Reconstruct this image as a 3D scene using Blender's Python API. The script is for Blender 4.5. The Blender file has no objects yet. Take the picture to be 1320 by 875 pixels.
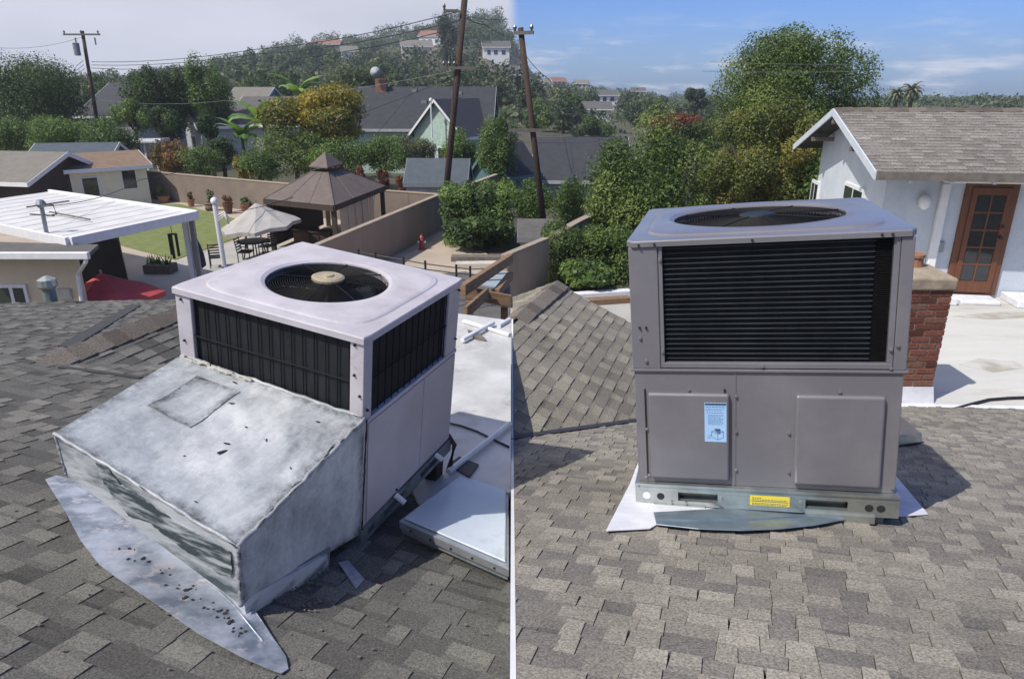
import bpy, math, random
import numpy as np
from mathutils import Matrix, Vector

S = bpy.context.scene
COL = S.collection
R = math.radians
random.seed(7)

# ------------------------------------------------------------------ camera, sky, sun, exposure
EYE = 6.3                                    # metres above the yard
PITCH = R(19.596)
FPX = 900.0                                  # focal length in pixels of a 1320 px wide frame
cam = bpy.data.cameras.new('camera')
cam.sensor_width = 36
cam.lens = 36 * FPX / 1320
cam.clip_start = 0.05
cam.clip_end = 9000
camo = bpy.data.objects.new('camera', cam)
COL.objects.link(camo)
camo.location = (0, 0, EYE)
camo.rotation_euler = (math.pi / 2 - PITCH, 0, 0)
S.camera = camo

TO_SUN = Vector((-1.18, -0.80, 1.9)).normalized()
SUN_EL = math.asin(TO_SUN.z)
SUN_AZ = math.atan2(TO_SUN.x, TO_SUN.y)      # from +y towards +x
sl = bpy.data.lights.new('sun', 'SUN')
sl.energy = 4.0
sl.angle = R(0.5)
sl.color = (1.0, 0.95, 0.87)
so = bpy.data.objects.new('sun', sl)
COL.objects.link(so)
so.rotation_euler = TO_SUN.to_track_quat('Z', 'Y').to_euler()
so.location = (0, 0, 60)

W = bpy.data.worlds.new('World')
S.world = W
W.use_nodes = True
nt = W.node_tree
nt.nodes.clear()


def wn(t, **kw):
    n = nt.nodes.new(t)
    for k, v in kw.items():
        setattr(n, k, v)
    return n


out = wn('ShaderNodeOutputWorld')
bg = wn('ShaderNodeBackground')
bg.inputs['Strength'].default_value = 0.10
sky = wn('ShaderNodeTexSky', sky_type='NISHITA', sun_disc=False)
sky.sun_elevation = SUN_EL
sky.sun_rotation = SUN_AZ
sky.air_density = 1.0
sky.dust_density = 0.6
sky.ozone_density = 2.0
tc = wn('ShaderNodeTexCoord')
sep = wn('ShaderNodeSeparateXYZ')
nt.links.new(tc.outputs['Generated'], sep.inputs[0])
# high overcast bank over the left of the sky, clear blue to the right
cl = wn('ShaderNodeTexNoise')
cl.inputs['Scale'].default_value = 3.0
cl.inputs['Detail'].default_value = 6
mp = wn('ShaderNodeMapping')
mp.inputs['Scale'].default_value = (1, 1, 3.2)
nt.links.new(tc.outputs['Generated'], mp.inputs[0])
nt.links.new(mp.outputs[0], cl.inputs['Vector'])
edge = wn('ShaderNodeMapRange', interpolation_type='SMOOTHSTEP')
edge.inputs['From Min'].default_value = 0.012
edge.inputs['From Max'].default_value = -0.006
edge.inputs['To Min'].default_value = 0
edge.inputs['To Max'].default_value = 0.985
add = wn('ShaderNodeMath', operation='MULTIPLY_ADD')
nt.links.new(cl.outputs['Fac'], add.inputs[0])
add.inputs[1].default_value = 0.012
nt.links.new(sep.outputs['X'], add.inputs[2])
sub = wn('ShaderNodeMath', operation='SUBTRACT')
nt.links.new(add.outputs[0], sub.inputs[0])
sub.inputs[1].default_value = 0.004
nt.links.new(sub.outputs[0], edge.inputs['Value'])
grey = wn('ShaderNodeValToRGB')
grey.color_ramp.elements[0].position = 0.3
grey.color_ramp.elements[0].color = (0.545, 0.565, 0.66, 1)
grey.color_ramp.elements[1].position = 0.7
grey.color_ramp.elements[1].color = (0.70, 0.71, 0.80, 1)
nt.links.new(cl.outputs['Fac'], grey.inputs[0])
gs = wn('ShaderNodeVectorMath', operation='SCALE')
gs.inputs['Scale'].default_value = 9.7
nt.links.new(grey.outputs[0], gs.inputs[0])
# thin fair-weather cloud low over the hills
wc = wn('ShaderNodeTexNoise')
wc.inputs['Scale'].default_value = 4.2
wc.inputs['Detail'].default_value = 8
wc.inputs['Roughness'].default_value = 0.62
mp2 = wn('ShaderNodeMapping')
mp2.inputs['Location'].default_value = (0.35, 0.1, 0.37)
mp2.inputs['Scale'].default_value = (1.6, 1.6, 9)
nt.links.new(tc.outputs['Generated'], mp2.inputs[0])
nt.links.new(mp2.outputs[0], wc.inputs['Vector'])
wr = wn('ShaderNodeMapRange', interpolation_type='SMOOTHSTEP')
wr.inputs['From Min'].default_value = 0.50
wr.inputs['From Max'].default_value = 0.70
nt.links.new(wc.outputs['Fac'], wr.inputs['Value'])
low = wn('ShaderNodeMapRange', interpolation_type='SMOOTHSTEP')
low.inputs['From Min'].default_value = 0.11
low.inputs['From Max'].default_value = 0.02
nt.links.new(sep.outputs['Z'], low.inputs['Value'])
wm = wn('ShaderNodeMath', operation='MULTIPLY')
nt.links.new(wr.outputs[0], wm.inputs[0])
nt.links.new(low.outputs[0], wm.inputs[1])
skc = wn('ShaderNodeMix', data_type='RGBA', blend_type='MULTIPLY')
skc.inputs[0].default_value = 1.0
skc.inputs[7].default_value = (0.42, 0.655, 1.22, 1)
nt.links.new(sky.outputs[0], skc.inputs[6])
m0 = wn('ShaderNodeMix', data_type='RGBA')
nt.links.new(wm.outputs[0], m0.inputs[0])
nt.links.new(skc.outputs[2], m0.inputs[6])
m0.inputs[7].default_value = (7.0, 7.4, 8.4, 1)
m1 = wn('ShaderNodeMix', data_type='RGBA')
nt.links.new(edge.outputs[0], m1.inputs[0])
nt.links.new(m0.outputs[2], m1.inputs[6])
nt.links.new(gs.outputs[0], m1.inputs[7])
nt.links.new(m1.outputs[2], bg.inputs['Color'])
nt.links.new(bg.outputs[0], out.inputs[0])

S.view_settings.view_transform = 'Standard'
S.view_settings.look = 'None'
S.view_settings.exposure = 0.22
S.view_settings.gamma = 1.0
S.cycles.max_bounces = 6
S.cycles.diffuse_bounces = 3
S.cycles.transparent_max_bounces = 8
S.cycles.use_denoising = True

# ------------------------------------------------------------------ survey helpers
CP, SP = math.cos(PITCH), math.sin(PITCH)


def ray(u, v):
    a = (u - 660) / FPX
    b = (437.5 - v) / FPX
    return Vector((a, CP + b * SP, b * CP - SP))


def at_z(u, v, z=0.0):
    d = ray(u, v)
    t = (z - EYE) / d.z
    return Vector((0, 0, EYE)) + d * t


def at_y(u, v, y):
    d = ray(u, v)
    return Vector((0, 0, EYE)) + d * (y / d.y)


def on_plane(u, v, pl):
    n, c = pl
    d = ray(u, v)
    return Vector((0, 0, EYE)) + d * ((c - n.z * EYE) / n.dot(d))


def proj(p):
    z = p[2] - EYE
    d = p[1] * CP - z * SP
    return 660 + FPX * p[0] / d, 437.5 - FPX * (z * CP + p[1] * SP) / d, d


# ------------------------------------------------------------------ materials
def new_mat(name):
    m = bpy.data.materials.new(name)
    m.use_nodes = True
    n = m.node_tree
    n.nodes.clear()
    o = n.nodes.new('ShaderNodeOutputMaterial')
    b = n.nodes.new('ShaderNodeBsdfPrincipled')
    n.links.new(b.outputs[0], o.inputs[0])
    return m, n, b, o


def c4(c):
    return (c[0], c[1], c[2], 1)


def pm(name, col, col2=None, scale=6.0, rough=0.7, bump=0.0, bscale=None, metal=0.0, detail=6, stretch=(1, 1, 1),
       lo=0.35, hi=0.65, spec=0.5, dirt=None, dirt_scale=3.0, dirt_lo=0.58, dirt_hi=0.7):
    m, n, b, o = new_mat(name)
    t = n.nodes.new('ShaderNodeTexCoord')
    mpn = n.nodes.new('ShaderNodeMapping')
    mpn.inputs['Scale'].default_value = stretch
    n.links.new(t.outputs['Object'], mpn.inputs[0])
    nz = n.nodes.new('ShaderNodeTexNoise')
    nz.inputs['Scale'].default_value = scale
    nz.inputs['Detail'].default_value = detail
    nz.inputs['Roughness'].default_value = 0.6
    n.links.new(mpn.outputs[0], nz.inputs['Vector'])
    rp = n.nodes.new('ShaderNodeValToRGB')
    rp.color_ramp.elements[0].position = lo
    rp.color_ramp.elements[1].position = hi
    c2 = col2 or tuple(x * 0.8 for x in col)
    rp.color_ramp.elements[0].color = c4(c2)
    rp.color_ramp.elements[1].color = c4(col)
    n.links.new(nz.outputs['Fac'], rp.inputs[0])
    src = rp.outputs[0]
    if dirt:
        d = n.nodes.new('ShaderNodeTexNoise')
        d.inputs['Scale'].default_value = dirt_scale
        d.inputs['Detail'].default_value = 8
        d.inputs['Roughness'].default_value = 0.7
        n.links.new(mpn.outputs[0], d.inputs['Vector'])
        mr = n.nodes.new('ShaderNodeMapRange')
        mr.inputs['From Min'].default_value = dirt_lo
        mr.inputs['From Max'].default_value = dirt_hi
        n.links.new(d.outputs['Fac'], mr.inputs['Value'])
        mx = n.nodes.new('ShaderNodeMix')
        mx.data_type = 'RGBA'
        n.links.new(mr.outputs[0], mx.inputs[0])
        n.links.new(src, mx.inputs[6])
        mx.inputs[7].default_value = c4(dirt)
        src = mx.outputs[2]
    n.links.new(src, b.inputs['Base Color'])
    b.inputs['Roughness'].default_value = rough
    b.inputs['Metallic'].default_value = metal
    b.inputs['Specular IOR Level'].default_value = spec
    if bump:
        bz = n.nodes.new('ShaderNodeTexNoise')
        bz.inputs['Scale'].default_value = bscale or scale * 4
        bz.inputs['Detail'].default_value = 5
        n.links.new(mpn.outputs[0], bz.inputs['Vector'])
        bp = n.nodes.new('ShaderNodeBump')
        bp.inputs['Strength'].default_value = bump
        bp.inputs['Distance'].default_value = 0.02
        n.links.new(bz.outputs['Fac'], bp.inputs['Height'])
        n.links.new(bp.outputs[0], b.inputs['Normal'])
    return m


def tone_mat(name, cols, grain=120.0, gmix=0.58, rough=0.9, bump=0.35, spec=0.2):
    """colour from the per-piece attribute 'tone' with a granular speckle"""
    m, n, b, o = new_mat(name)
    a = n.nodes.new('ShaderNodeAttribute')
    a.attribute_name = 'tone'
    rp = n.nodes.new('ShaderNodeValToRGB')
    while len(rp.color_ramp.elements) < len(cols):
        rp.color_ramp.elements.new(0.5)
    for i, c in enumerate(cols):
        rp.color_ramp.elements[i].position = i / (len(cols) - 1)
        rp.color_ramp.elements[i].color = c4(c)
    n.links.new(a.outputs['Fac'], rp.inputs[0])
    t = n.nodes.new('ShaderNodeTexCoord')
    nz = n.nodes.new('ShaderNodeTexNoise')
    nz.inputs['Scale'].default_value = grain
    nz.inputs['Detail'].default_value = 3
    nz.inputs['Roughness'].default_value = 0.75
    n.links.new(t.outputs['Object'], nz.inputs['Vector'])
    mr = n.nodes.new('ShaderNodeMapRange')
    mr.inputs['From Min'].default_value = 0.3
    mr.inputs['From Max'].default_value = 0.7
    mr.inputs['To Min'].default_value = 1 - gmix
    mr.inputs['To Max'].default_value = 1 + gmix
    n.links.new(nz.outputs['Fac'], mr.inputs['Value'])
    big = n.nodes.new('ShaderNodeTexNoise')
    big.inputs['Scale'].default_value = 1.3
    big.inputs['Detail'].default_value = 5
    n.links.new(t.outputs['Object'], big.inputs['Vector'])
    mb = n.nodes.new('ShaderNodeMapRange')
    mb.inputs['From Min'].default_value = 0.3
    mb.inputs['From Max'].default_value = 0.7
    mb.inputs['To Min'].default_value = 0.82
    mb.inputs['To Max'].default_value = 1.15
    n.links.new(big.outputs['Fac'], mb.inputs['Value'])
    mu = n.nodes.new('ShaderNodeMath')
    mu.operation = 'MULTIPLY'
    n.links.new(mr.outputs[0], mu.inputs[0])
    n.links.new(mb.outputs[0], mu.inputs[1])
    sc = n.nodes.new('ShaderNodeVectorMath')
    sc.operation = 'SCALE'
    n.links.new(rp.outputs[0], sc.inputs[0])
    n.links.new(mu.outputs[0], sc.inputs['Scale'])
    n.links.new(sc.outputs[0], b.inputs['Base Color'])
    b.inputs['Roughness'].default_value = rough
    b.inputs['Specular IOR Level'].default_value = spec
    if bump:
        bp = n.nodes.new('ShaderNodeBump')
        bp.inputs['Strength'].default_value = bump
        bp.inputs['Distance'].default_value = 0.004
        n.links.new(nz.outputs['Fac'], bp.inputs['Height'])
        n.links.new(bp.outputs[0], b.inputs['Normal'])
    return m


LEAFK = 1.75


def leaf_mat(name, cols, trans=0.22, rough=0.55):
    m, n, b, o = new_mat(name)
    a = n.nodes.new('ShaderNodeAttribute')
    a.attribute_name = 'tone'
    rp = n.nodes.new('ShaderNodeValToRGB')
    while len(rp.color_ramp.elements) < len(cols):
        rp.color_ramp.elements.new(0.5)
    for i, c in enumerate(cols):
        rp.color_ramp.elements[i].position = i / (len(cols) - 1)
        rp.color_ramp.elements[i].color = c4([min(0.4, x * LEAFK) for x in c])
    n.links.new(a.outputs['Fac'], rp.inputs[0])
    n.links.new(rp.outputs[0], b.inputs['Base Color'])
    b.inputs['Roughness'].default_value = rough
    b.inputs['Specular IOR Level'].default_value = 0.3
    tr = n.nodes.new('ShaderNodeBsdfTranslucent')
    br = n.nodes.new('ShaderNodeVectorMath')
    br.operation = 'MULTIPLY'
    br.inputs[1].default_value = (1.5, 1.6, 0.7)
    n.links.new(rp.outputs[0], br.inputs[0])
    n.links.new(br.outputs[0], tr.inputs[0])
    mx = n.nodes.new('ShaderNodeMixShader')
    mx.inputs[0].default_value = trans
    n.links.new(b.outputs[0], mx.inputs[1])
    n.links.new(tr.outputs[0], mx.inputs[2])
    n.links.new(mx.outputs[0], o.inputs[0])
    return m


def glass_mat(name, col=(0.02, 0.025, 0.03), rough=0.06):
    return pm(name, col, tuple(x * 0.7 for x in col), scale=1.5, rough=rough, spec=0.8)


M = {}
M['shingle_overcast'] = tone_mat('shingle_overcast', [(0.060, 0.058, 0.055), (0.092, 0.089, 0.083), (0.116, 0.113, 0.104), (0.150, 0.145, 0.130), (0.190, 0.183, 0.161)])  # same shingle as the right roof, dimmer overcast light put into its colour
M['shingle_new'] = tone_mat('shingle_new', [(0.128, 0.120, 0.112), (0.178, 0.165, 0.150), (0.222, 0.206, 0.174), (0.258, 0.239, 0.203), (0.302, 0.280, 0.236)])
M['shingle_green'] = tone_mat('shingle_green', [(0.135, 0.126, 0.103), (0.20, 0.183, 0.15), (0.245, 0.226, 0.18), (0.31, 0.285, 0.228)])
M['shingle_house'] = tone_mat('shingle_house', [(0.14, 0.128, 0.114), (0.19, 0.175, 0.157), (0.225, 0.21, 0.19), (0.275, 0.257, 0.232)], grain=40)
M['felt'] = pm('felt', (0.05, 0.048, 0.045), scale=30, rough=0.95)
M['valley'] = pm('valley', (0.045, 0.045, 0.047), (0.03, 0.03, 0.032), scale=12, rough=0.6)
M['ridge_cap'] = tone_mat('ridge_cap', [(0.10, 0.085, 0.073), (0.135, 0.118, 0.10), (0.17, 0.148, 0.125)], grain=80)
M['paint_old'] = pm('paint_old', (0.50, 0.475, 0.51), (0.39, 0.365, 0.395), scale=5, rough=0.5, bump=0.03, lo=0.3, hi=0.6,
                    dirt=(0.30, 0.27, 0.29), dirt_scale=9, dirt_lo=0.62, dirt_hi=0.80)
M['paint_old_side'] = pm('paint_old_side', (0.50, 0.468, 0.495), (0.41, 0.38, 0.40), scale=3, rough=0.55, lo=0.3, hi=0.7,
                         dirt=(0.25, 0.20, 0.20), dirt_scale=5, dirt_lo=0.62, dirt_hi=0.85)
M['paint_new'] = pm('paint_new', (0.166, 0.160, 0.178), (0.148, 0.143, 0.159), scale=2.5, rough=0.40, bump=0.02, bscale=5, dirt=(0.208, 0.202, 0.215), dirt_scale=2.2, dirt_lo=0.5, dirt_hi=0.78)
_b = M['paint_new'].node_tree.nodes['Principled BSDF']
_b.inputs['Coat Weight'].default_value = 0.5
_b.inputs['Coat Roughness'].default_value = 0.16
M['galv'] = pm('galv', (0.50, 0.53, 0.52), (0.36, 0.39, 0.385), scale=14, rough=0.36, metal=0.85, lo=0.3, hi=0.7)
M['galv_blue'] = pm('galv_blue', (0.30, 0.38, 0.44), (0.20, 0.26, 0.31), scale=9, rough=0.34, metal=0.6)
M['galv_old'] = pm('galv_old', (0.22, 0.265, 0.27), (0.14, 0.17, 0.175), scale=8, rough=0.55, metal=0.3, dirt=(0.10, 0.075, 0.055), dirt_scale=6)
def silver_coat(name, streak=(16, 2.2, 16), k=1.0):
    m, n, b, o = new_mat(name)
    N, L = n.nodes.new, n.links.new
    t = N('ShaderNodeTexCoord')

    def noise(scale, det, rough, st=(1, 1, 1), dist=0.0):
        mp_ = N('ShaderNodeMapping')
        mp_.inputs['Scale'].default_value = st
        L(t.outputs['Object'], mp_.inputs[0])
        z = N('ShaderNodeTexNoise')
        z.inputs['Scale'].default_value = scale
        z.inputs['Detail'].default_value = det
        z.inputs['Roughness'].default_value = rough
        z.inputs['Distortion'].default_value = dist
        L(mp_.outputs[0], z.inputs['Vector'])
        return z.outputs['Fac']

    def rng_(src, a0, a1, b0, b1):
        r_ = N('ShaderNodeMapRange')
        for k_, v_ in zip(('From Min', 'From Max', 'To Min', 'To Max'), (a0, a1, b0, b1)):
            r_.inputs[k_].default_value = v_
        L(src, r_.inputs['Value'])
        return r_.outputs[0]

    def mth(op, x, y):
        q = N('ShaderNodeMath')
        q.operation = op
        for i, z in enumerate((x, y)):
            if isinstance(z, (int, float)):
                q.inputs[i].default_value = z
            else:
                L(z, q.inputs[i])
        return q.outputs[0]
    cloud = noise(2.3, 9, 0.62, dist=0.5)
    st_ = noise(1.0, 6, 0.7, streak, 0.8)
    fine = noise(38, 5, 0.75)
    v = mth('ADD', mth('MULTIPLY', cloud, 0.50), mth('ADD', mth('MULTIPLY', st_, 0.34), mth('MULTIPLY', fine, 0.20)))
    ea = N('ShaderNodeAttribute')
    ea.attribute_name = 'edge'
    ed = mth('MULTIPLY', ea.outputs['Fac'], rng_(noise(13, 6, 0.75), 0.35, 0.65, 0.0, 0.26))
    v = mth('SUBTRACT', v, ed)
    rp = N('ShaderNodeValToRGB')
    els = [(0.26, (0.06, 0.065, 0.065)), (0.36, (0.21, 0.225, 0.235)), (0.455, (0.40, 0.425, 0.45)), (0.53, (0.55, 0.58, 0.605)), (0.62, (0.73, 0.745, 0.755))]
    while len(rp.color_ramp.elements) < len(els):
        rp.color_ramp.elements.new(0.5)
    for i, (p_, c_) in enumerate(els):
        rp.color_ramp.elements[i].position = p_
        rp.color_ramp.elements[i].color = c4([x * k for x in c_])
    L(v, rp.inputs[0])
    # warm bare spots and small black flakes
    wx = N('ShaderNodeMix')
    wx.data_type = 'RGBA'
    L(rng_(noise(3.1, 7, 0.7), 0.60, 0.74, 0, 0.55), wx.inputs[0])
    L(rp.outputs[0], wx.inputs[6])
    wx.inputs[7].default_value = (0.42, 0.385, 0.385, 1)
    fx = N('ShaderNodeMix')
    fx.data_type = 'RGBA'
    L(mth('MULTIPLY', rng_(noise(55, 3, 0.6), 0.70, 0.74, 0, 1), rng_(noise(4, 3, 0.5), 0.5, 0.6, 0, 1)), fx.inputs[0])
    L(wx.outputs[2], fx.inputs[6])
    fx.inputs[7].default_value = (0.03, 0.03, 0.03, 1)
    L(fx.outputs[2], b.inputs['Base Color'])
    b.inputs['Roughness'].default_value = 0.48
    b.inputs['Metallic'].default_value = 0.1
    bp = N('ShaderNodeBump')
    bp.inputs['Strength'].default_value = 0.75
    bp.inputs['Distance'].default_value = 0.008
    L(v, bp.inputs['Height'])
    L(bp.outputs[0], b.inputs['Normal'])
    return m


M['silver_coat'] = silver_coat('silver_coat', (9, 2.6, 9), k=0.80)
M['silver_side'] = silver_coat('silver_side', (6, 6, 3), 0.90)
M['mastic'] = silver_coat('mastic', (9, 9, 9), 0.62)
M['silver_worn'] = pm('silver_worn', (0.50, 0.53, 0.56), (0.07, 0.09, 0.10), scale=3.2, rough=0.5, metal=0.1, bump=0.3, bscale=12,
                      stretch=(0.7, 1, 2.2), lo=0.40, hi=0.54)
M['worn_dark'] = pm('worn_dark', (0.40, 0.435, 0.46), (0.05, 0.068, 0.074), scale=11, rough=0.6, stretch=(0.5, 1, 3.0), lo=0.47, hi=0.62, bump=0.2, bscale=20)
M['silver_roof'] = pm('silver_roof', (0.60, 0.60, 0.60), (0.40, 0.40, 0.395), scale=1.6, rough=0.6, bump=0.25, bscale=9,
                      dirt=(0.22, 0.21, 0.20), dirt_scale=2.4, dirt_lo=0.56, dirt_hi=0.78)
M['flash'] = pm('flash', (0.47, 0.51, 0.60), (0.20, 0.235, 0.30), scale=7, rough=0.36, metal=0.45, bump=0.2, bscale=11, lo=0.38, hi=0.60,
                dirt=(0.56, 0.53, 0.57), dirt_scale=11, dirt_lo=0.54, dirt_hi=0.64)
M['tar'] = pm('tar', (0.02, 0.02, 0.022), scale=20, rough=0.75)
M['white_membrane'] = pm('white_membrane', (0.78, 0.79, 0.84), (0.66, 0.67, 0.72), scale=8, rough=0.55, bump=0.15, bscale=14)
M['white_deck'] = pm('white_deck', (0.60, 0.595, 0.56), (0.50, 0.495, 0.46), scale=1.1, rough=0.75, bump=0.1, bscale=6,
                     stretch=(0.35, 1.6, 1), dirt=(0.36, 0.335, 0.28), dirt_scale=0.9, dirt_lo=0.50, dirt_hi=0.72)
M['deck_stain'] = pm('deck_stain', (0.52, 0.51, 0.475), (0.36, 0.335, 0.285), scale=3.0, rough=0.8, lo=0.42, hi=0.6)
M['sealant'] = pm('sealant', (0.47, 0.46, 0.42), (0.33, 0.32, 0.29), scale=20, rough=0.8, bump=0.5)
M['coil'] = pm('coil', (0.018, 0.021, 0.025), (0.011, 0.013, 0.015), scale=25, rough=0.7, spec=0.25, stretch=(1, 1, 0.25))
M['dark_metal'] = pm('dark_metal', (0.02, 0.022, 0.024), scale=12, rough=0.5, metal=0.3)
M['wire_black'] = pm('wire_black', (0.010, 0.010, 0.011), scale=12, rough=0.7, spec=0.2)
M['fin_bar'] = pm('fin_bar', (0.055, 0.064, 0.074), (0.03, 0.036, 0.042), scale=5, rough=0.45, metal=0.3)
M['blade'] = pm('blade', (0.10, 0.11, 0.115), scale=5, rough=0.45, metal=0.6)
M['brass'] = pm('brass', (0.52, 0.45, 0.30), (0.36, 0.30, 0.2), scale=10, rough=0.4, metal=0.4)
M['screw'] = pm('screw', (0.42, 0.42, 0.43), scale=20, rough=0.35, metal=0.8)
M['label_blue'] = pm('label_blue', (0.33, 0.53, 0.80), (0.38, 0.58, 0.84), scale=3, rough=0.4)
M['label_ink'] = pm('label_ink', (0.05, 0.09, 0.18), scale=3, rough=0.5)
M['label_mid'] = pm('label_mid', (0.15, 0.29, 0.50), scale=3, rough=0.5)
M['label_yellow'] = pm('label_yellow', (0.82, 0.66, 0.05), (0.76, 0.60, 0.05), scale=5, rough=0.4)
M['white_paint'] = pm('white_paint', (0.76, 0.76, 0.77), (0.68, 0.68, 0.69), scale=6, rough=0.5)
M['white_cover'] = pm('white_cover', (0.66, 0.65, 0.645), (0.56, 0.55, 0.545), scale=1.2, rough=0.5, stretch=(1, 1, 1))
M['pvc'] = pm('pvc', (0.74, 0.76, 0.79), scale=5, rough=0.4)
M['stucco_beige'] = pm('stucco_beige', (0.66, 0.55, 0.40), (0.60, 0.50, 0.36), scale=2, rough=0.9, bump=0.2, bscale=40)
M['stucco_yellow'] = pm('stucco_yellow', (0.80, 0.74, 0.53), (0.74, 0.68, 0.48), scale=3, rough=0.9, bump=0.15, bscale=30)
M['stucco_blue'] = pm('stucco_blue', (0.56, 0.605, 0.66), (0.49, 0.54, 0.60), scale=2.4, rough=0.9, bump=0.35, bscale=26)
M['stucco_tan'] = pm('stucco_tan', (0.36, 0.275, 0.195), (0.30, 0.23, 0.165), scale=0.9, rough=0.95, bump=0.2, bscale=24,
                     stretch=(1, 1, 0.35))
M['stucco_brown'] = pm('stucco_brown', (0.215, 0.175, 0.14), (0.175, 0.14, 0.115), scale=1.1, rough=0.95, bump=0.2, bscale=24)
M['wall_cap'] = pm('wall_cap', (0.34, 0.275, 0.215), scale=3, rough=0.9)
M['stucco_green'] = pm('stucco_green', (0.42, 0.55, 0.48), scale=3, rough=0.9)
M['stucco_teal'] = pm('stucco_teal', (0.10, 0.19, 0.21), scale=3, rough=0.9)
M['stucco_grey'] = pm('stucco_grey', (0.42, 0.44, 0.46), scale=3, rough=0.9)
M['stucco_sky'] = pm('stucco_sky', (0.24, 0.33, 0.46), scale=3, rough=0.9)
M['stucco_pale'] = pm('stucco_pale', (0.56, 0.52, 0.45), scale=3, rough=0.9)
M['roof_slate'] = pm('roof_slate', (0.040, 0.043, 0.052), (0.030, 0.032, 0.039), scale=2.2, rough=0.85, bump=0.3, bscale=30)
M['roof_grey'] = pm('roof_grey', (0.115, 0.11, 0.105), (0.085, 0.082, 0.078), scale=2.4, rough=0.9, bump=0.3, bscale=30)
M['roof_tan'] = pm('roof_tan', (0.25, 0.17, 0.115), (0.20, 0.135, 0.092), scale=3.5, rough=0.9, bump=0.4, bscale=26)
M['roof_blue'] = pm('roof_blue', (0.075, 0.095, 0.115), scale=3, rough=0.85)
M['roof_clay'] = pm('roof_clay', (0.26, 0.13, 0.085), scale=3, rough=0.85)
M['roof_dove'] = pm('roof_dove', (0.19, 0.175, 0.15), (0.155, 0.145, 0.125), scale=2.5, rough=0.9, bump=0.3, bscale=26)
M['canvas_brown'] = pm('canvas_brown', (0.145, 0.115, 0.10), (0.115, 0.092, 0.08), scale=3, rough=0.85)
M['canvas_grey'] = pm('canvas_grey', (0.40, 0.385, 0.36), (0.33, 0.315, 0.295), scale=2, rough=0.85)
M['canvas_red'] = pm('canvas_red', (0.46, 0.065, 0.068), (0.38, 0.052, 0.054), scale=3, rough=0.8)
M['canvas_navy'] = pm('canvas_navy', (0.018, 0.032, 0.05), scale=4, rough=0.8)
M['tarp_black'] = pm('tarp_black', (0.012, 0.012, 0.013), (0.008, 0.008, 0.009), scale=3, rough=0.6, bump=0.4, bscale=3)
M['curtain'] = pm('curtain', (0.52, 0.45, 0.33), (0.43, 0.37, 0.27), scale=5, rough=0.9)
M['wood_dark'] = pm('wood_dark', (0.05, 0.035, 0.025), scale=6, rough=0.8, stretch=(1, 1, 0.2))
M['wood_door'] = pm('wood_door', (0.175, 0.066, 0.030), (0.115, 0.043, 0.021), scale=9, rough=0.45, stretch=(6, 6, 0.5))
M['wood_pole'] = pm('wood_pole', (0.068, 0.040, 0.029), (0.036, 0.022, 0.018), scale=10, rough=0.9, stretch=(2, 2, 0.15), bump=0.3)
M['wood_beam'] = pm('wood_beam', (0.27, 0.17, 0.095), (0.15, 0.095, 0.06), scale=8, rough=0.85, stretch=(0.4, 2, 2), bump=0.2)
M['wood_grey'] = pm('wood_grey', (0.17, 0.15, 0.13), (0.11, 0.095, 0.085), scale=8, rough=0.9)
M['trunk'] = pm('trunk', (0.075, 0.055, 0.04), scale=8, rough=0.95, bump=0.4)
M['concrete'] = pm('concrete', (0.43, 0.36, 0.285), (0.36, 0.30, 0.24), scale=0.6, rough=0.9)
M['concrete_grey'] = pm('concrete_grey', (0.40, 0.39, 0.365), (0.33, 0.325, 0.305), scale=0.7, rough=0.9)
M['lawn'] = pm('lawn', (0.20, 0.215, 0.07), (0.10, 0.14, 0.038), scale=2.2, rough=0.95, bump=0.5, bscale=20, stretch=(1, 2.5, 1))
M['earth'] = pm('earth', (0.085, 0.078, 0.05), (0.05, 0.055, 0.03), scale=0.25, rough=0.95, dirt=(0.17, 0.14, 0.095), dirt_scale=0.04, dirt_lo=0.56, dirt_hi=0.66)
M['brick'] = tone_mat('brick', [(0.10, 0.040, 0.030), (0.165, 0.062, 0.044), (0.225, 0.092, 0.064), (0.17, 0.11, 0.085)], grain=28, gmix=0.35)
M['mortar'] = pm('mortar', (0.34, 0.29, 0.245), scale=12, rough=0.95, bump=0.4)
M['stone_cap'] = pm('stone_cap', (0.38, 0.31, 0.225), (0.26, 0.215, 0.16), scale=7, rough=0.95, bump=0.5, bscale=14)
M['terracotta'] = pm('terracotta', (0.38, 0.19, 0.105), (0.28, 0.14, 0.08), scale=8, rough=0.85)
M['pot_dark'] = pm('pot_dark', (0.14, 0.065, 0.04), scale=8, rough=0.8)
M['barrel'] = pm('barrel', (0.24, 0.17, 0.11), (0.17, 0.12, 0.08), scale=10, rough=0.85, stretch=(4, 4, 0.4))
M['glass'] = glass_mat('glass', (0.025, 0.03, 0.036))
M['glass_green'] = glass_mat('glass_green', (0.05, 0.065, 0.055))
M['acrylic'] = pm('acrylic', (0.60, 0.66, 0.71), (0.52, 0.585, 0.63), scale=1.6, rough=0.28, dirt=(0.40, 0.46, 0.48), dirt_scale=2.2)
M['alu'] = pm('alu', (0.52, 0.55, 0.58), scale=14, rough=0.38, metal=0.7)
M['grey_steel'] = pm('grey_steel', (0.30, 0.32, 0.34), scale=14, rough=0.45, metal=0.5)
M['iron'] = pm('iron', (0.02, 0.02, 0.021), scale=9, rough=0.6)
M['red_paint'] = pm('red_paint', (0.30, 0.05, 0.04), scale=6, rough=0.5)
M['cable'] = pm('cable', (0.02, 0.02, 0.022), scale=6, rough=0.6)
M['wire_pale'] = pm('wire_pale', (0.20, 0.20, 0.21), scale=6, rough=0.6)
M['porcelain'] = pm('porcelain', (0.10, 0.09, 0.09), scale=6, rough=0.3)
M['sheet_blue'] = pm('sheet_blue', (0.30, 0.36, 0.40), scale=2, rough=0.5)

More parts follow.
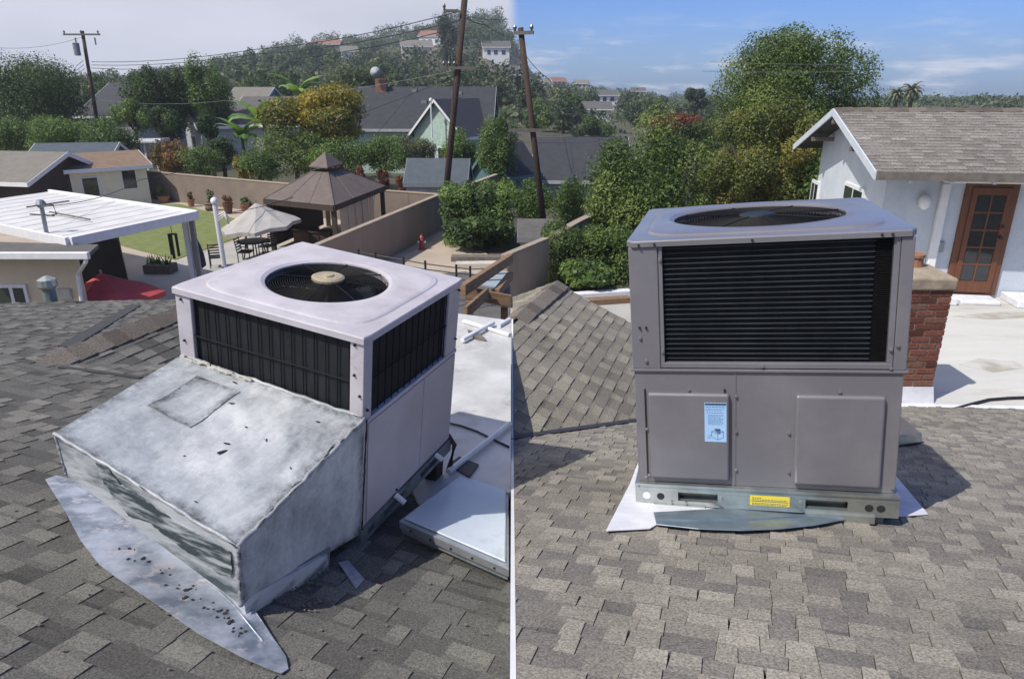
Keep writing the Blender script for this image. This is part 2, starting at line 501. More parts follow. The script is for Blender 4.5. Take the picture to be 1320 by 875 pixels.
LEAF = {
    'dark': leaf_mat('leaf_dark', [(0.010, 0.018, 0.008), (0.020, 0.036, 0.012), (0.035, 0.058, 0.018), (0.055, 0.085, 0.025)]),
    'mid': leaf_mat('leaf_mid', [(0.020, 0.036, 0.012), (0.042, 0.072, 0.020), (0.070, 0.110, 0.028), (0.105, 0.145, 0.036)]),
    'bright': leaf_mat('leaf_bright', [(0.016, 0.028, 0.009), (0.040, 0.066, 0.017), (0.074, 0.106, 0.026), (0.115, 0.140, 0.036)]),
    'olive': leaf_mat('leaf_olive', [(0.028, 0.038, 0.012), (0.062, 0.078, 0.020), (0.105, 0.115, 0.027), (0.17, 0.12, 0.030)]),
    'yellow': leaf_mat('leaf_yellow', [(0.028, 0.046, 0.012), (0.092, 0.092, 0.018), (0.20, 0.152, 0.024), (0.26, 0.18, 0.03)]),
    'grey': leaf_mat('leaf_grey', [(0.028, 0.034, 0.020), (0.058, 0.066, 0.036), (0.095, 0.105, 0.055), (0.14, 0.135, 0.07)]),
    'red': leaf_mat('leaf_red', [(0.025, 0.016, 0.012), (0.075, 0.028, 0.020), (0.135, 0.04, 0.027), (0.09, 0.08, 0.03)]),
    'rust': leaf_mat('leaf_rust', [(0.022, 0.028, 0.010), (0.062, 0.052, 0.020), (0.125, 0.068, 0.024), (0.17, 0.095, 0.03)]),
    'hill': leaf_mat('leaf_hill', [(0.016, 0.026, 0.014), (0.034, 0.050, 0.024), (0.056, 0.076, 0.036), (0.085, 0.100, 0.05)]),
    'hill_dark': leaf_mat('leaf_hill_dark', [(0.011, 0.017, 0.011), (0.022, 0.034, 0.020), (0.035, 0.050, 0.028), (0.052, 0.066, 0.036)]),
    'banana': leaf_mat('leaf_banana', [(0.035, 0.07, 0.02), (0.06, 0.11, 0.03), (0.09, 0.15, 0.045), (0.12, 0.18, 0.06)], trans=0.3),
}
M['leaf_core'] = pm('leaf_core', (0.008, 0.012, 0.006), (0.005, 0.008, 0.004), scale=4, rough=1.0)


# ------------------------------------------------------------------ building helpers
WORLD = {}


class MB:
    def __init__(s):
        s.v = []
        s.f = []
        s.t = []
        s.edge = {}
        s.tone = 0.5

    def add(s, vs, fs):
        k = len(s.v)
        s.v.extend(tuple(p) for p in vs)
        for f in fs:
            s.f.append(tuple(i + k for i in f))
            s.t.append(s.tone)
        return s

    def box(s, x0, x1, y0, y1, z0, z1):
        return s.add([(x0, y0, z0), (x1, y0, z0), (x1, y1, z0), (x0, y1, z0), (x0, y0, z1), (x1, y0, z1), (x1, y1, z1), (x0, y1, z1)],
                     [(0, 3, 2, 1), (4, 5, 6, 7), (0, 1, 5, 4), (1, 2, 6, 5), (2, 3, 7, 6), (3, 0, 4, 7)])

    def hexa(s, b, t):
        return s.add(list(b) + list(t), [(0, 3, 2, 1), (4, 5, 6, 7), (0, 1, 5, 4), (1, 2, 6, 5), (2, 3, 7, 6), (3, 0, 4, 7)])

    def slab(s, poly, d):
        """extrude polygon (list of points) by vector d"""
        n = len(poly)
        d = Vector(d)
        vs = [Vector(p) for p in poly] + [Vector(p) + d for p in poly]
        fs = [tuple(range(n - 1, -1, -1)), tuple(range(n, 2 * n))] + [(i, (i + 1) % n, n + (i + 1) % n, n + i) for i in range(n)]
        return s.add(vs, fs)

    def quad(s, a, b, c, d):
        return s.add([a, b, c, d], [(0, 1, 2, 3)])

    def beam(s, a, b, w, h, up=(0, 0, 1)):
        a = Vector(a)
        b = Vector(b)
        d = (b - a).normalized()
        x = d.cross(Vector(up))
        if x.length < 1e-5:
            x = d.cross(Vector((0, 1, 0)))
        x = x.normalized() * (w / 2)
        y = x.normalized().cross(d).normalized() * (h / 2)
        return s.hexa([a - x - y, a + x - y, a + x + y, a - x + y], [b - x - y, b + x - y, b + x + y, b - x + y])

    def tube(s, pts, r, n=8, cap=True):
        pts = [Vector(p) for p in pts]
        rs = r if isinstance(r, (list, tuple)) else [r] * len(pts)
        k = len(s.v)
        vs = []
        ref = None
        for i, p in enumerate(pts):
            d = (pts[min(i + 1, len(pts) - 1)] - pts[max(i - 1, 0)]).normalized()
            if ref is None:
                ref = Vector((0, 0, 1)) if abs(d.z) < 0.9 else Vector((1, 0, 0))
            x = d.cross(ref).normalized()
            y = d.cross(x).normalized()
            for j in range(n):
                a = 2 * math.pi * j / n
                vs.append(p + (x * math.cos(a) + y * math.sin(a)) * rs[i])
        fs = []
        for i in range(len(pts) - 1):
            for j in range(n):
                fs.append((i * n + j, i * n + (j + 1) % n, (i + 1) * n + (j + 1) % n, (i + 1) * n + j))
        if cap:
            fs.append(tuple(range(n - 1, -1, -1)))
            fs.append(tuple((len(pts) - 1) * n + j for j in range(n)))
        return s.add(vs, fs)

    def lathe(s, prof, n=16, c=(0, 0, 0)):
        vs = []
        for r, z in prof:
            for j in range(n):
                a = 2 * math.pi * j / n
                vs.append((c[0] + r * math.cos(a), c[1] + r * math.sin(a), c[2] + z))
        fs = []
        for i in range(len(prof) - 1):
            for j in range(n):
                fs.append((i * n + j, i * n + (j + 1) % n, (i + 1) * n + (j + 1) % n, (i + 1) * n + j))
        fs.append(tuple(range(n - 1, -1, -1)))
        fs.append(tuple((len(prof) - 1) * n + j for j in range(n)))
        return s.add(vs, fs)

    def build(s, name, mat, parent=None, world=False, off=None, bevel=0, smooth=False, kind=None, tone=False):
        me = bpy.data.meshes.new(name)
        vs = s.v
        if off is not None:
            vs = [(p[0] - off[0], p[1] - off[1], p[2] - off[2]) for p in vs]
        if world and parent is not None:
            inv = WORLD[parent.name].inverted()
            vs = [tuple(inv @ Vector(p)) for p in vs]
        me.from_pydata(vs, [], s.f)
        if tone:
            at = me.attributes.new('tone', 'FLOAT', 'FACE')
            at.data.foreach_set('value', s.t)
        if s.edge:
            at = me.attributes.new('edge', 'FLOAT', 'POINT')
            at.data.foreach_set('value', [s.edge.get(i, 0.0) for i in range(len(s.v))])
        me.materials.append(mat)
        if smooth:
            me.polygons.foreach_set('use_smooth', [True] * len(me.polygons))
        me.update()
        o = bpy.data.objects.new(name, me)
        COL.objects.link(o)
        if parent is not None:
            o.parent = parent
            WORLD[o.name] = WORLD[parent.name].copy()
        else:
            WORLD[o.name] = Matrix.Identity(4)
        if bevel:
            bm = o.modifiers.new('bevel', 'BEVEL')
            bm.width = bevel
            bm.segments = 2
            bm.limit_method = 'ANGLE'
            bm.angle_limit = R(40)
        if kind:
            o['kind'] = kind
        return o


def tag(o, label, cat, group=None):
    o['label'] = label
    o['category'] = cat
    if group:
        o['group'] = group
    return o


def thing(name, label, cat, loc=(0, 0, 0), rz=0.0, group=None, mat=None):
    o = bpy.data.objects.new(name, None)
    o.empty_display_size = 0.2
    COL.objects.link(o)
    m = mat or (Matrix.Translation(Vector(loc)) @ Matrix.Rotation(rz, 4, 'Z'))
    o.matrix_world = m
    WORLD[o.name] = m.copy()
    return tag(o, label, cat, group)


def copy_thing(root, mat, label, group=None):
    r = root.copy()
    COL.objects.link(r)
    r.matrix_world = mat
    r['label'] = label
    if group:
        r['group'] = group
    for ch in [c for c in COL.objects if c.parent == root]:
        c = ch.copy()
        COL.objects.link(c)
        c.parent = r
        for g in [q for q in COL.objects if q.parent == ch]:
            d = g.copy()
            COL.objects.link(d)
            d.parent = c
    return r


# ------------------------------------------------------------------ terrain
SKY = [(-400, 112), (-100, 110), (0, 108), (130, 105), (200, 102), (270, 94), (330, 74), (380, 62), (430, 58), (500, 52), (550, 40), (595, 26),
       (640, 22), (656, 40), (680, 98), (700, 110), (740, 113), (800, 121), (880, 126), (1000, 130), (1320, 132), (1700, 128)]
_az, _el = [], []
for u_, v_ in SKY:
    d_ = ray(u_, v_)
    _az.append(math.atan2(d_.x, d_.y))
    _el.append(math.atan2(d_.z, math.hypot(d_.x, d_.y)))
CREST = 430.0


def ground_z(x, y):
    r = math.hypot(x, y)
    if r < 70:
        return 0.0
    a = math.atan2(x, y)
    e = float(np.interp(a, _az, _el))
    zc = EYE + CREST * math.tan(e)
    n = 1 + 0.18 * math.sin(x * 0.031 + 1) * math.sin(y * 0.023)
    if r <= CREST:
        t = (r - 70) / (CREST - 70)
        t = t ** 1.5
        return zc * t + (n - 1) * 14 * math.sin(math.pi * min(1, (r - 70) / (CREST - 70)))
    return max(zc - (r - CREST) * 0.09, -70)


def make_ground():
    rs = [0, 15, 30, 45, 60, 70, 85, 100, 120, 140, 165, 190, 220, 250, 285, 320, 355, 390, 415, 430, 450, 490, 560, 700, 880, 1000]
    na = 180
    b = MB()
    vs = [(0, 0, 0)]
    for r in rs[1:]:
        for j in range(na):
            a = 2 * math.pi * j / na
            x, y = r * math.sin(a), r * math.cos(a)
            vs.append((x, y, ground_z(x, y)))
    fs = [(0, 1 + (j + 1) % na, 1 + j) for j in range(na)]
    for i in range(len(rs) - 2):
        for j in range(na):
            p, q = 1 + i * na + j, 1 + i * na + (j + 1) % na
            fs.append((p, q, q + na, p + na))
    b.add(vs, fs)
    return b.build('ground', M['earth'], kind='structure', smooth=True)


make_ground()


def sheet(name, px, mat, z, lift=0.0):
    b = MB()
    pts = [at_z(u, v, z) for u, v in px]
    b.slab([p + Vector((0, 0, lift - 0.05)) for p in pts], (0, 0, 0.05))
    return b.build(name, M[mat], kind='structure')


sheet('patio', [(-60, 420), (-60, 236), (190, 236), (470, 240), (560, 286), (700, 372), (660, 470)], 'concrete', 0.0, 0.02)
sheet('paved_path', [(120, 372), (225, 338), (330, 304), (400, 330), (400, 400), (140, 420)], 'concrete_grey', 0.0, 0.032)
sheet('lawn', [(128, 309), (192, 265), (232, 264), (345, 294), (226, 336), (165, 320)], 'lawn', 0.0, 0.044)


# ------------------------------------------------------------------ shingle roofs
def clip(poly, nx, ny, c):
    """keep the part with nx*x+ny*y<=c"""
    o = []
    for i in range(len(poly)):
        a, b = poly[i], poly[(i + 1) % len(poly)]
        da, db = nx * a[0] + ny * a[1] - c, nx * b[0] + ny * b[1] - c
        if da <= 0:
            o.append(a)
        if (da < 0 < db) or (db < 0 < da):
            t = da / (da - db)
            o.append((a[0] + (b[0] - a[0]) * t, a[1] + (b[1] - a[1]) * t))
    return o


def clip_poly(poly, region):
    """region: convex counter-clockwise 2D polygon"""
    for i in range(len(region)):
        a, b = region[i], region[(i + 1) % len(region)]
        nx, ny = b[1] - a[1], a[0] - b[0]
        poly = clip(poly, nx, ny, nx * a[0] + ny * a[1])
        if len(poly) < 3:
            return None
    return poly


def ccw(poly):
    s = sum(poly[i][0] * poly[(i + 1) % len(poly)][1] - poly[(i + 1) % len(poly)][0] * poly[i][1] for i in range(len(poly)))
    return poly if s > 0 else poly[::-1]


def shingle_tabs(o, e, w, region3, rng, exposure=0.143, wmin=0.15, wmax=0.34, off=0.0, tones=(0.0, 1.0)):
    """o: point, e: unit row direction, w: unit downslope direction; region3: polygon on the plane.
    Returns list of (verts, faces, tone, centre)."""
    n = e.cross(w).normalized()
    if n.z < 0:
        n = -n
    w2 = n.cross(e).normalized()
    w = w2 if w2.dot(w) > 0 else -w2
    reg = ccw([((p - o).dot(e), (p - o).dot(w)) for p in region3])
    u0, u1 = min(p[0] for p in reg), max(p[0] for p in reg)
    w0, w1 = min(p[1] for p in reg), max(p[1] for p in reg)
    res = []
    row = math.floor(w0 / exposure)
    while row * exposure < w1:
        wa = row * exposure
        x = u0 - rng.uniform(0.02, 0.3)
        up = rng.random() < 0.5
        while x < u1:
            wd = rng.uniform(wmin, wmax)
            if up:
                wd *= 0.85
            top = 0.0035 + (0.0065 if up else 0.0) + rng.uniform(0, 0.0012)
            drop = rng.uniform(-0.004, 0.004)
            tp = 0.004 if up else -0.004
            q = [(x + 0.0012 - tp * 0.3, wa - 0.004), (x + wd - 0.0012 + tp * 0.3, wa - 0.004),
                 (x + wd - 0.0012 - tp, wa + exposure + drop), (x + 0.0012 + tp, wa + exposure + drop)]
            if up:
                tone = rng.choice([rng.uniform(0.55, 0.95), rng.uniform(0.5, 0.75), rng.uniform(0.6, 1.0)])
            else:
                tone = rng.choice([rng.uniform(0.1, 0.35), rng.uniform(0.2, 0.5), rng.uniform(0.4, 0.65)])
            tone = tones[0] + (tones[1] - tones[0]) * tone
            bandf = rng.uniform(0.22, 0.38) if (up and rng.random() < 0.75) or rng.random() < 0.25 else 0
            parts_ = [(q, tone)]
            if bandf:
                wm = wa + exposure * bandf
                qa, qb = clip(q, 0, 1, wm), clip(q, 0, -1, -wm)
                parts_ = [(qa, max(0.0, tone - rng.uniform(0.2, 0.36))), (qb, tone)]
            vs, fs, ts = [], [], []
            for qq, tn_ in parts_:
                cp = clip_poly(qq, reg) if len(qq) > 2 else None
                if not cp:
                    continue
                m = len(cp)
                bot, tp_ = [], []
                for (a, c) in cp:
                    f = min(1, max(0, (c - wa) / exposure))
                    p = o + e * a + w * c
                    bot.append(p + n * (off - 0.004))
                    tp_.append(p + n * (off + 0.002 + (top + 0.004) * (0.35 + 0.65 * f)))
                k = len(vs)
                ff = [tuple(range(m, 2 * m))] + [(i, (i + 1) % m, m + (i + 1) % m, m + i) for i in range(m)]
                nn = (tp_[1] - tp_[0]).cross(tp_[2] - tp_[0])
                if nn.dot(n) < 0:
                    ff = [f[::-1] for f in ff]
                fs += [tuple(i + k for i in f) for f in ff]
                ts += [tn_] * len(ff)
                vs += bot + tp_
            if vs:
                res.append((vs, fs, ts, sum(vs, Vector()) / len(vs)))
            x += wd
            up = (not up) if rng.random() < 0.85 else up
        row += 1
    return res


def px_size(c):
    u, v, d = proj(c)
    if d < 0.3 or u < -40 or u > 1360 or v < -40 or v > 915:
        return -1
    return 1.0 / d


def lay(tabs, parent, matname, limit, piece='shingle'):
    order = sorted(tabs, key=lambda q: -px_size(q[3]))
    single = order[:limit]
    rest = order[limit:]
    for vs, fs, tone, cen in single:
        b = MB()
        b.add(vs, fs)
        b.t = list(tone)
        b.build(piece, M[matname], parent, world=True, tone=True)
    if rest:
        b = MB()
        for vs, fs, tone, cen in rest:
            b.add(vs, fs)
            b.t[-len(tone):] = tone
        b.build(piece + '_field', M[matname], parent, world=True, tone=True, kind='stuff')


PHI = R(19)
HD = Vector((math.sin(PHI), math.cos(PHI), 0))         # downslope heading of the main roofs
EE = Vector((math.cos(PHI), -math.sin(PHI), 0))        # along the shingle rows
TL, XL, ZL0 = 0.26, -0.06, EYE - 1.593                 # left roof: fall per metre along HD, cross fall along EE
TR, XR, ZR0 = 0.31, 0.09, EYE - 0.996


def plane_of(t, x, z0):
    g = HD * t - EE * x
    return (Vector((g.x, g.y, 1.0)), z0)


PL = plane_of(TL, XL, ZL0)
PR = plane_of(TR, XR, ZR0)
WL = (HD - Vector((0, 0, TL))).normalized()
WR = (HD - Vector((0, 0, TR))).normalized()
EL = (EE + Vector((0, 0, XL))).normalized()
ER = (EE + Vector((0, 0, XR))).normalized()


def zl(x, y):
    return PL[1] - PL[0].x * x - PL[0].y * y


def zr(x, y):
    return PR[1] - PR[0].x * x - PR[0].y * y


def roof_polygon(pts, mat, parent, name='roof_deck', drop=0.012, thick=0.1):
    b = MB()
    b.slab([p - Vector((0, 0, drop + thick)) for p in pts], (0, 0, thick))
    return b.build(name, M[mat], parent, world=True)


def skirt(pts, z, mat, parent, name='wall', inset=0.0):
    b = MB()
    n = len(pts)
    c = sum(pts, Vector()) / n
    q = [p + (c - p).normalized() * inset for p in pts]
    for i in range(n):
        a, d = q[i], q[(i + 1) % n]
        b.quad((a.x, a.y, z), (d.x, d.y, z), (d.x, d.y, d.z - 0.12), (a.x, a.y, a.z - 0.12))
    return b.build(name, M[mat], parent, world=True)


rng = random.Random(11)
# ---- roof under the old unit (left)
house_l = thing('shingled_house', 'overcast-darkened grey shingle roof under the old silver-hooded air conditioner', 'house', (-4, 5, 0))
SEAM = 0.0
far_l = on_plane(-60, 393, PL)
far_r = on_plane(236, 386, PL)
polyL = [Vector((SEAM - 0.004, -0.8, 0)), Vector((SEAM - 0.004, 5.2, 0)), Vector((far_r.x, far_r.y, 0)), Vector((far_l.x, far_l.y, 0)),
         Vector((-4.2, -0.8, 0))]
far_m = on_plane(560, 600, PL)
polyL = [Vector((p.x, p.y, zl(p.x, p.y))) for p in polyL]
slopeL = roof_polygon(polyL, 'felt', house_l, 'roof_slope')
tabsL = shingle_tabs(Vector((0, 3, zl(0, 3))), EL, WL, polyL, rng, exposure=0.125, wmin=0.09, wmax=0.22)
lay(tabsL, slopeL, 'shingle_overcast', 285)
skirt(polyL, 0, 'stucco_beige', house_l, inset=0.15)
# gable wing on the left roof: ridge parallel to the slope
ra = on_plane(52, 468, PL)
ra.z += 0.02
rb = Vector((ra.x, ra.y, ra.z)) + HD * 3.3
T2 = 0.42
PWR = None


def wing_slope(a, b, side, width, tan, parent, matname, limit, far_cut=0.0, seam_clip=False, name='wing_slope'):
    e2 = EE * side
    wd = (e2 - Vector((0, 0, tan))).normalized()
    q = [a, b, b + (e2 - Vector((0, 0, tan))) * width, a + (e2 - Vector((0, 0, tan))) * width]
    if seam_clip:
        reg = clip([(p.x, p.y) for p in q], -1, 0, -SEAM - 0.012)
        n = HD.cross(wd)
        q = []
        for x, y in reg:
            k = (Vector((x, y, 0)) - Vector((a.x, a.y, 0))).dot(e2)
            q.append(Vector((x, y, a.z - tan * k)))
    sl_ = roof_polygon(q, 'felt', parent, name)
    tabs = shingle_tabs(Vector(a), HD, wd, q, rng, exposure=0.125, wmin=0.12, wmax=0.26, tones=(0.1, 0.9))
    lay(tabs, sl_, matname, limit)
    return q


# extend the wing back under the main slope so that the valleys form where the two meet
wing_slope(ra - HD * 1.2, rb, 1, 2.0, T2, house_l, 'shingle_overcast', 0)
wing_slope(ra - HD * 1.2, rb, -1, 1.5, T2, house_l, 'shingle_overcast', 0)


def ridge_caps(a, b, parent, step=0.2, half=0.19, tan=0.42, mat='ridge_cap'):
    n = int((b - a).length / step)
    d = (b - a).normalized()
    side = d.cross(Vector((0, 0, 1))).normalized()
    for i in range(n):
        p = a + d * (i * step)
        q = p + d * (step * 1.45)
        m = MB()
        m.tone = rng.random()
        lo, hi = 0.012, 0.034
        A0 = [p + Vector((0, 0, lo + 0.012)), p + side * half + Vector((0, 0, lo - half * tan)), p - side * half + Vector((0, 0, lo - half * tan))]
        B0 = [q + Vector((0, 0, hi + 0.012)), q + side * half + Vector((0, 0, hi - half * tan)), q - side * half + Vector((0, 0, hi - half * tan))]
        low = Vector((0, 0, -0.024))
        vs = A0 + B0 + [x + low for x in A0] + [x + low for x in B0]
        m.add(vs, [(0, 3, 4, 1), (0, 2, 5, 3), (3, 9, 10, 4), (3, 5, 11, 9), (1, 4, 10, 7), (2, 8, 11, 5), (0, 1, 7, 6), (0, 6, 8, 2)])
        m.build('ridge_shingle', M[mat], parent, world=True, tone=True)


ridge_caps(ra - HD * 0.05, rb, house_l)


def valley_strip(pa, pb, pl, parent, w=0.07, lift=0.022):
    d = (pb - pa).normalized()
    s = d.cross(pl[0]).normalized() * w / 2
    up = pl[0].normalized() * lift
    b = MB()
    b.slab([pa - s + up, pb - s + up, pb + s + up, pa + s + up], -up * 0.8)
    return b.build('valley_strip', M['valley'], parent, world=True)


valley_strip(on_plane(78, 475, PL), on_plane(182, 489, PL), PL, house_l, 0.075)
valley_strip(on_plane(84, 449, PL), on_plane(176, 394, PL), PL, house_l, 0.13)

# ---- roof under the new unit (right)
house_r = thing('shingled_house', 'sunlit tan-grey shingle roof under the new grey air conditioner', 'house', (4, 4, 0))
_dk = on_plane(1250, 526, PR)
DECK_Z = _dk.z
_dd = (EE + HD * (XR / TR)).normalized()                # level line across the right roof
eR = [_dk + _dd * 1.8, _dk - _dd * 1.6]
polyR = [Vector((SEAM + 0.012, -0.8, 0)), Vector((4.2, -0.8, 0)), Vector((eR[0].x, eR[0].y, 0)), Vector((eR[1].x, eR[1].y, 0)),
         Vector((SEAM + 0.012, 5.2, 0))]
polyR = [Vector((p.x, p.y, zr(p.x, p.y))) for p in polyR]
slopeR = roof_polygon(polyR, 'felt', house_r, 'roof_slope')
tabsR = shingle_tabs(Vector((1, 3, zr(1, 3))), ER, WR, polyR, rng, exposure=0.101, wmin=0.065, wmax=0.16)
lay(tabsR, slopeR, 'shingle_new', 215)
skirt(polyR, 0, 'stucco_blue', house_r)
RZ = EYE - 2.27
r0 = at_z(665, 410, RZ)
rB = at_z(720, 365, RZ)
HW_ = Vector(((rB - r0).x, (rB - r0).y, 0)).normalized()
rA = r0 - HD * 0.3
wq = wing_slope(rA - HD * 3.2, rB, 1, 2.6, 0.44, house_r, 'shingle_green', 75, seam_clip=True)
wing_slope(rA, rB, -1, 0.75, 0.44, house_r, 'shingle_green', 0, seam_clip=True)
ridge_caps(r0, rB, house_r, half=0.14)


def valley_pt(k):
    z = RZ - 0.44 * k
    q = r0 + EE * k
    a = (zr(q.x, q.y) - z) / TR
    q = q + HD * a
    q.z = z
    return q


va, vb = valley_pt(0.48), valley_pt(1.75)
vd = (vb - va).normalized()
vs_ = vd.cross(Vector((0, 0, 1))).normalized() * .032
b = MB()
b.slab([va - vs_ + Vector((0, 0, .022)), vb - vs_ + Vector((0, 0, .022)), vb + vs_ + Vector((0, 0, .022)), va + vs_ + Vector((0, 0, .022))], (0, 0, .006))
b.build('valley_strip', M['valley'], house_r, world=True)
# white rake trim where the higher right roof stops above the lower left one
b = MB()
p0 = Vector((SEAM + 0.003, -0.5, zr(0, -0.5) + 0.012))
vv = on_plane(660, 569, PR)
p1 = Vector((SEAM + 0.003, vv.y, zr(0, vv.y) + 0.012))
p2 = Vector((SEAM + 0.003, r0.y, RZ))
for a_, b_ in ((p0, p1), (p1, p2)):
    b.beam(a_ - Vector((0, 0, 0.076)), b_ - Vector((0, 0, 0.076)), 0.016, 0.14)
b.build('rake_trim', M['white_paint'], house_r, world=True)


# ------------------------------------------------------------------ packaged units
def unit_matrix(pos, yaw, pi, ro):
    c, s = math.cos, math.sin
    Z = Matrix(((c(yaw), -s(yaw), 0), (s(yaw), c(yaw), 0), (0, 0, 1)))
    X = Matrix(((1, 0, 0), (0, c(pi), -s(pi)), (0, s(pi), c(pi))))
    Y = Matrix(((c(ro), 0, s(ro)), (0, 1, 0), (-s(ro), 0, c(ro))))
    return Matrix.Translation(pos) @ (Z @ X @ Y).to_4x4()


def cap_with_hole(w, D, r, lip, cx, cy, dome, n=96, ridge=True):
    """pressed top pan: outer rectangle, embossed rounded square, round opening"""
    b = MB()
    hw = w / 2

    def sq(a, hx, hy, p):
        ca, sa = math.cos(a), math.sin(a)
        k = (abs(ca / hx) ** p + abs(sa / hy) ** p) ** (-1 / p)
        return ca * k, sa * k
    rings = []
    hx, hy = hw, D / 2
    spec = [(60, 1.0, 1.0, -lip), (60, 1.0, 1.0, -0.006), (60, 0.992, 0.992, 0.0), (14, 0.93, 0.93, 0.002), (6, 0.885, 0.885, 0.003), (6, 0.868, 0.868, dome * 0.55),
            (5, 0.84, 0.84, dome * 0.75), (2, None, 1.17, dome), (2, None, 1.06, dome * 0.86), (2, None, 1.0, dome * 0.3), (2, None, 0.985, -0.03)]
    vs = []
    for p, kx, ky, z in spec:
        for j in range(n):
            a = 2 * math.pi * (j + 0.5) / n
            if kx is None:
                x, y = r * ky * math.cos(a), r * ky * math.sin(a)
            else:
                if p >= 60:
                    ca, sa = math.cos(a), math.sin(a)
                    k = min(hx * kx / max(1e-9, abs(ca)), hy * ky / max(1e-9, abs(sa)))
                    x, y = ca * k, sa * k
                else:
                    x, y = sq(a, hx * kx, hy * ky, p)
            vs.append((cx + x, cy + y, z))
    fs = []
    for i in range(len(spec) - 1):
        for j in range(n):
            fs.append((i * n + j, i * n + (j + 1) % n, (i + 1) * n + (j + 1) % n, (i + 1) * n + j))
    b.add(vs, fs)
    return b


def fan_guard(b, cx, cy, r, z, rings=20, spokes=8, wire=0.0028, droop=0.02):
    for k in range(rings):
        rr = r * (0.2 + 0.8 * k / (rings - 1))
        zz = z + droop * (1 - (rr / r) ** 2)
        n = 40
        vs = []
        fs = []
        for j in range(n):
            a = 2 * math.pi * j / n
            for dr, dz in ((-wire, 0), (0, wire), (wire, 0), (0, -wire)):
                vs.append((cx + (rr + dr) * math.cos(a), cy + (rr + dr) * math.sin(a), zz + dz))
        for j in range(n):
            for q in range(4):
                fs.append((j * 4 + q, ((j + 1) % n) * 4 + q, ((j + 1) % n) * 4 + (q + 1) % 4, j * 4 + (q + 1) % 4))
        b.add(vs, fs)
    for k in range(spokes):
        a = 2 * math.pi * (k + 0.35) / spokes
        b.tube([(cx + r * 0.12 * math.cos(a), cy + r * 0.12 * math.sin(a), z + droop + 0.004),
                (cx + r * 1.02 * math.cos(a), cy + r * 1.02 * math.sin(a), z + 0.004)], wire * 1.3, 5)


def fan_blades(cx, cy, r, z, parent, off, n=3):
    for k in range(n):
        a0 = 2 * math.pi * k / n + 0.5
        vs = []
        for i in range(7):
            t = i / 6
            for j in range(5):
                q = j / 4
                rad = r * (0.16 + 0.78 * t)
                a = a0 + (q - 0.5) * (1.15 - 0.25 * t) + 0.25 * t
                vs.append((cx + rad * math.cos(a), cy + rad * math.sin(a), z + (q - 0.5) * 0.13 * (1 - 0.3 * t)))
        fs = [(i * 5 + j, i * 5 + j + 1, (i + 1) * 5 + j + 1, (i + 1) * 5 + j) for i in range(6) for j in range(4)]
        m = MB()
        m.add(vs, fs)
        o = m.build('fan_blade', M['blade'], parent, off=off, smooth=True)
        so_ = o.modifiers.new('solid', 'SOLIDIFY')
        so_.thickness = 0.004


def screws(pts, parent, off, nrm=(0, -1, 0), r=0.008, mat='screw', name='screw'):
    n = Vector(nrm)
    for p in pts:
        p = Vector(p)
        m = MB()
        m.tube([p - n * 0.002, p + n * 0.006], r, 6)
        m.tube([p + n * 0.0055, p + n * 0.011], r * 0.6, 6)
        m.build(name, M[mat], parent, off=off)


# ---- old unit
KA = 0.917
posA = Vector((-1.2571, 3.3649, -1.046)) * KA + Vector((0, 0, EYE))
MA_top = unit_matrix(posA, -0.375, 0.0255, 0.1192)
wA, DA, hmA, hbA = 1.2 * KA, 1.1086 * KA, 0.4728 * KA, 1.1467 * KA
offA = Vector((0, DA / 2, -hbA - 0.09))
MA = MA_top @ Matrix.Translation(offA)
ua = thing('packaged_air_conditioner', 'old faded pinkish-grey rooftop air conditioner with a silver-coated duct hood', 'air conditioner', mat=MA)
hx = wA / 2
cap = cap_with_hole(wA, DA, 0.315, 0.034, 0, DA / 2, 0.016)
cap.build('top_cover', M['paint_old'], ua, off=offA, smooth=False)
ins = 0.012
b = MB()                                       # inner shroud and dark cavity
b.lathe([(0.30, -0.36), (0.31, -0.031), (0.314, -0.031), (0.314, -0.36)], 40, (0, DA / 2, 0))
b.build('fan_shroud', M['dark_metal'], ua, off=offA)
b = MB()
fan_guard(b, 0, DA / 2, 0.31, -0.004, 22, 8, 0.0022)
b.build('fan_guard', M['wire_black'], ua, off=offA)
fan_blades(0, DA / 2, 0.30, -0.12, ua, offA, 3)
b = MB()
b.lathe([(0.085, 0.010), (0.085, 0.028), (0.072, 0.034), (0.03, 0.036), (0.028, 0.044), (0.001, 0.045)], 24, (0, DA / 2, 0))
hub = b.build('motor_hub', M['brass'], ua, off=offA, smooth=False)
# upper body: four corner posts and coil faces
zc0, zc1 = -hmA, -0.034
post = 0.085
lft = 0.105
for (x0, x1, y0, y1) in ((-hx + ins, -hx + lft, ins, 0.05), (hx - post, hx - ins, ins, 0.085),
                         (hx - 0.05, hx - ins, DA - 0.15, DA - ins), (-hx + ins, -hx + post, DA - 0.085, DA - ins)):
    m = MB()
    m.box(x0, x1, y0, y1, zc0, zc1)
    m.build('corner_post', M['paint_old'], ua, off=offA, bevel=0.004)
b = MB()
b.box(-hx + 0.06, hx - 0.06, 0.035, 0.06, zc0 - 0.02, zc1)
b.build('coil', M['coil'], ua, off=offA)
b = MB()
b.box(hx - 0.06, hx - 0.035, 0.06, DA - 0.06, zc0 - 0.02, zc1)
b.build('coil', M['coil'], ua, off=offA)
b = MB()
b.box(-hx + 0.03, -hx + 0.06, 0.06, DA - 0.06, zc0 - 0.02, zc1)
b.box(-hx + 0.06, hx - 0.06, DA - 0.06, DA - 0.03, zc0 - 0.02, zc1)
b.build('coil', M['coil'], ua, off=offA)
b = MB()
b.box(-hx + 0.07, hx - 0.07, 0.07, DA - 0.07, zc0 - 0.01, zc0 + 0.02)
b.build('fan_deck', M['dark_metal'], ua, off=offA)
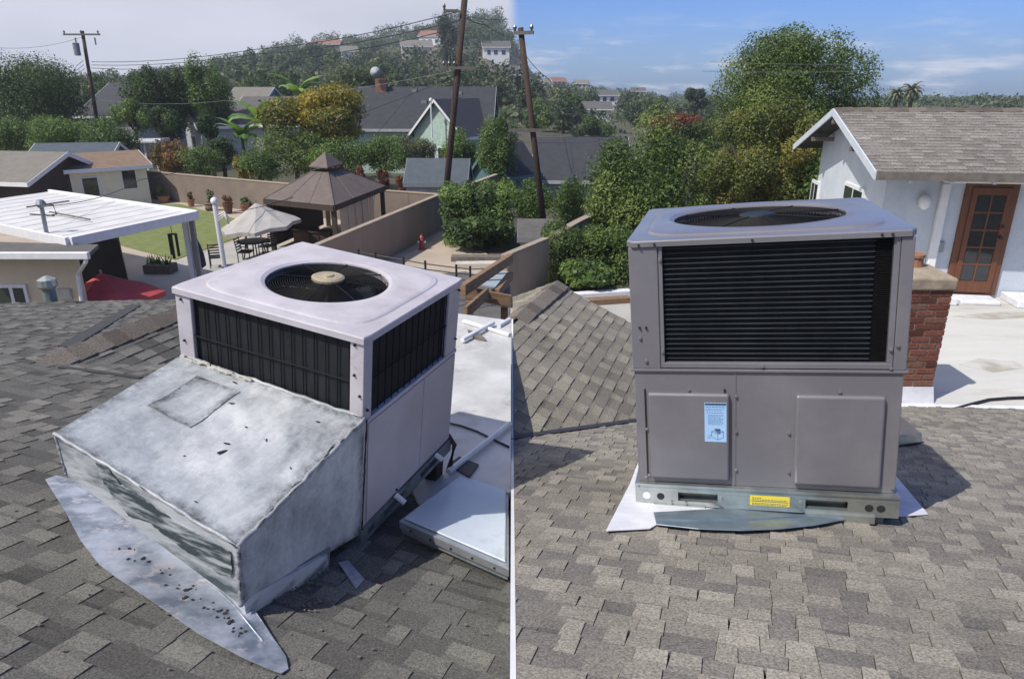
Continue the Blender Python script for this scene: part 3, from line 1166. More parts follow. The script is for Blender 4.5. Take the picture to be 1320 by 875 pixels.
for i in range(15):
    x = -hx + lft + 0.012 + (wA - lft - post - 0.024) * i / 14
    m = MB()
    m.tube([(x, 0.024, zc0), (x, 0.024, zc1)], 0.0032, 5)
    m.build('guard_wire', M['wire_black'], ua, off=offA)
for i in range(13):
    y = 0.095 + (DA - 0.26) * i / 12
    m = MB()
    m.tube([(hx - 0.022, y, zc0), (hx - 0.022, y, zc1)], 0.0032, 5)
    m.build('guard_wire', M['wire_black'], ua, off=offA)
m = MB()
m.tube([(-hx + lft, 0.021, zc0 * 0.56), (hx - post, 0.021, zc0 * 0.56)], 0.0036, 5)
m.build('guard_wire', M['wire_black'], ua, off=offA)
m = MB()
m.tube([(hx - 0.019, 0.085, zc0 * 0.56), (hx - 0.019, DA - 0.15, zc0 * 0.56)], 0.0036, 5)
m.build('guard_wire', M['wire_black'], ua, off=offA)
# lower body
b = MB()
b.box(-hx + 0.016, hx - 0.016, 0.016, DA - 0.016, -hbA, zc0 - 0.024)
b.build('lower_cabinet', M['paint_old_side'], ua, off=offA)
b = MB()
b.box(-hx + 0.008, hx - 0.008, 0.008, DA - 0.008, zc0 - 0.024, zc0)
b.build('waist_rail', M['paint_old'], ua, off=offA, bevel=0.003)
b = MB()
b.box(hx - 0.018, hx - 0.008, 0.06, DA * 0.60, -hbA + 0.01, zc0 - 0.03)
b.build('side_panel', M['paint_old_side'], ua, off=offA, bevel=0.003)
b = MB()
b.box(hx - 0.018, hx - 0.008, DA * 0.607, DA - 0.02, -hbA + 0.01, zc0 - 0.03)
b.build('side_panel', M['paint_old_side'], ua, off=offA, bevel=0.003)
# base rail with slots on the right-hand side
b = MB()
x0, x1 = hx - 0.03, hx
zt, zb = -hbA, -hbA - 0.09
for y0, y1, za, zb_ in ((0, 0.06, zt, zb), (0.06, 0.12, zt, zt - 0.03), (0.12, 0.22, zt, zb), (0.22, 0.42, zt, zt - 0.025), (0.42, 0.62, zt, zb),
                        (0.62, 0.86, zt, zt - 0.025), (0.86, DA, zt, zb)):
    b.box(x0, x1, y0 + 0.0005, y1 - 0.0005, zb_, za)
for y0, y1 in ((0.06, 0.12), (0.22, 0.42), (0.62, 0.86)):
    b.box(x0, x1, y0, y1, zb, zb + 0.025)
b.box(-hx, x0, 0, 0.03, zb, zt)
b.box(-hx, x0, DA - 0.03, DA, zb, zt)
b.box(-hx, -hx + 0.03, 0.03, DA - 0.03, zb, zt)
b.build('base_rail', M['galv_old'], ua, off=offA)
m = MB()
m.tube([(hx, 0.33, zt + 0.01), (hx + 0.06, 0.33, zt - 0.02)], 0.016, 8)
m.build('drain_stub', M['white_paint'], ua, off=offA)
m = MB()
m.tube([(hx, 0.80, zt + 0.0), (hx + 0.05, 0.80, zt - 0.02)], 0.016, 8)
m.build('drain_stub', M['white_paint'], ua, off=offA)
for y in (0.86,):
    m = MB()
    m.box(hx - 0.11, hx - 0.03, DA - 0.12, DA - 0.03, zb - 0.30, zb)
    m.build('support_leg', M['wood_dark'], ua, off=offA)
b = MB()
b.tube([(hx - 0.02, DA - 0.01, zt + 0.02), (hx + 0.02, DA + 0.01, zt - 0.05), (hx + 0.0, DA + 0.015, zt - 0.2), (hx - 0.03, DA + 0.015, zt - 0.36)], 0.016, 6)
b.build('conduit', M['wood_dark'], ua, off=offA, smooth=True)
screws([(-hx + 0.05, 0.012, -0.06), (-hx + 0.05, 0.012, -0.28), (hx - 0.03, 0.012, -0.30), (hx - 0.06, 0.012, -0.05), (hx - 0.06, 0.012, -0.2)], ua, offA, r=0.007, mat='iron')
screws([(hx - 0.008, DA - 0.04, -0.06), (hx - 0.008, DA - 0.04, -0.36), (hx - 0.008, 0.04, -0.38), (hx - 0.008, 0.35, zt + 0.03)], ua, offA, nrm=(1, 0, 0), r=0.007, mat='iron')


# duct hood, in the unit's own axes
def local_hit(u, v, Mx, x=None, y=None, z=None):
    inv = Mx.inverted()
    o_ = inv @ Vector((0, 0, EYE))
    d_ = inv.to_3x3() @ ray(u, v)
    if x is not None:
        t = (x - o_.x) / d_.x
    elif y is not None:
        t = (y - o_.y) / d_.y
    else:
        t = (z - o_.z) / d_.z
    return o_ + d_ * t


hxl, hxr = -hx - 0.012, hx - 0.02
ft_r = local_hit(306, 704, MA_top, x=hxr)
ft_l = local_hit(70, 558, MA_top, y=ft_r.y)
fb_r = local_hit(312, 779, MA_top, x=hxr)
fb_r.y = ft_r.y
fb_l = local_hit(86, 612, MA_top, y=ft_r.y)
bt_l = local_hit(231, 459, MA_top, y=0.0)
bt_r = local_hit(468, 541, MA_top, y=0.0)
bb_r = local_hit(462, 690, MA_top, y=0.0)
print('hood', ft_r, ft_l, fb_r, fb_l, bt_l, bt_r, bb_r)
zbk = bb_r.z
back = 0.012


def grid_face(b, A, B_, C, D_, nx, ny, fn):
    """bilinear patch A(0,0) B(1,0) C(1,1) D(0,1), displaced by fn(s,t)->Vector"""
    k = []
    for j in range(ny + 1):
        for i in range(nx + 1):
            s, t = i / nx, j / ny
            p = (A * (1 - s) + B_ * s) * (1 - t) + (D_ * (1 - s) + C * s) * t
            k.append(p + fn(s, t))
            b.edge[len(b.v) + len(k) - 1] = max(0.0, 1 - min(s, 1 - s, t, 1 - t) / 0.07)
    b.add(k, [(j * (nx + 1) + i, j * (nx + 1) + i + 1, (j + 1) * (nx + 1) + i + 1, (j + 1) * (nx + 1) + i) for j in range(ny) for i in range(nx)])


def sag(s, t):
    e = 16 * s * (1 - s) * t * (1 - t)
    return Vector((0, 0, -0.010 * e + 0.006 * math.sin(9 * s + 4 * t) * e + 0.005 * math.sin(17 * t + 3 * s) * e + 0.0035 * math.sin(31 * s + 11 * t) * math.sin(23 * t) * e))


TFL, TFR, TBL, TBR = ft_l, ft_r, Vector((bt_l.x, back, bt_l.z)), Vector((bt_r.x, back, bt_r.z))
BFL, BFR, BBR = fb_l, fb_r, Vector((bb_r.x, back, zbk))
BBL = Vector((TBL.x, back, zbk))
b = MB()
grid_face(b, TFL, TFR, TBR, TBL, 60, 48, sag)
hood = b.build('hood_top', M['silver_coat'], ua, off=offA, smooth=True)
b = MB()
grid_face(b, BFL, BFR, TFR, TFL, 60, 16, lambda s, t: Vector((0, 0.004 * math.sin(7 * s) * 4 * t * (1 - t), 0)))
b.build('hood_front', M['silver_worn'], ua, off=offA, smooth=True)
b = MB()
grid_face(b, BFR, BBR, TBR, TFR, 40, 30, lambda s, t: Vector((0.004 * math.sin(6 * s + 5 * t) * 16 * s * (1 - s) * t * (1 - t), 0, 0)))
b.build('hood_side', M['silver_side'], ua, off=offA, smooth=True)
b = MB()
grid_face(b, BBL, BFL, TFL, TBL, 4, 3, lambda s, t: Vector((0, 0, 0)))
b.quad(BFL, BBL, BBR, BFR)
b.build('hood_side', M['silver_coat'], ua, off=offA)


def seam_bead(pts, r, name='mastic_seam', mat='mastic', jit=0.004):
    q = []
    for a_, c_ in zip(pts[:-1], pts[1:]):
        for i in range(26):
            q.append(a_.lerp(c_, i / 26) + Vector((rng.uniform(-jit, jit), rng.uniform(-jit, jit), rng.uniform(-jit, jit))))
    q.append(pts[-1])
    m_ = MB()
    m_.tube(q, [r * rng.uniform(0.7, 1.3) for _ in q], 6)
    return m_.build(name, M[mat], ua, off=offA, smooth=True)


seam_bead([BFL, TFL], 0.006, jit=0.002)
seam_bead([TFL, TFR, TBR], 0.009, jit=0.004)
seam_bead([TFR, BFR], 0.009)
seam_bead([TBL, TBR], 0.010)
seam_bead([TBL.lerp(TBR, .03) + Vector((0, -.015, .004)), TBL.lerp(TBR, .42) + Vector((0, -.02, .004))], 0.010, 'sealant_smear', 'sealant', 0.010)
seam_bead([TBR + Vector((0.012, 0, 0)), BBR + Vector((0.012, 0, 0))], 0.004, 'seam_gap', 'tar', 0.001)
# patch plate on the hood top


def hood_pt(s, t):
    return (TFL * (1 - s) + TFR * s) * (1 - t) + (TBL * (1 - s) + TBR * s) * t + sag(s, t)


nrm_top = (TFR - TFL).cross(TBL - TFL).normalized()
b = MB()
grid_face(b, hood_pt(.16, .46), hood_pt(.40, .46), hood_pt(.42, .86), hood_pt(.18, .86), 6, 6,
          lambda s, t: hood_pt(.16 + .02 * t + .24 * s, .46 + .4 * t) - ((hood_pt(.16, .46) * (1 - s) + hood_pt(.40, .46) * s) * (1 - t) + (hood_pt(.18, .86) * (1 - s) + hood_pt(.42, .86) * s) * t) + nrm_top * 0.004)
b.build('patch_plate', M['silver_coat'], ua, off=offA, smooth=True)
for (s0, t0_, s1, t1) in ((.16, .46, .18, .86), (.18, .86, .42, .86), (.16, .46, .40, .46)):
    m = MB()
    m.tube([hood_pt(s0 + (s1 - s0) * k / 8, t0_ + (t1 - t0_) * k / 8) + nrm_top * .003 for k in range(9)], 0.0022, 5)
    m.build('patch_joint', M['galv_old'], ua, off=offA)
wpx = [(122, 598), (138, 604), (156, 622), (180, 634), (205, 655), (232, 672), (262, 690), (296, 712), (299, 724), (298, 744), (280, 736), (258, 718), (236, 706), (214, 690),
       (190, 668), (168, 660), (150, 642), (133, 622)]
m = MB()
wp3 = [local_hit(u + rng.uniform(-3, 3), v + rng.uniform(-3, 3), MA_top, y=TFR.y) - Vector((0, 0.006, 0)) for u, v in wpx]
wj = []
for i in range(len(wp3)):
    p, q = wp3[i], wp3[(i + 1) % len(wp3)]
    for f in range(5):
        wj.append(p.lerp(q, f / 5 + rng.uniform(-.05, .05)) + Vector((rng.uniform(-.003, .003), 0, rng.uniform(-.005, .005))))
m.slab(wj, (0, 0.003, 0))
m.build('worn_patch', M['worn_dark'], ua, off=offA)
# tar streaks and flakes on the hood
for s, t, l, a in ((.62, .40, .05, 1.2), (.60, .46, .03, .5), (.45, .74, .035, .8), (.72, .60, .02, 2.0), (.60, .62, .018, .3), (.18, .70, .02, 1.4), (.84, .86, .03, .4),
                   (.72, .08, .02, .2), (.50, .28, .014, .9), (.91, .50, .016, 2.4), (.36, .92, .03, .1)):
    p = hood_pt(s, t) + nrm_top * 0.002
    dx = (TFR - TFL).normalized()
    dy = nrm_top.cross(dx)
    pts = []
    for k in range(7):
        q = 2 * math.pi * k / 7
        rr = rng.uniform(0.55, 1.2)
        xx, yy = math.cos(q) * l * rr * 0.5, math.sin(q) * l * rr * 0.14
        pts.append(p + dx * (xx * math.cos(a) - yy * math.sin(a)) + dy * (xx * math.sin(a) + yy * math.cos(a)))
    m = MB()
    m.slab(pts, nrm_top * 0.003)
    m.build('tar_fleck', M['tar'], ua, off=offA)
for k in range(34):
    f = rng.random()
    e_ = rng.choice([(TFL, TFR), (TFR, TBR), (TBL, TBR), (TFR, BFR), (TFR, TBR), (BFR, BBR)])
    p = e_[0].lerp(e_[1], f)
    d = (e_[1] - e_[0]).normalized()
    l = rng.uniform(.015, .05)
    off_ = Vector((rng.uniform(-.012, .012), rng.uniform(-.012, .004), rng.uniform(.004, .009)))
    m = MB()
    m.tube([p + off_, p + d * l * .5 + off_ + Vector((0, rng.uniform(-.004, .004), 0)), p + d * l + off_], [.0012, .0026, .001], 5)
    m.build('tar_crack', M['tar'], ua, off=offA)
# curb below the hood
b = MB()
cA = [on_plane(96, 604, PL), on_plane(318, 797, PL), on_plane(424, 736, PL), on_plane(300, 560, PL)]
b.slab([p - Vector((0, 0, 0.05)) for p in cA], Vector((0, 0, 0.14)))
tag(b.build('duct_curb', M['silver_worn']), 'weathered metal curb under the silver duct hood', 'roof curb')
# flashing pan on the shingles, torn lens shape
fl = [(58, 622), (72, 617), (98, 622), (130, 640), (210, 694), (290, 757), (330, 800), (352, 828), (368, 852), (371, 868), (362, 874), (345, 868), (310, 852),
      (255, 822), (190, 776), (148, 748), (128, 733), (104, 702), (84, 664)]
upl = PL[0].normalized()
b = MB()
P = []
for i, (u, v) in enumerate(fl):
    P.append(on_plane(u, v, PL) + upl * (0.017 if i not in (4, 5, 6) else 0.03))
n = len(P)
cen = [on_plane(u, v, PL) + upl * 0.02 for u, v in ((90, 636), (140, 674), (200, 727), (262, 783), (322, 830))]
b.slab(P, upl * 0.003)
fo = tag(b.build('metal_flashing', M['flash']), 'torn shiny sheet-metal flashing lying on shingles beside the duct hood', 'flashing')
# pressed crease along the pan
b = MB()
b.tube([on_plane(u, v, PL) + upl * 0.0195 for u, v in ((92, 628), (135, 655), (190, 695), (250, 740), (300, 785), (338, 832))], 0.005, 6)
b.build('crease', M['flash'], fo, smooth=True)
for i in range(46):
    s = rng.random() ** 0.7
    u = 150 + s * 170 + rng.uniform(-6, 6)
    v = 700 + s * 122 + rng.uniform(-8, 16)
    c = on_plane(u, v, PL) + upl * 0.021
    l = rng.uniform(0.003, 0.009)
    m = MB()
    m.slab([c + EE * l * math.cos(k) * rng.uniform(.5, 1.4) + HD * l * math.sin(k) * rng.uniform(.5, 1.4) for k in (0, 1.1, 2.3, 3.4, 4.6, 5.5)], upl * 0.003)
    m.build('tar_fleck', M['tar'], fo)
# rail of wood and metal below the hood's right side
b = MB()
b.beam(on_plane(316, 790, PL) + upl * 0.05, on_plane(418, 728, PL) + upl * 0.05, 0.05, 0.09)
tag(b.build('curb_rail', M['galv_old']), 'dirty grey curb rail along the right foot of the duct hood', 'curb rail')
b = MB()
pp = [on_plane(u, v, PL) + upl * 0.018 for u, v in ((436, 730), (448, 727), (469, 752), (458, 764))]
b.slab(pp, upl * 0.004)
tag(b.build('metal_scrap', M['flash']), 'small bent strip of silver flashing on shingles below the old unit', 'metal scrap')
# bits of debris
deb = MB()
for i in range(120):
    if i < 70:
        u, v = rng.gauss(392, 22), rng.gauss(768, 14)
    else:
        u, v = rng.uniform(0, 650), rng.uniform(640, 870)
    c = on_plane(u, v, PL) + upl * 0.016
    l = rng.uniform(0.004, 0.012)
    a = rng.uniform(0, 6)
    deb.slab([c + EE * l * math.cos(k + a) + HD * l * 0.5 * math.sin(k + a) for k in (0, 1.5, 3.1, 4.5)], upl * 0.004)
deb.build('roof_debris', M['wood_grey'], kind='stuff')

# ---- new unit
posB = Vector((1.0929, 2.9976, -0.5917)) + Vector((0, 0, EYE))
MB_top = unit_matrix(posB, -0.2731, -0.0306, -0.0994)
wB, DB, hmB, hbB = 1.2, 1.2239, 0.6164, 1.2187
RAILH = 0.115
offB = Vector((0, DB / 2, -hbB - RAILH))
ub = thing('packaged_air_conditioner', 'new dark grey rooftop air conditioner with a louvred black coil front', 'air conditioner', mat=MB_top @ Matrix.Translation(offB))
hx = wB / 2
cap_with_hole(wB, DB, 0.415, 0.028, 0.0, DB / 2, 0.02).build('top_cover', M['paint_new'], ub, off=offB)
b = MB()
b.lathe([(0.395, -0.40), (0.408, -0.031), (0.413, -0.031), (0.413, -0.40)], 40, (0, DB / 2, 0))
b.build('fan_shroud', M['dark_metal'], ub, off=offB)
b = MB()
fan_guard(b, 0, DB / 2, 0.41, -0.002, 24, 8, 0.0026, 0.012)
b.build('fan_guard', M['wire_black'], ub, off=offB)
fan_blades(0, DB / 2, 0.39, -0.13, ub, offB, 3)
b = MB()
b.lathe([(0.09, -0.02), (0.09, 0.012), (0.08, 0.02), (0.001, 0.021)], 24, (0, DB / 2, 0))
b.build('motor_hub', M['dark_metal'], ub, off=offB)
zc0, zc1 = -hmB, -0.03
pl_, pr_ = 0.142, 0.062
for (x0, x1, y0, y1) in ((-hx + 0.010, -hx + pl_, 0.010, 0.07), (hx - pr_, hx - 0.010, 0.010, 0.07), (-hx + 0.010, -hx + 0.1, DB - 0.07, DB - 0.01), (hx - 0.1, hx - 0.010, DB - 0.07, DB - 0.01)):
    m = MB()
    m.box(x0, x1, y0, y1, zc0, zc1)
    m.build('corner_post', M['paint_new'], ub, off=offB, bevel=0.004)
b = MB()
b.box(-hx + 0.012, -hx + 0.03, 0.07, DB - 0.07, zc0, zc1)
b.build('side_panel', M['paint_new'], ub, off=offB)
b = MB()
b.box(hx - 0.03, hx - 0.012, 0.07, DB - 0.07, zc0, zc1)
b.build('side_panel', M['paint_new'], ub, off=offB)
b = MB()
b.box(-hx + 0.1, hx - 0.1, DB - 0.03, DB - 0.015, zc0, zc1)
b.build('rear_panel', M['paint_new'], ub, off=offB)
b = MB()
b.box(-hx + pl_ - 0.02, hx - pr_ + 0.02, 0.05, 0.08, zc0, zc1)
b.build('coil', M['coil'], ub, off=offB)
m = MB()
m.box(-hx + pl_ + 0.002, -hx + pl_ + 0.02, 0.014, 0.05, zc0 + 0.03, zc1)
m.build('coil_frame', M['paint_new'], ub, off=offB, bevel=0.002)
m = MB()
m.box(hx - pr_ - 0.026, hx - pr_ - 0.002, 0.014, 0.05, zc0 + 0.03, zc1)
m.build('coil_frame', M['paint_new'], ub, off=offB, bevel=0.002)
b = MB()
b.box(-hx + pl_ + 0.002, hx - pr_ - 0.002, 0.012, 0.06, zc0 + 0.004, zc0 + 0.03)
b.build('coil_sill', M['paint_new'], ub, off=offB, bevel=0.003)
nb = 23
for i in range(nb):
    z = zc0 + 0.045 + (zc1 - zc0 - 0.06) * i / (nb - 1)
    m = MB()
    m.box(-hx + pl_ + 0.02, hx - pr_ - 0.094, 0.028, 0.044, z, z + 0.0034)
    m.build('guard_bar', M['fin_bar'], ub, off=offB)
b = MB()
for i in range(60):
    z = zc0 + 0.035 + (zc1 - zc0 - 0.045) * i / 59
    b.box(hx - pr_ - 0.094, hx - pr_ - 0.026, 0.034, 0.049, z, z + 0.003)
b.build('coil_bend', M['wire_black'], ub, off=offB)
b = MB()
b.box(-hx + 0.002, hx - 0.002, 0.004, DB - 0.004, zc0 - 0.012, zc0)
b.build('waist_rail', M['paint_new'], ub, off=offB, bevel=0.002)
b = MB()
b.box(-hx + 0.016, hx - 0.016, 0.016, DB - 0.016, -hbB, zc0 - 0.012)
b.build('lower_cabinet', M['paint_new'], ub, off=offB, bevel=0.004)
# two raised access panels
pan = []
for x0, x1 in ((-hx + 0.078, -hx + 0.455), (hx - 0.455, hx - 0.085)):
    m = MB()
    m.box(x0, x1, -0.014, 0.02, -hbB + 0.035, zc0 - 0.118)
    pan.append(m.build('access_panel', M['paint_new'], ub, off=offB, bevel=0.012))
    for k in pan[-1].modifiers:
        k.segments = 3
b = MB()
b.box(-hx + 0.43, -hx + 0.438, 0.009, 0.0165, -hbB + 0.03, zc0 - 0.1)
b.build('panel_seam', M['dark_metal'], ub, off=offB)
b = MB()
b.box(-hx + 0.060, -hx + 0.066, 0.009, 0.0165, -hbB + 0.03, zc0 - 0.105)
b.build('panel_seam', M['dark_metal'], ub, off=offB)
m = MB()
m.box(-hx + 0.478, -hx + 0.484, 0.012, 0.0172, -hbB + 0.005, zc0 - 0.02)
m.build('panel_joint', M['paint_new'], ub, off=offB)
scr = []
for z in (-0.75, -0.93, -1.13):
    scr.append((-hx + 0.485, 0.014, z))
scr += [(-hx + 0.27, 0.014, zc0 - 0.105), (-hx + 0.066, 0.014, -0.93), (hx - 0.27, 0.014, zc0 - 0.105), (hx - 0.48, 0.014, -0.93), (hx - 0.476, 0.014, -1.13),
        (-hx + 0.055, 0.014, -1.19), (hx - 0.03, 0.014, -1.19), (-hx + 0.07, 0.014, -1.18)]
screws(scr, ub, offB, r=0.008)
screws([(-hx + 0.05, 0.008, -0.46), (-hx + 0.075, 0.008, -0.575), (-hx + pl_ + 0.011, 0.012, -0.09), (-hx + pl_ + 0.011, 0.012, -0.53), (hx - 0.05, 0.008, -0.5),
        (hx - pr_ - 0.014, 0.012, -0.52), (0.0, 0.010, zc0 + 0.016), (hx - pr_ - 0.01, 0.008, zc0 + 0.012)], ub, offB, r=0.009)
screws([(-hx + 0.06, -0.001, -0.018), (-hx + 0.13, -0.001, -0.016), (-hx + 0.55, -0.001, -0.016), (hx - 0.14, -0.001, -0.016), (hx - 0.1, -0.001, -0.016),
        (-hx + 0.05, 0.008, -0.41), (-hx + 0.08, 0.008, -0.41)], ub, offB, r=0.006, mat='iron')
# blue instruction label with header, text lines and a line drawing
lx0, lx1, lz1, lz0 = -hx + 0.342, -hx + 0.442, -0.775, -0.975
yb = -0.0145
lab = MB().box(lx0, lx1, yb - 0.0012, yb + 0.0004, lz0, lz1).build('instruction_label', M['label_blue'], ub, off=offB)
m = MB()
m.box(lx0 + 0.002, lx1 - 0.002, yb - 0.002, yb - 0.001, lz1 - 0.012, lz1 - 0.002)
m.build('label_header', M['label_ink'], lab, off=offB)
m = MB()
for k, (zz, x_a, x_b, hh) in enumerate([(-0.018, .006, .094, .005), (-0.030, .006, .09, .003), (-0.037, .006, .08, .003), (-0.048, .01, .085, .004)] +
                                       [(-0.060 - 0.006 * q, .016, .086 - .01 * (q % 3 == 2), .0026) for q in range(9)]):
    x = lx0 + x_a
    while x < lx0 + x_b:
        ww = rng.uniform(0.005, 0.013)
        m.box(x, min(x + ww, lx0 + x_b), yb - 0.0019, yb - 0.001, lz1 + zz - hh, lz1 + zz)
        x += ww + 0.003
m.build('label_text', M['label_mid'], lab, off=offB)
m = MB()
cx_, cz_ = lx0 + 0.058, lz0 + 0.042


def ink(x0, z0, x1, z1, t=0.0016):
    m.beam((x0, yb - 0.0016, z0), (x1, yb - 0.0016, z1), 0.001, t, up=(0, -1, 0.001))


for (a0, b0, a1, b1) in ((-.026, .012, 0, .022), (0, .022, .028, .012), (.028, .012, .002, .0), (.002, 0, -.026, .012), (-.026, .012, -.026, -.016), (-.026, -.016, .002, -.03),
                         (.002, -.03, .002, 0), (.028, .012, .028, -.018), (.028, -.018, .002, -.03), (-.045, -.012, -.026, -.006), (-.045, -.024, -.03, -.02)):
    m.beam((cx_ + a0, yb - 0.0015, cz_ + b0), (cx_ + a1, yb - 0.0015, cz_ + b1), 0.0018, 0.0008)
m.lathe([(0.013, 0), (0.013, 0.001)], 12, (cx_ + 0.001, yb - 0.0010, cz_ + 0.02))
m.box(cx_ - .012, cx_ + .014, yb - 0.002, yb - 0.001, cz_ + 0.017, cz_ + 0.026)
m.build('label_drawing', M['label_ink'], lab, off=offB)
# base rail with slots and holes
b = MB()
zt, zb = -hbB, -hbB - RAILH
y0, y1 = -0.006, 0.02
b.box(-hx, hx, y0, y1, zt - 0.022, zt)
b.box(-hx, hx, y0, y1, zt - 0.042, zt - 0.0225)
segs = [(-hx, -hx + 0.21), (-hx + 0.40, -hx + 0.80), (-hx + 0.985, hx)]
for a, c in segs:
    b.box(a, c, y0, y1, zb + 0.025, zt - 0.0425)
b.box(-hx, hx, y0, y1, zb, zb + 0.0245)
b.box(-hx + 0.21, -hx + 0.40, y1 + 0.03, y1 + 0.04, zb, zt - 0.04)
b.box(-hx + 0.80, -hx + 0.985, y1 + 0.03, y1 + 0.04, zb, zt - 0.04)
b.box(-hx, -hx + 0.02, y1, DB, zb, zt)
b.box(hx - 0.02, hx, y1, DB, zb, zt)
b.box(-hx + .02, hx - .02, DB - 0.02, DB, zb, zt)
rail = b.build('base_rail', M['galv'], ub, off=offB)
m = MB()
m.box(-hx - 0.001, hx + 0.001, y0 - 0.010, y0 - 0.0004, zt - 0.010, zt + 0.001)
m.build('rail_lip', M['galv'], rail, off=offB)
for x in (-hx + 0.055, -hx + 0.125, hx - 0.075, hx - 0.125):
    m = MB()
    m.tube([(x, y0 - 0.0008, zt - 0.07), (x, y0 + 0.004, zt - 0.07)], 0.019, 16)
    m.build('lifting_hole', M['white_membrane' if x < -hx + 0.1 else 'tar'], rail, off=offB)
m = MB()
m.box(-hx + 0.55, -hx + 0.73, y0 - 0.0022, y0 - 0.0004, zt - 0.088, zt - 0.036)
yl = m.build('warning_label', M['label_yellow'], ub, off=offB)
m = MB()
m.box(-hx + 0.556, -hx + 0.724, y0 - 0.0030, y0 - 0.0018, zt - 0.066, zt - 0.063)
for r_, zz in enumerate((-0.046, -0.055, -0.074, -0.081)):
    x = -hx + 0.56
    while x < -hx + (0.60 if r_ == 0 else 0.715):
        ww = rng.uniform(0.005, 0.012)
        m.box(x, x + ww, y0 - 0.0030, y0 - 0.0018, zt + zz - 0.003, zt + zz)
        x += ww + 0.003
m.build('label_text', M['label_ink'], yl, off=offB)
screws([(-hx + 0.18, y0 - 0.0004, zb + 0.02), (-hx + 0.25, y0 - 0.0004, zb + 0.02), (-hx + 0.02, y0 - 0.0004, zt - 0.02), (-hx + .42, y0 - 0.0004, zt - .06), (-hx + .78, y0 - .0004, zt - .06)], ub, offB, r=0.006)
# lower curb brackets
for xa, xb in ((-hx + 0.09, -hx + 0.34), (hx - 0.40, hx - 0.10)):
    m = MB()
    m.box(xa, xb, y0 - 0.012, y0 - 0.0005, zb - 0.03, zb + 0.006)
    m.build('bracket', M['galv'], ub, off=offB)

# curb, flashing and white membrane under the new unit
upr = PR[0].normalized()


def onr(u, v, h):
    return on_plane(u, v, PR) + upr * h


b = MB()
b.slab([onr(u, v, 0.019) for u, v in ((781, 690), (838, 687), (850, 680), (960, 672), (1090, 666), (1100, 675), (1196, 668), (1150, 612), (1128, 590), (826, 590), (812, 628))], upr * 0.004)
tag(b.build('roof_membrane', M['white_membrane']), 'white roofing membrane patch showing around the feet of the new unit', 'membrane')
b = MB()
b.slab([onr(u, v, 0.026) for u, v in ((842, 668), (980, 660), (1108, 655), (1106, 669), (1092, 677), (1050, 685), (1005, 690), (955, 692), (900, 690), (846, 684))], upr * 0.006)
fb = tag(b.build('metal_flashing', M['galv_blue'], bevel=0.003), 'curved galvanized flashing strip at the front foot of the new unit', 'flashing')
b = MB()
b.tube([onr(u, v, 0.033) for u, v in ((845, 679), (900, 680), (960, 679), (1020, 675), (1106, 664))], 0.006, 6)
b.build('upturned_edge', M['galv_blue'], fb)
b = MB()
inv = MB_top
cpts = [inv @ Vector(p) for p in ((-hx + 0.06, 0.03, zb), (hx - 0.05, 0.03, zb), (hx - 0.05, DB - 0.05, zb), (-hx + 0.06, DB - 0.05, zb))]
b.hexa([Vector((p.x, p.y, zr(p.x, p.y) - 0.05)) for p in cpts], cpts)
tag(b.build('roof_curb', M['galv_old']), 'dark metal curb box hidden between shingles and the new unit', 'roof curb')
b = MB()
b.slab([onr(u, v, 0.03) for u, v in ((1150, 580), (1188, 574), (1160, 548), (1140, 550))], upr * 0.06)
tag(b.build('duct_stub', M['galv']), 'low metal duct cover in the shade right of the new unit', 'duct cover')

# ------------------------------------------------------------------ skylight and silver flat roof (left)
sk = thing('skylight', 'flat pale skylight with a silver frame beside the old unit', 'skylight', on_plane(600, 690, PL))
zsk = 0.115
skp = [(514, 671), (600, 606), (656, 628), (656, 733)]


def onl(u, v, h):
    return on_plane(u, v, (PL[0], PL[1] + h))


top = [onl(u, v, zsk) for u, v in skp]
b = MB()
b.slab([p - Vector((0, 0, 0.05)) for p in top], (0, 0, 0.05))
fr = b.build('frame', M['alu'], sk, world=True, bevel=0.006)
c = sum(top, Vector()) / 4
b = MB()
b.slab([p.lerp(c, 0.075) + Vector((0, 0, 0.002)) for p in top], (0, 0, 0.012))
b.build('pane', M['acrylic'], sk, world=True, bevel=0.008)
b = MB()
b.slab([p.lerp(c, 0.03) - Vector((0, 0, 0.075)) for p in top], (0, 0, 0.026))
b.build('frame_step', M['alu'], sk, world=True)
b = MB()
b.slab([p.lerp(c, 0.09) - Vector((0, 0, 0.20)) for p in top], (0, 0, 0.125))
b.build('curb', M['galv_old'], sk, world=True)
for k in range(5):
    p = top[0].lerp(top[3], 0.12 + 0.19 * k) - Vector((0, 0, 0.028))
    n_ = -EE.cross(Vector((0, 0, 1)))
    m = MB()
    m.tube([p, p - HD * 0.006], 0.006, 6)
    m.build('screw', M['iron'], sk, world=True)

ZS = EYE - 2.30
b = MB()
sp = [at_z(u, v, ZS) for u, v in ((540, 650), (658.5, 634), (658.5, 413), (560, 400), (470, 420), (500, 560))]
b.slab([p - Vector((0, 0, 0.1)) for p in sp], (0, 0, 0.1))
fr_ = thing('flat_roof_house', 'silver-coated low roof strewn with white pipes behind the old unit', 'house', (-0.6, 5.5, 0))
b.build('roof_sheet', M['silver_roof'], fr_, world=True)
skirt(sp, 0, 'stucco_beige', fr_, inset=0.05)


def pipe(a, c, r, label, mat='pvc', name='plastic_pipe'):
    m_ = MB()
    m_.tube([a, c], r, 10)
    return tag(m_.build(name, M[mat], smooth=False), label, 'pipe', 'white pipes lying on the silver roof')


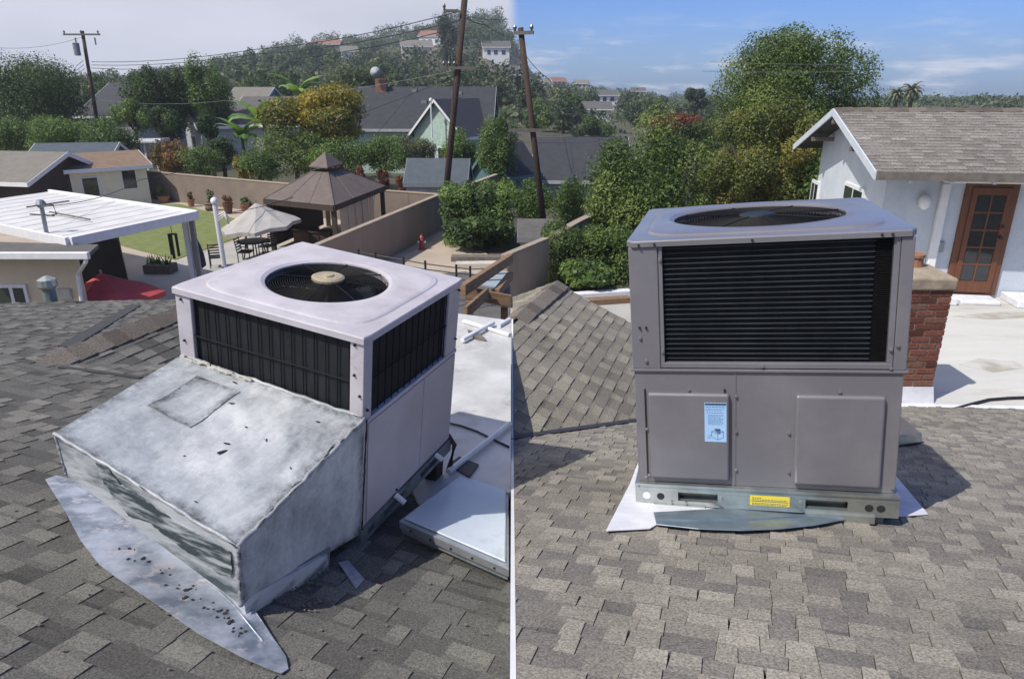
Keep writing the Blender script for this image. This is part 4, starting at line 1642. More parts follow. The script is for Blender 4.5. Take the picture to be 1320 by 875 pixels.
pipe(at_z(578, 608, ZS + 0.03), at_z(657, 546, ZS + 0.03), 0.020, 'long white plastic pipe lying just behind the skylight')
pipe(at_z(596, 438, ZS + 0.04), at_z(636, 416, ZS + 0.04), 0.024, 'short white plastic pipe crossing the pipe near the lumber')
pipe(at_z(598, 414, ZS + 0.02), at_z(657, 432, ZS + 0.02), 0.022, 'white plastic pipe under the short crossing one by the lumber')
pipe(at_z(643, 420, ZS + 0.02), at_z(657, 412, ZS + 0.02), 0.024, 'white pipe end nearest the lumber beams')
m = MB()
m.tube([at_z(u, v, ZS + 0.015) for u, v in ((578, 545), (595, 549), (615, 556), (635, 566), (656, 576))], 0.008, 6)
tag(m.build('black_cable', M['cable'], smooth=True), 'thin black cable curving across the silver roof', 'cable')
m = MB()
m.slab([at_z(u, v, ZS + 0.004) for u, v in ((603, 428), (618, 433), (626, 440), (612, 437))], (0, 0, 0.03))
tag(m.build('metal_offcut', M['wood_grey']), 'grey metal offcut lying beside the crossing pipes', 'scrap')
m = MB()
m.slab([at_z(u, v, ZS + 0.004) for u, v in ((578, 600), (592, 590), (617, 600), (605, 616))], (0, 0, 0.012))
tag(m.build('shingle_scrap', M['roof_grey']), 'loose dark shingle patch between the pipe and skylight', 'scrap')

# lumber frame beyond the silver roof
lf = thing('lumber_frame', 'unfinished brown lumber frame behind the old unit', 'timber frame', at_y(625, 380, 9.2))
for (a, ya, c, yc, w, h) in (((596, 374), 8.8, (658, 333), 11.0, 0.09, 0.15), ((600, 377), 9.4, (658, 388), 9.4, 0.05, 0.17), ((600, 403), 8.3, (628, 378), 9.3, 0.05, 0.15),
                             ((640, 378), 9.6, (658, 355), 10.8, 0.09, 0.12)):
    m = MB()
    m.beam(at_y(*a, ya), at_y(*c, yc), w, h)
    m.build('beam', M['wood_beam'], lf, world=True, bevel=0.006)
for u, v, y in ((605, 388, 9.35), (650, 395, 9.5)):
    p = at_y(u, v, y)
    m = MB()
    m.box(p.x - 0.05, p.x + 0.05, p.y - 0.05, p.y + 0.05, 0, p.z)
    m.build('post', M['wood_beam'], lf, world=True)
m = MB()
q = [at_z(u, v, 2.6) for u, v in ((470, 414), (658, 412), (658, 366), (600, 350), (470, 360))]
m.slab([p - Vector((0, 0, .08)) for p in q], (0, 0, 0.08))
tag(m.build('tarred_sheeting', M['roof_grey']), 'grey sheeting lying beneath the brown lumber frame', 'sheeting')
m = MB()
m.slab([at_z(u, v, 2.9) for u, v in ((612, 368), (644, 372), (656, 352), (628, 348))], (0, 0, 0.03))
tag(m.build('blue_sheet', M['sheet_blue']), 'pale blue sheet under the sloping lumber beam', 'sheet')
# wire fence along the edge
wf = thing('wire_fence', 'low black wire fence running behind the old unit to the lumber', 'fence', at_y(540, 345, 13))
wp = [(462, 326), (484, 330), (520, 336), (548, 341), (588, 346), (606, 348), (657, 346)]
for i, (u, v) in enumerate(wp[:-1]):
    p = at_y(u, v - 5, 13 - i * 0.2)
    m = MB()
    m.tube([p, p - Vector((0, 0, 0.9))], 0.022, 6)
    m.build('post', M['iron'], wf, world=True)
for dv in (-1, 6, 14):
    m = MB()
    m.tube([at_y(u, v + dv, 13 - i * 0.2) for i, (u, v) in enumerate(wp)], 0.012, 5)
    m.build('wire', M['iron'], wf, world=True)
for i, (a, c, mt, lb) in enumerate((((582, 333), (650, 333), 'wood_grey', 'weathered grey board lying on the pavement by the hedge'),
                                    ((588, 342), (652, 341), 'stucco_pale', 'pale stone edging strip beyond the lumber frame'))):
    m = MB()
    m.beam(at_z(*a, 0.1), at_z(*c, 0.1), 0.5, 0.2)
    tag(m.build('board', M[mt]), lb, 'board')


for (a, c, h_, mt, lb) in (((722, 384), (812, 378), .12, 'white_membrane', 'pale concrete edging under the hedge left of the new unit'),
                          ((735, 391), (812, 386), .10, 'wood_beam', 'brown timber edging in front of the pale edging by the hedge')):
    m = MB()
    m.beam(at_z(*a, h_), at_z(*c, h_), 0.35, h_ * 2)
    tag(m.build('edging', M[mt]), lb, 'edging')
b = MB()
b.slab([at_z(u, v, 0.0) for u, v in ((690, 410), (815, 420), (815, 377), (700, 385))], (0, 0, 0.03))
b.build('paved_strip', M['concrete_grey'], kind='structure')
# ------------------------------------------------------------------ yard walls
def wall_run(name, label, tops, h, mat, thick=0.2, segs=True):
    t = thing(name, label, 'wall', (tops[0].x, tops[0].y, 0))
    for a, c in zip(tops[:-1], tops[1:]):
        d = Vector((c.x - a.x, c.y - a.y, 0)).normalized()
        nn = Vector((-d.y, d.x, 0)) * thick / 2
        m_ = MB()
        m_.hexa([Vector((a.x, a.y, 0)) - nn, Vector((c.x, c.y, 0)) - nn, Vector((c.x, c.y, 0)) + nn, Vector((a.x, a.y, 0)) + nn],
                [Vector((a.x, a.y, a.z - 0.06)) - nn, Vector((c.x, c.y, c.z - 0.06)) - nn, Vector((c.x, c.y, c.z - 0.06)) + nn, Vector((a.x, a.y, a.z - 0.06)) + nn])
        m_.build('wall_body', M[mat], t, world=True)
        m_ = MB()
        n2 = nn * 1.25
        m_.hexa([a - Vector((0, 0, .06)) - n2, c - Vector((0, 0, .06)) - n2, c - Vector((0, 0, .06)) + n2, a - Vector((0, 0, .06)) + n2], [a - n2, c - n2, c + n2, a + n2])
        m_.build('coping', M['wall_cap'], t, world=True, bevel=0.015)
    return t


wall_run('garden_wall', 'tan stucco garden wall receding from the old unit to the hedge', [at_z(385, 324, 1.7), at_z(480, 285, 1.7), at_z(576, 246, 1.7)], 1.7, 'stucco_tan')
wall_run('garden_wall', 'brown stucco wall along the back of the lawn', [at_z(188, 220, 1.7), at_z(370, 236, 1.7), at_z(570, 250, 1.7)], 1.7, 'stucco_brown')
wall_run('garden_wall', 'short brown wall left of the yellow shed', [at_z(-60, 244, 1.7), at_z(60, 233, 1.7)], 1.7, 'stucco_brown')
wall_run('garden_wall', 'brown wall piece rising right of the leaning pole', [at_z(597, 240, 1.9), at_z(640, 224, 2.3)], 1.7, 'stucco_brown')
wall_run('garden_wall', 'tan wall ending at the hedge left of the new unit', [at_z(650, 328, 1.7), at_z(704, 306, 1.7)], 1.7, 'stucco_tan')
wall_run('garden_wall', 'narrow wall climbing behind the hedge left of the new unit', [at_z(716, 300, 1.75), at_z(745, 284, 1.75), at_z(775, 270, 1.75)], 1.7, 'stucco_brown', 0.25)

# ------------------------------------------------------------------ foliage
nrng = np.random.default_rng(5)


def leaf_mesh(name, clusters, nleaf, size, mat, aspect=0.55, shell=0.55, up=0.35, core=True, flat=0.0):
    """many small leaf quads spread through clusters (cx,cy,cz,rx,ry,rz)"""
    cl_ = np.array(clusters, float)
    vol = (cl_[:, 3] * cl_[:, 4] * cl_[:, 5]) ** (2 / 3)
    idx = nrng.choice(len(cl_), nleaf, p=vol / vol.sum())
    d = nrng.normal(size=(nleaf, 3))
    d /= np.linalg.norm(d, axis=1)[:, None]
    rad = shell + (1 - shell) * nrng.random(nleaf) ** 0.6
    rad *= 1 + 0.13 * nrng.normal(size=nleaf)
    pos = cl_[idx, :3] + d * cl_[idx, 3:6] * rad[:, None]
    nr = d + nrng.normal(size=(nleaf, 3)) * 0.75 + np.array([0, 0, up])
    nr /= np.linalg.norm(nr, axis=1)[:, None]
    t = np.cross(nr, nrng.normal(size=(nleaf, 3)))
    t /= np.linalg.norm(t, axis=1)[:, None]
    s = np.cross(nr, t)
    sz = size * (0.6 + 0.8 * nrng.random(nleaf))[:, None]
    v = np.empty((nleaf, 4, 3))
    v[:, 0] = pos - t * sz
    v[:, 1] = pos + s * sz * aspect - nr * sz * 0.15
    v[:, 2] = pos + t * sz
    v[:, 3] = pos - s * sz * aspect - nr * sz * 0.15
    ctone = nrng.random(len(cl_))
    tone = np.clip(0.62 * ctone[idx] + 0.38 * nrng.random(nleaf) + 0.10 * nrng.normal(size=nleaf), 0, 1)
    nv, nf = nleaf * 4, nleaf
    verts = v.reshape(-1, 3)
    me = bpy.data.meshes.new(name)
    me.vertices.add(nv)
    me.vertices.foreach_set('co', verts.ravel().astype(np.float32))
    me.loops.add(nf * 4)
    me.loops.foreach_set('vertex_index', np.arange(nv, dtype=np.int32))
    me.polygons.add(nf)
    me.polygons.foreach_set('loop_start', np.arange(0, nv, 4, dtype=np.int32))
    me.polygons.foreach_set('loop_total', np.full(nf, 4, dtype=np.int32))
    at = me.attributes.new('tone', 'FLOAT', 'FACE')
    at.data.foreach_set('value', tone.astype(np.float32))
    me.materials.append(mat)
    me.update()
    me.validate()
    return me


def crown_clusters(rx, ry, rz, n, rel=0.42, fill=0.72, bottom=-0.9):
    o = []
    while len(o) < n:
        d = nrng.normal(size=3)
        d /= np.linalg.norm(d)
        k = fill * nrng.random() ** 0.28
        if d[2] * k < bottom:
            continue
        q = rel * (0.65 + 0.7 * nrng.random())
        o.append((d[0] * rx * k, d[1] * ry * k, d[2] * rz * k, rx * q, ry * q, rz * q))
    return o


def put_mesh(name, me, parent=None, loc=None):
    o = bpy.data.objects.new(name, me)
    COL.objects.link(o)
    if parent is not None:
        o.parent = parent
        WORLD[o.name] = WORLD[parent.name].copy()
    if loc is not None:
        o.location = loc
    return o


def tree(name, label, cat, u, v, y, hw, hh, kind, n=6000, size=None, clusters=26, trunk_w=0.14, group=None, shell=0.5, rel=0.40, ground=None, aspect=0.55, limbs=5, fill=0.74):
    """u, v: crown centre in the survey, y: distance; hw, hh: half width and height in survey pixels"""
    c = at_y(u, v, y)
    d = proj(c)[2]
    rx, rz = hw * d / FPX, hh * d / FPX / 0.97
    gz = ground_z(c.x, c.y) if ground is None else ground
    t = thing(name, label, cat, (c.x, c.y, gz), 0, group)
    hc = c.z - gz
    hc = max(hc, rz * 0.6)
    me = leaf_mesh('crown', crown_clusters(rx, rx * 0.9, rz, clusters, rel, fill), n if n > 20000 else int(n * 2.6), size or max(0.045, 1.25 * d / FPX), LEAF[kind], aspect, shell)
    put_mesh('crown', me, t, (0, 0, hc))
    m_ = MB()
    m_.tone = 0
    th = max(0.3, hc)
    m_.tube([(0, 0, -0.3), (rng.uniform(-.1, .1), 0, th * 0.5), (rng.uniform(-.2, .2), rng.uniform(-.2, .2), th)], [trunk_w * 1.3, trunk_w, trunk_w * 0.5], 8)
    for k in range(limbs):
        a = k * 2.4 + rng.random()
        z0 = max(0.15, th - rz * 0.75)
        m_.tube([(0, 0, z0), (math.cos(a) * rx * 0.35, math.sin(a) * rx * 0.35, z0 + (th - z0) * 0.7), (math.cos(a) * rx * 0.7, math.sin(a) * rx * 0.65, th + rz * 0.25)],
                [trunk_w * 0.6, trunk_w * 0.4, trunk_w * 0.12], 6)
    m_.build('trunk', M['trunk'], t, smooth=True)
    return t


def hedge(name, label, corners_top, depth_dir, depth, z0, kind, n, size, parentless=True):
    pass


# left middle distance
tree('shade_tree', 'big dark round tree at the far left behind the houses', 'tree', 44, 118, 60, 70, 52, 'dark', 12000, clusters=50)
tree('leafy_tree', 'green bushy tree at the left frame edge over the roofs', 'tree', 10, 182, 50, 38, 30, 'mid', 4500)
tree('leafy_tree', 'mid-green bushy tree above the blue-grey roof', 'tree', 78, 178, 50, 46, 30, 'mid', 5500)
tree('leafy_tree', 'bushy green tree above the yellow shed', 'tree', 142, 182, 49, 36, 30, 'mid', 4500)
tree('tall_tree', 'tall knobbly dark tree right of the transformer pole', 'tree', 206, 124, 60, 48, 52, 'dark', 8500, clusters=30, rel=0.30)
tree('tall_tree', 'slimmer knobbly tree left of the blue house', 'tree', 268, 124, 61, 30, 48, 'mid', 5500, clusters=20, rel=0.36)
tree('tall_tree', 'drooping dark lower tree under the tall knobbly one', 'tree', 214, 160, 58, 20, 26, 'dark', 2500, clusters=12)
tree('small_tree', 'small dark tree against the grey gabled house', 'tree', 268, 168, 52, 14, 20, 'dark', 1500, clusters=8)
tree('far_tree', 'dark tree just right of the transformer pole base', 'tree', 128, 122, 85, 26, 26, 'dark', 2600, clusters=12)
tree('far_tree', 'hazy green tree between pole and tall tree', 'tree', 160, 118, 110, 18, 18, 'hill', 1800, clusters=10)
tree('shrub', 'rusty brown shrub beside the white pergola', 'shrub', 222, 203, 47, 28, 24, 'rust', 3200)
tree('shrub', 'green shrub right of the rusty brown one', 'shrub', 262, 208, 46, 26, 22, 'mid', 2600)
tree('shrub', 'small orange-tinted shrub behind the potted plants', 'shrub', 312, 213, 46, 15, 16, 'yellow', 1500, clusters=10)
tree('shrub', 'dark green shrub below the grey gabled house', 'shrub', 285, 195, 48, 24, 20, 'dark', 2200)
tree('blossom_tree', 'spreading tree with golden yellow foliage in front of the dark roof', 'tree', 414, 150, 46, 76, 42, 'yellow', 9000, clusters=36, rel=0.3, size=0.12, aspect=0.35)
tree('leafy_shrub', 'round green bush below the golden tree', 'shrub', 378, 192, 44, 50, 28, 'bright', 5500, clusters=24)
tree('leafy_shrub', 'dark green bush left of the gazebo roof', 'shrub', 335, 215, 43, 30, 20, 'mid', 2600)
tree('leafy_shrub', 'dark green bush behind the gazebo peak', 'shrub', 440, 205, 43, 40, 28, 'mid', 4200)
tree('leafy_shrub', 'shaggy green bush right of the gazebo', 'shrub', 495, 200, 44, 36, 26, 'mid', 3600)
tree('leafy_shrub', 'greyish green bush below the green house', 'shrub', 535, 196, 46, 30, 26, 'grey', 3200)
tree('leafy_shrub', 'leafy bush hugging the leaning utility pole', 'shrub', 590, 195, 43, 30, 28, 'mid', 3800)
tree('leafy_tree', 'leafy tree hanging over the hedge at centre', 'tree', 642, 192, 40, 30, 46, 'mid', 5500)
for u, v, lb in ((437, 219, 'red-leaved shrub touching the gazebo peak'), (463, 226, 'dark red shrub just right of the gazebo peak'), (494, 231, 'red pointed shrub above the gazebo eave'),
                 (517, 238, 'thin red shrub left of the grey shed'), (543, 239, 'small deep red shrub in front of the grey shed')):
    tree('red_shrub', lb, 'shrub', u, v, 40, 9, 13, 'red', 700, clusters=7, size=0.1, limbs=2, trunk_w=0.04)

tree('far_tree', 'dark leafy tree between blue house and golden tree', 'tree', 348, 112, 100, 36, 22, 'dark', 3000, clusters=18)
tree('far_tree', 'dark leafy tree rising behind the satellite dish roof', 'tree', 462, 98, 95, 42, 18, 'hill', 3000, clusters=18)
tree('leafy_tree', 'green leafy tree between transformer pole and grey house', 'tree', 172, 150, 56, 26, 26, 'mid', 3000, clusters=16)
# hedges


def box_hedge(label, u0, u1, vt, y, kind, h, depth, n, size):
    a = at_y(u0, vt, y)
    c = at_y(u1, vt, y)
    t = thing('hedge', label, 'hedge', ((a.x + c.x) / 2, y + depth / 2, 0))
    L = abs(c.x - a.x) / 2
    cl_ = []
    nx = max(3, int(L * 2 / 0.6))
    for i in range(nx):
        for k in range(max(3, int(h / 0.55))):
            for j in range(2):
                cl_.append((-L + (i + 0.5) * 2 * L / nx + nrng.normal() * .08, (j - 0.5) * depth * 0.5, 0.3 + k * 0.55 * h / (0.55 * max(3, int(h / 0.55))) + nrng.normal() * .06, 0.48, depth * 0.38, 0.42))
    me = leaf_mesh('foliage', cl_, n, size, LEAF[kind], 0.6, 0.6)
    put_mesh('foliage', me, t, (0, 0, 0))
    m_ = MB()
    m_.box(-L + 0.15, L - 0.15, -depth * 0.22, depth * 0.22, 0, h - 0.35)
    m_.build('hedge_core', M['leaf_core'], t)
    return t


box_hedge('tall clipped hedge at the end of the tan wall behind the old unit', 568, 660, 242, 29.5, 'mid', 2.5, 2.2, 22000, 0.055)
tree('ivy_clump', 'dark ivy bush at the foot of the tall hedge', 'shrub', 618, 296, 28.8, 40, 20, 'dark', 2600, clusters=14, size=0.1)
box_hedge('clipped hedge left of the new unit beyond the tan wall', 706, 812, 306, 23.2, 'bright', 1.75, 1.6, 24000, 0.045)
tree('ivy_clump', 'leafy clump at the foot of the hedge by the new unit', 'shrub', 756, 352, 22.4, 34, 18, 'mid', 2200, clusters=12, size=0.09)

# right middle distance
tree('leafy_tree', 'broad glossy green tree directly behind the left of the new unit', 'tree', 838, 252, 28, 92, 100, 'bright', 52000, clusters=64, rel=0.25, size=0.062, aspect=0.5, fill=0.84, shell=0.6)
tree('tall_tree', 'tallest round tree against blue sky behind the new unit', 'tree', 1025, 122, 38, 104, 84, 'bright', 80000, clusters=80, rel=0.25, size=0.06, fill=0.84, shell=0.62)
tree('leafy_tree', 'olive and rust tinted tree in front of the tallest round tree', 'tree', 985, 205, 27, 78, 76, 'olive', 60000, clusters=64, rel=0.24, size=0.05, fill=0.84, shell=0.6)
tree('leafy_tree', 'dark green tree between the blue house and the olive tree', 'tree', 1050, 238, 26, 28, 46, 'mid', 4500, size=0.10)
tree('leafy_tree', 'tree with red tips above the glossy green tree', 'tree', 872, 163, 42, 42, 20, 'red', 2600, clusters=16)
tree('leafy_tree', 'dark green tree under the red-tipped one', 'tree', 900, 185, 40, 36, 30, 'dark', 3600, clusters=16)
tree('leafy_tree', 'dark tree filling the gap right of the glossy tree', 'tree', 925, 240, 31, 34, 50, 'dark', 4000, clusters=18)
tree('leafy_shrub', 'flowering shrub at the foot of the right-hand pole', 'shrub', 686, 258, 34, 30, 28, 'mid', 3600)
tree('leafy_shrub', 'shrub between the right-hand pole and the glossy tree', 'shrub', 737, 262, 33, 34, 32, 'mid', 3800)
tree('far_tree', 'round green tree behind the right-hand pole wires', 'tree', 732, 148, 110, 22, 26, 'mid', 2600, clusters=12)
tree('far_tree', 'round green tree close to the right-hand pole', 'tree', 697, 150, 105, 20, 26, 'mid', 2400, clusters=12)
tree('far_tree', 'low dark tree above the dark roofs at centre', 'tree', 762, 168, 95, 24, 18, 'dark', 2200, clusters=10)
tree('cedar_tree', 'flat-topped dark cedar on the skyline left of the tallest tree', 'tree', 897, 130, 110, 18, 16, 'hill_dark', 1800, clusters=12, rel=0.34)
tree('conifer', 'dark tall conifer behind the leaning utility pole', 'tree', 577, 48, 210, 13, 34, 'hill_dark', 2200, clusters=16, rel=0.34)


def palm(label, u, v, y, s):
    c = at_y(u, v, y)
    gz = ground_z(c.x, c.y)
    t = thing('palm_tree', label, 'palm', (c.x, c.y, gz))
    h = c.z - gz
    MB().tube([(0, 0, -0.3), (0.1, 0, h * 0.5), (0, 0, h)], [0.42, 0.34, 0.36], 8).build('trunk', M['trunk'], t, smooth=True)
    m_ = MB()
    for k in range(46):
        a = k * 2.399
        el = R(80) - (k / 46) ** 0.8 * R(125)
        L = s * rng.uniform(0.85, 1.1)
        pts = []
        for i in range(6):
            q = i / 5
            e2 = el - q * q * R(70)
            pts.append(Vector((math.cos(a) * L * q * math.cos((el + e2) / 2), math.sin(a) * L * q * math.cos((el + e2) / 2), h + L * q * math.sin((el + e2) / 2))))
        side = Vector((-math.sin(a), math.cos(a), 0))
        m_.tone = rng.random()
        for i in range(5):
            w0, w1 = 0.18 * s * (1 - (i / 5) ** 2) + 0.02, 0.18 * s * (1 - ((i + 1) / 5) ** 2) + 0.01
            dr = Vector((0, 0, -0.06 * s))
            m_.quad(pts[i], pts[i + 1], pts[i + 1] + side * w1 + dr, pts[i] + side * w0 + dr)
            m_.quad(pts[i], pts[i] - side * w0 + dr, pts[i + 1] - side * w1 + dr, pts[i + 1])
    m_.build('fronds', LEAF['grey'], t, tone=True)
    return t


palm('left-hand palm of the pair above the house ridge', 1156, 121, 130, 1.9)
palm('right-hand taller palm of the pair above the house ridge', 1176, 117, 128, 2.1)


def banana(label, u, v, y, s, n):
    c = at_y(u, v, y)
    t = thing('banana_plant', label, 'plant', (c.x, c.y, 0))
    MB().tube([(0, 0, 0), (0, 0, c.z)], [0.16, 0.1], 8).build('stem', LEAF['banana'], t, smooth=True)
    for k in range(n):
        a = k * 2.399 + 0.4
        el = R(rng.uniform(35, 85))
        L = s * rng.uniform(0.75, 1.15)
        side = Vector((-math.sin(a), math.cos(a), 0))
        m_ = MB()
        m_.tone = rng.random()
        pts = []
        for i in range(8):
            q = i / 7
            e2 = el - q * q * R(80)
            pts.append(Vector((math.cos(a) * L * q * math.cos(e2), math.sin(a) * L * q * math.cos(e2), c.z - 0.1 + L * q * math.sin((el + e2) / 2))))
        for i in range(7):
            f = lambda q: 0.17 * s * math.sin(math.pi * min(1, 0.12 + q * 0.85)) if q > 0.12 else 0.02
            w0, w1 = f(i / 7), f((i + 1) / 7)
            dr = Vector((0, 0, -0.35))
            m_.quad(pts[i], pts[i + 1], pts[i + 1] + side * w1 + dr * w1, pts[i] + side * w0 + dr * w0)
            m_.quad(pts[i], pts[i] - side * w0 + dr * w0, pts[i + 1] - side * w1 + dr * w1, pts[i + 1])
        m_.build('leaf', LEAF['banana'], t, tone=True)
    return t


banana('broad-leaved banana plant left of the golden tree', 340, 160, 48, 2.6, 11)
banana('upright banana plant just behind the golden tree', 385, 122, 52, 2.0, 9)
banana('drooping banana plant in front of the grey gabled house', 312, 178, 47, 1.8, 9)

# hillside woods: shared crowns
HC = []
for k in range(6):
    kd = ('hill', 'hill_dark', 'hill', 'hill', 'hill_dark', 'grey')[k]
    me = leaf_mesh('crown', crown_clusters(1, 1, (0.85, 1.05, 0.8, 1.2, 1.6, 0.8)[k], 12, 0.42), 900, 0.085, LEAF[kd], 0.7, 0.5)
    HC.append(me)
b = MB()
b.tube([(0, 0, -2.6), (0, 0, 0)], [0.12, 0.08], 6)
htr = b.build('trunk', M['trunk'])
HTRUNK = htr.data
bpy.data.objects.remove(htr)
HILL_HOUSES = (
        (538, 76, 300, 12, 9, 4.5, 2.4, 'stucco_pale', 'roof_dove', 10, 'pale hillside house below the dark conifer'),
        (556, 62, 340, 11, 9, 4.5, 2.4, 'white_paint', 'roof_clay', -15, 'white hillside house behind the dark conifer'),
        (640, 80, 260, 9, 8, 4, 2, 'white_paint', 'roof_grey', 5, 'white hillside house at centre top of the hill'),
        (652, 90, 200, 7, 7, 4, 2, 'stucco_grey', 'roof_grey', 5, 'grey hillside house beside the leafy centre tree'),
        (452, 88, 300, 6, 7, 6, 2, 'white_paint', 'roof_dove', 15, 'narrow white hillside building above the satellite dish'),
        (420, 66, 380, 14, 9, 4, 2, 'wood_grey', 'roof_clay', 0, 'brown-roofed house on the left crest of the hill'),
        (290, 80, 360, 12, 8, 4, 2, 'white_paint', 'roof_grey', 0, 'white far house above the blue house'),
        (780, 142, 260, 9, 7, 3.6, 1.6, 'white_paint', 'roof_grey', 5, 'white flat hillside house above the glossy green tree'),
        (748, 118, 380, 7, 7, 3.4, 1.6, 'stucco_pale', 'roof_dove', -10, 'pale hillside house on the right-hand crest'),
        (722, 122, 350, 7, 7, 3.4, 1.6, 'stucco_pale', 'roof_clay', 20, 'clay-roofed hillside house near the crest'),
        (822, 138, 330, 6, 6, 3.2, 1.4, 'stucco_pale', 'roof_grey', 0, 'grey-roofed hillside house in the far gap'),
        (700, 128, 300, 7, 6, 3.4, 1.5, 'white_paint', 'roof_dove', 12, 'white hillside house beside the right-hand pole'),
        (765, 160, 170, 8, 7, 3, 1.5, 'white_paint', 'roof_grey', 0, 'low white house below the far gap'),
        (1235, 136, 420, 14, 9, 4, 2, 'stucco_pale', 'roof_grey', 0, 'broad pale house on the far right skyline'),
        (1295, 138, 430, 11, 9, 4, 2, 'stucco_grey', 'roof_dove', 8, 'grey house at the far right skyline'))
HH = []
for q in HILL_HOUSES:
    p = at_y(q[0], q[1], q[2])
    HH.append((math.atan2(p.x, p.y), math.hypot(p.x, p.y), q[3]))


def blocks_house(x, y, s):
    a, r = math.atan2(x, y), math.hypot(x, y)
    for (ah, rh, w) in HH:
        if rh - 60 < r < rh + 6 and abs(a - ah) * r < w * 0.5 + s * 0.7:
            return True
    return False


hr = random.Random(3)
cand = []
for i in range(6000):
    u = hr.uniform(-40, 1360)
    a = math.atan2(ray(u, 110).x, ray(u, 110).y)
    r = 90 + (CREST + 6 - 90) * hr.random() ** 0.75
    x, y = r * math.sin(a), r * math.cos(a)
    z = ground_z(x, y)
    cand.append((x, y, z, r, u))
hill_used = []
far_stuff = []
LBL = ['round green tree', 'dark green tree', 'spreading green tree', 'full green tree', 'slender dark tree', 'dusty grey-green tree']
ZONE = [(100, 'above the far left roofs'), (200, 'right of the transformer pole'), (330, 'above the blue house'), (450, 'above the golden tree'), (560, 'above the long charcoal roof'),
        (660, 'behind the leaning pole'), (760, 'behind the right-hand pole'), (920, 'left of the tallest tree'), (1130, 'behind the tallest tree'), (9999, 'beyond the house ridge')]
cnt = 0
for (x, y, z, r, u) in cand:
    s = hr.uniform(2.2, 4.6) * (0.75 + r / 900)
    if u > 700 and r > 380:
        s *= 0.8
    pu, pv, pd = proj((x, y, z + s))
    k = hr.choice([0, 0, 1, 2, 3, 3, 4, 5])
    pt = proj((x, y, z + s * (1.0 + (0.85, 1.05, 0.8, 1.2, 1.6, 0.8)[k] * 1.12)))[1]
    if pt < float(np.interp(u, [q[0] for q in SKY], [q[1] for q in SKY])) - float(np.interp(u, [0, 300, 560, 640, 700, 760, 860, 1000], [14, 20, 26, 22, 16, 14, 8, 5])):
        continue
    if blocks_house(x, y, s):
        continue
    if any((abs(x - q[0]) + abs(y - q[1])) < (s + q[2]) * 0.62 for q in hill_used[-400:]):
        continue
    if len(hill_used) > 640:
        break
    hill_used.append((x, y, s))
    far_stuff.append((x, y, z, s, k, hr.random() * 6, pd))
far_stuff.sort(key=lambda q: -q[3] / q[6])
for i, (x, y, z, s, k, a, pd) in enumerate(far_stuff):
    if i < 230:
        pu_ = proj((x, y, z))[0]
        rr_ = math.hypot(x, y)
        lb_ = LBL[k] + (' low on the wooded hill ' if rr_ < 190 else ' halfway up the wooded hill ' if rr_ < 320 else ' near the hill crest ') + next(q[1] for q in ZONE if pu_ < q[0])
        t = thing('hillside_tree', lb_, 'tree', (x, y, z), a, 'trees on the wooded hillside')
        o = put_mesh('crown', HC[k], t, (0, 0, s * 1.0))
        o.scale = (s, s, s)
        o2 = put_mesh('trunk', HTRUNK, t, (0, 0, s * 1.0))
        o2.scale = (s * 1.0, s * 1.0, s * 0.5)
# the rest of the wood reads as one mass
cls = []
for (x, y, z, s, k, a, pd) in far_stuff[230:]:
    for c_ in crown_clusters(s, s, s * 0.9, 3, 0.6, 0.5):
        cls.append((x + c_[0], y + c_[1], z + s * 0.8 + c_[2], c_[3], c_[4], c_[5]))
for i in range(2600):
    a = hr.uniform(-1.35, 1.25) if i > 1500 else math.atan2(ray(hr.uniform(-40, 1360), 110).x, ray(660, 110).y)
    r = 100 + (CREST - 90) * hr.random() ** 0.7
    x, y = r * math.sin(a), r * math.cos(a)
    s = hr.uniform(1.3, 2.4)
    if blocks_house(x, y, s) and hr.random() < .8:
        continue
    cls.append((x, y, ground_z(x, y) + s * 0.3, s * 1.5, s * 1.5, s))
me = leaf_mesh('distant_wood', cls, 170000, 0.42, LEAF['hill'], 0.7, 0.5)
o = put_mesh('distant_wood', me)
o['kind'] = 'stuff'


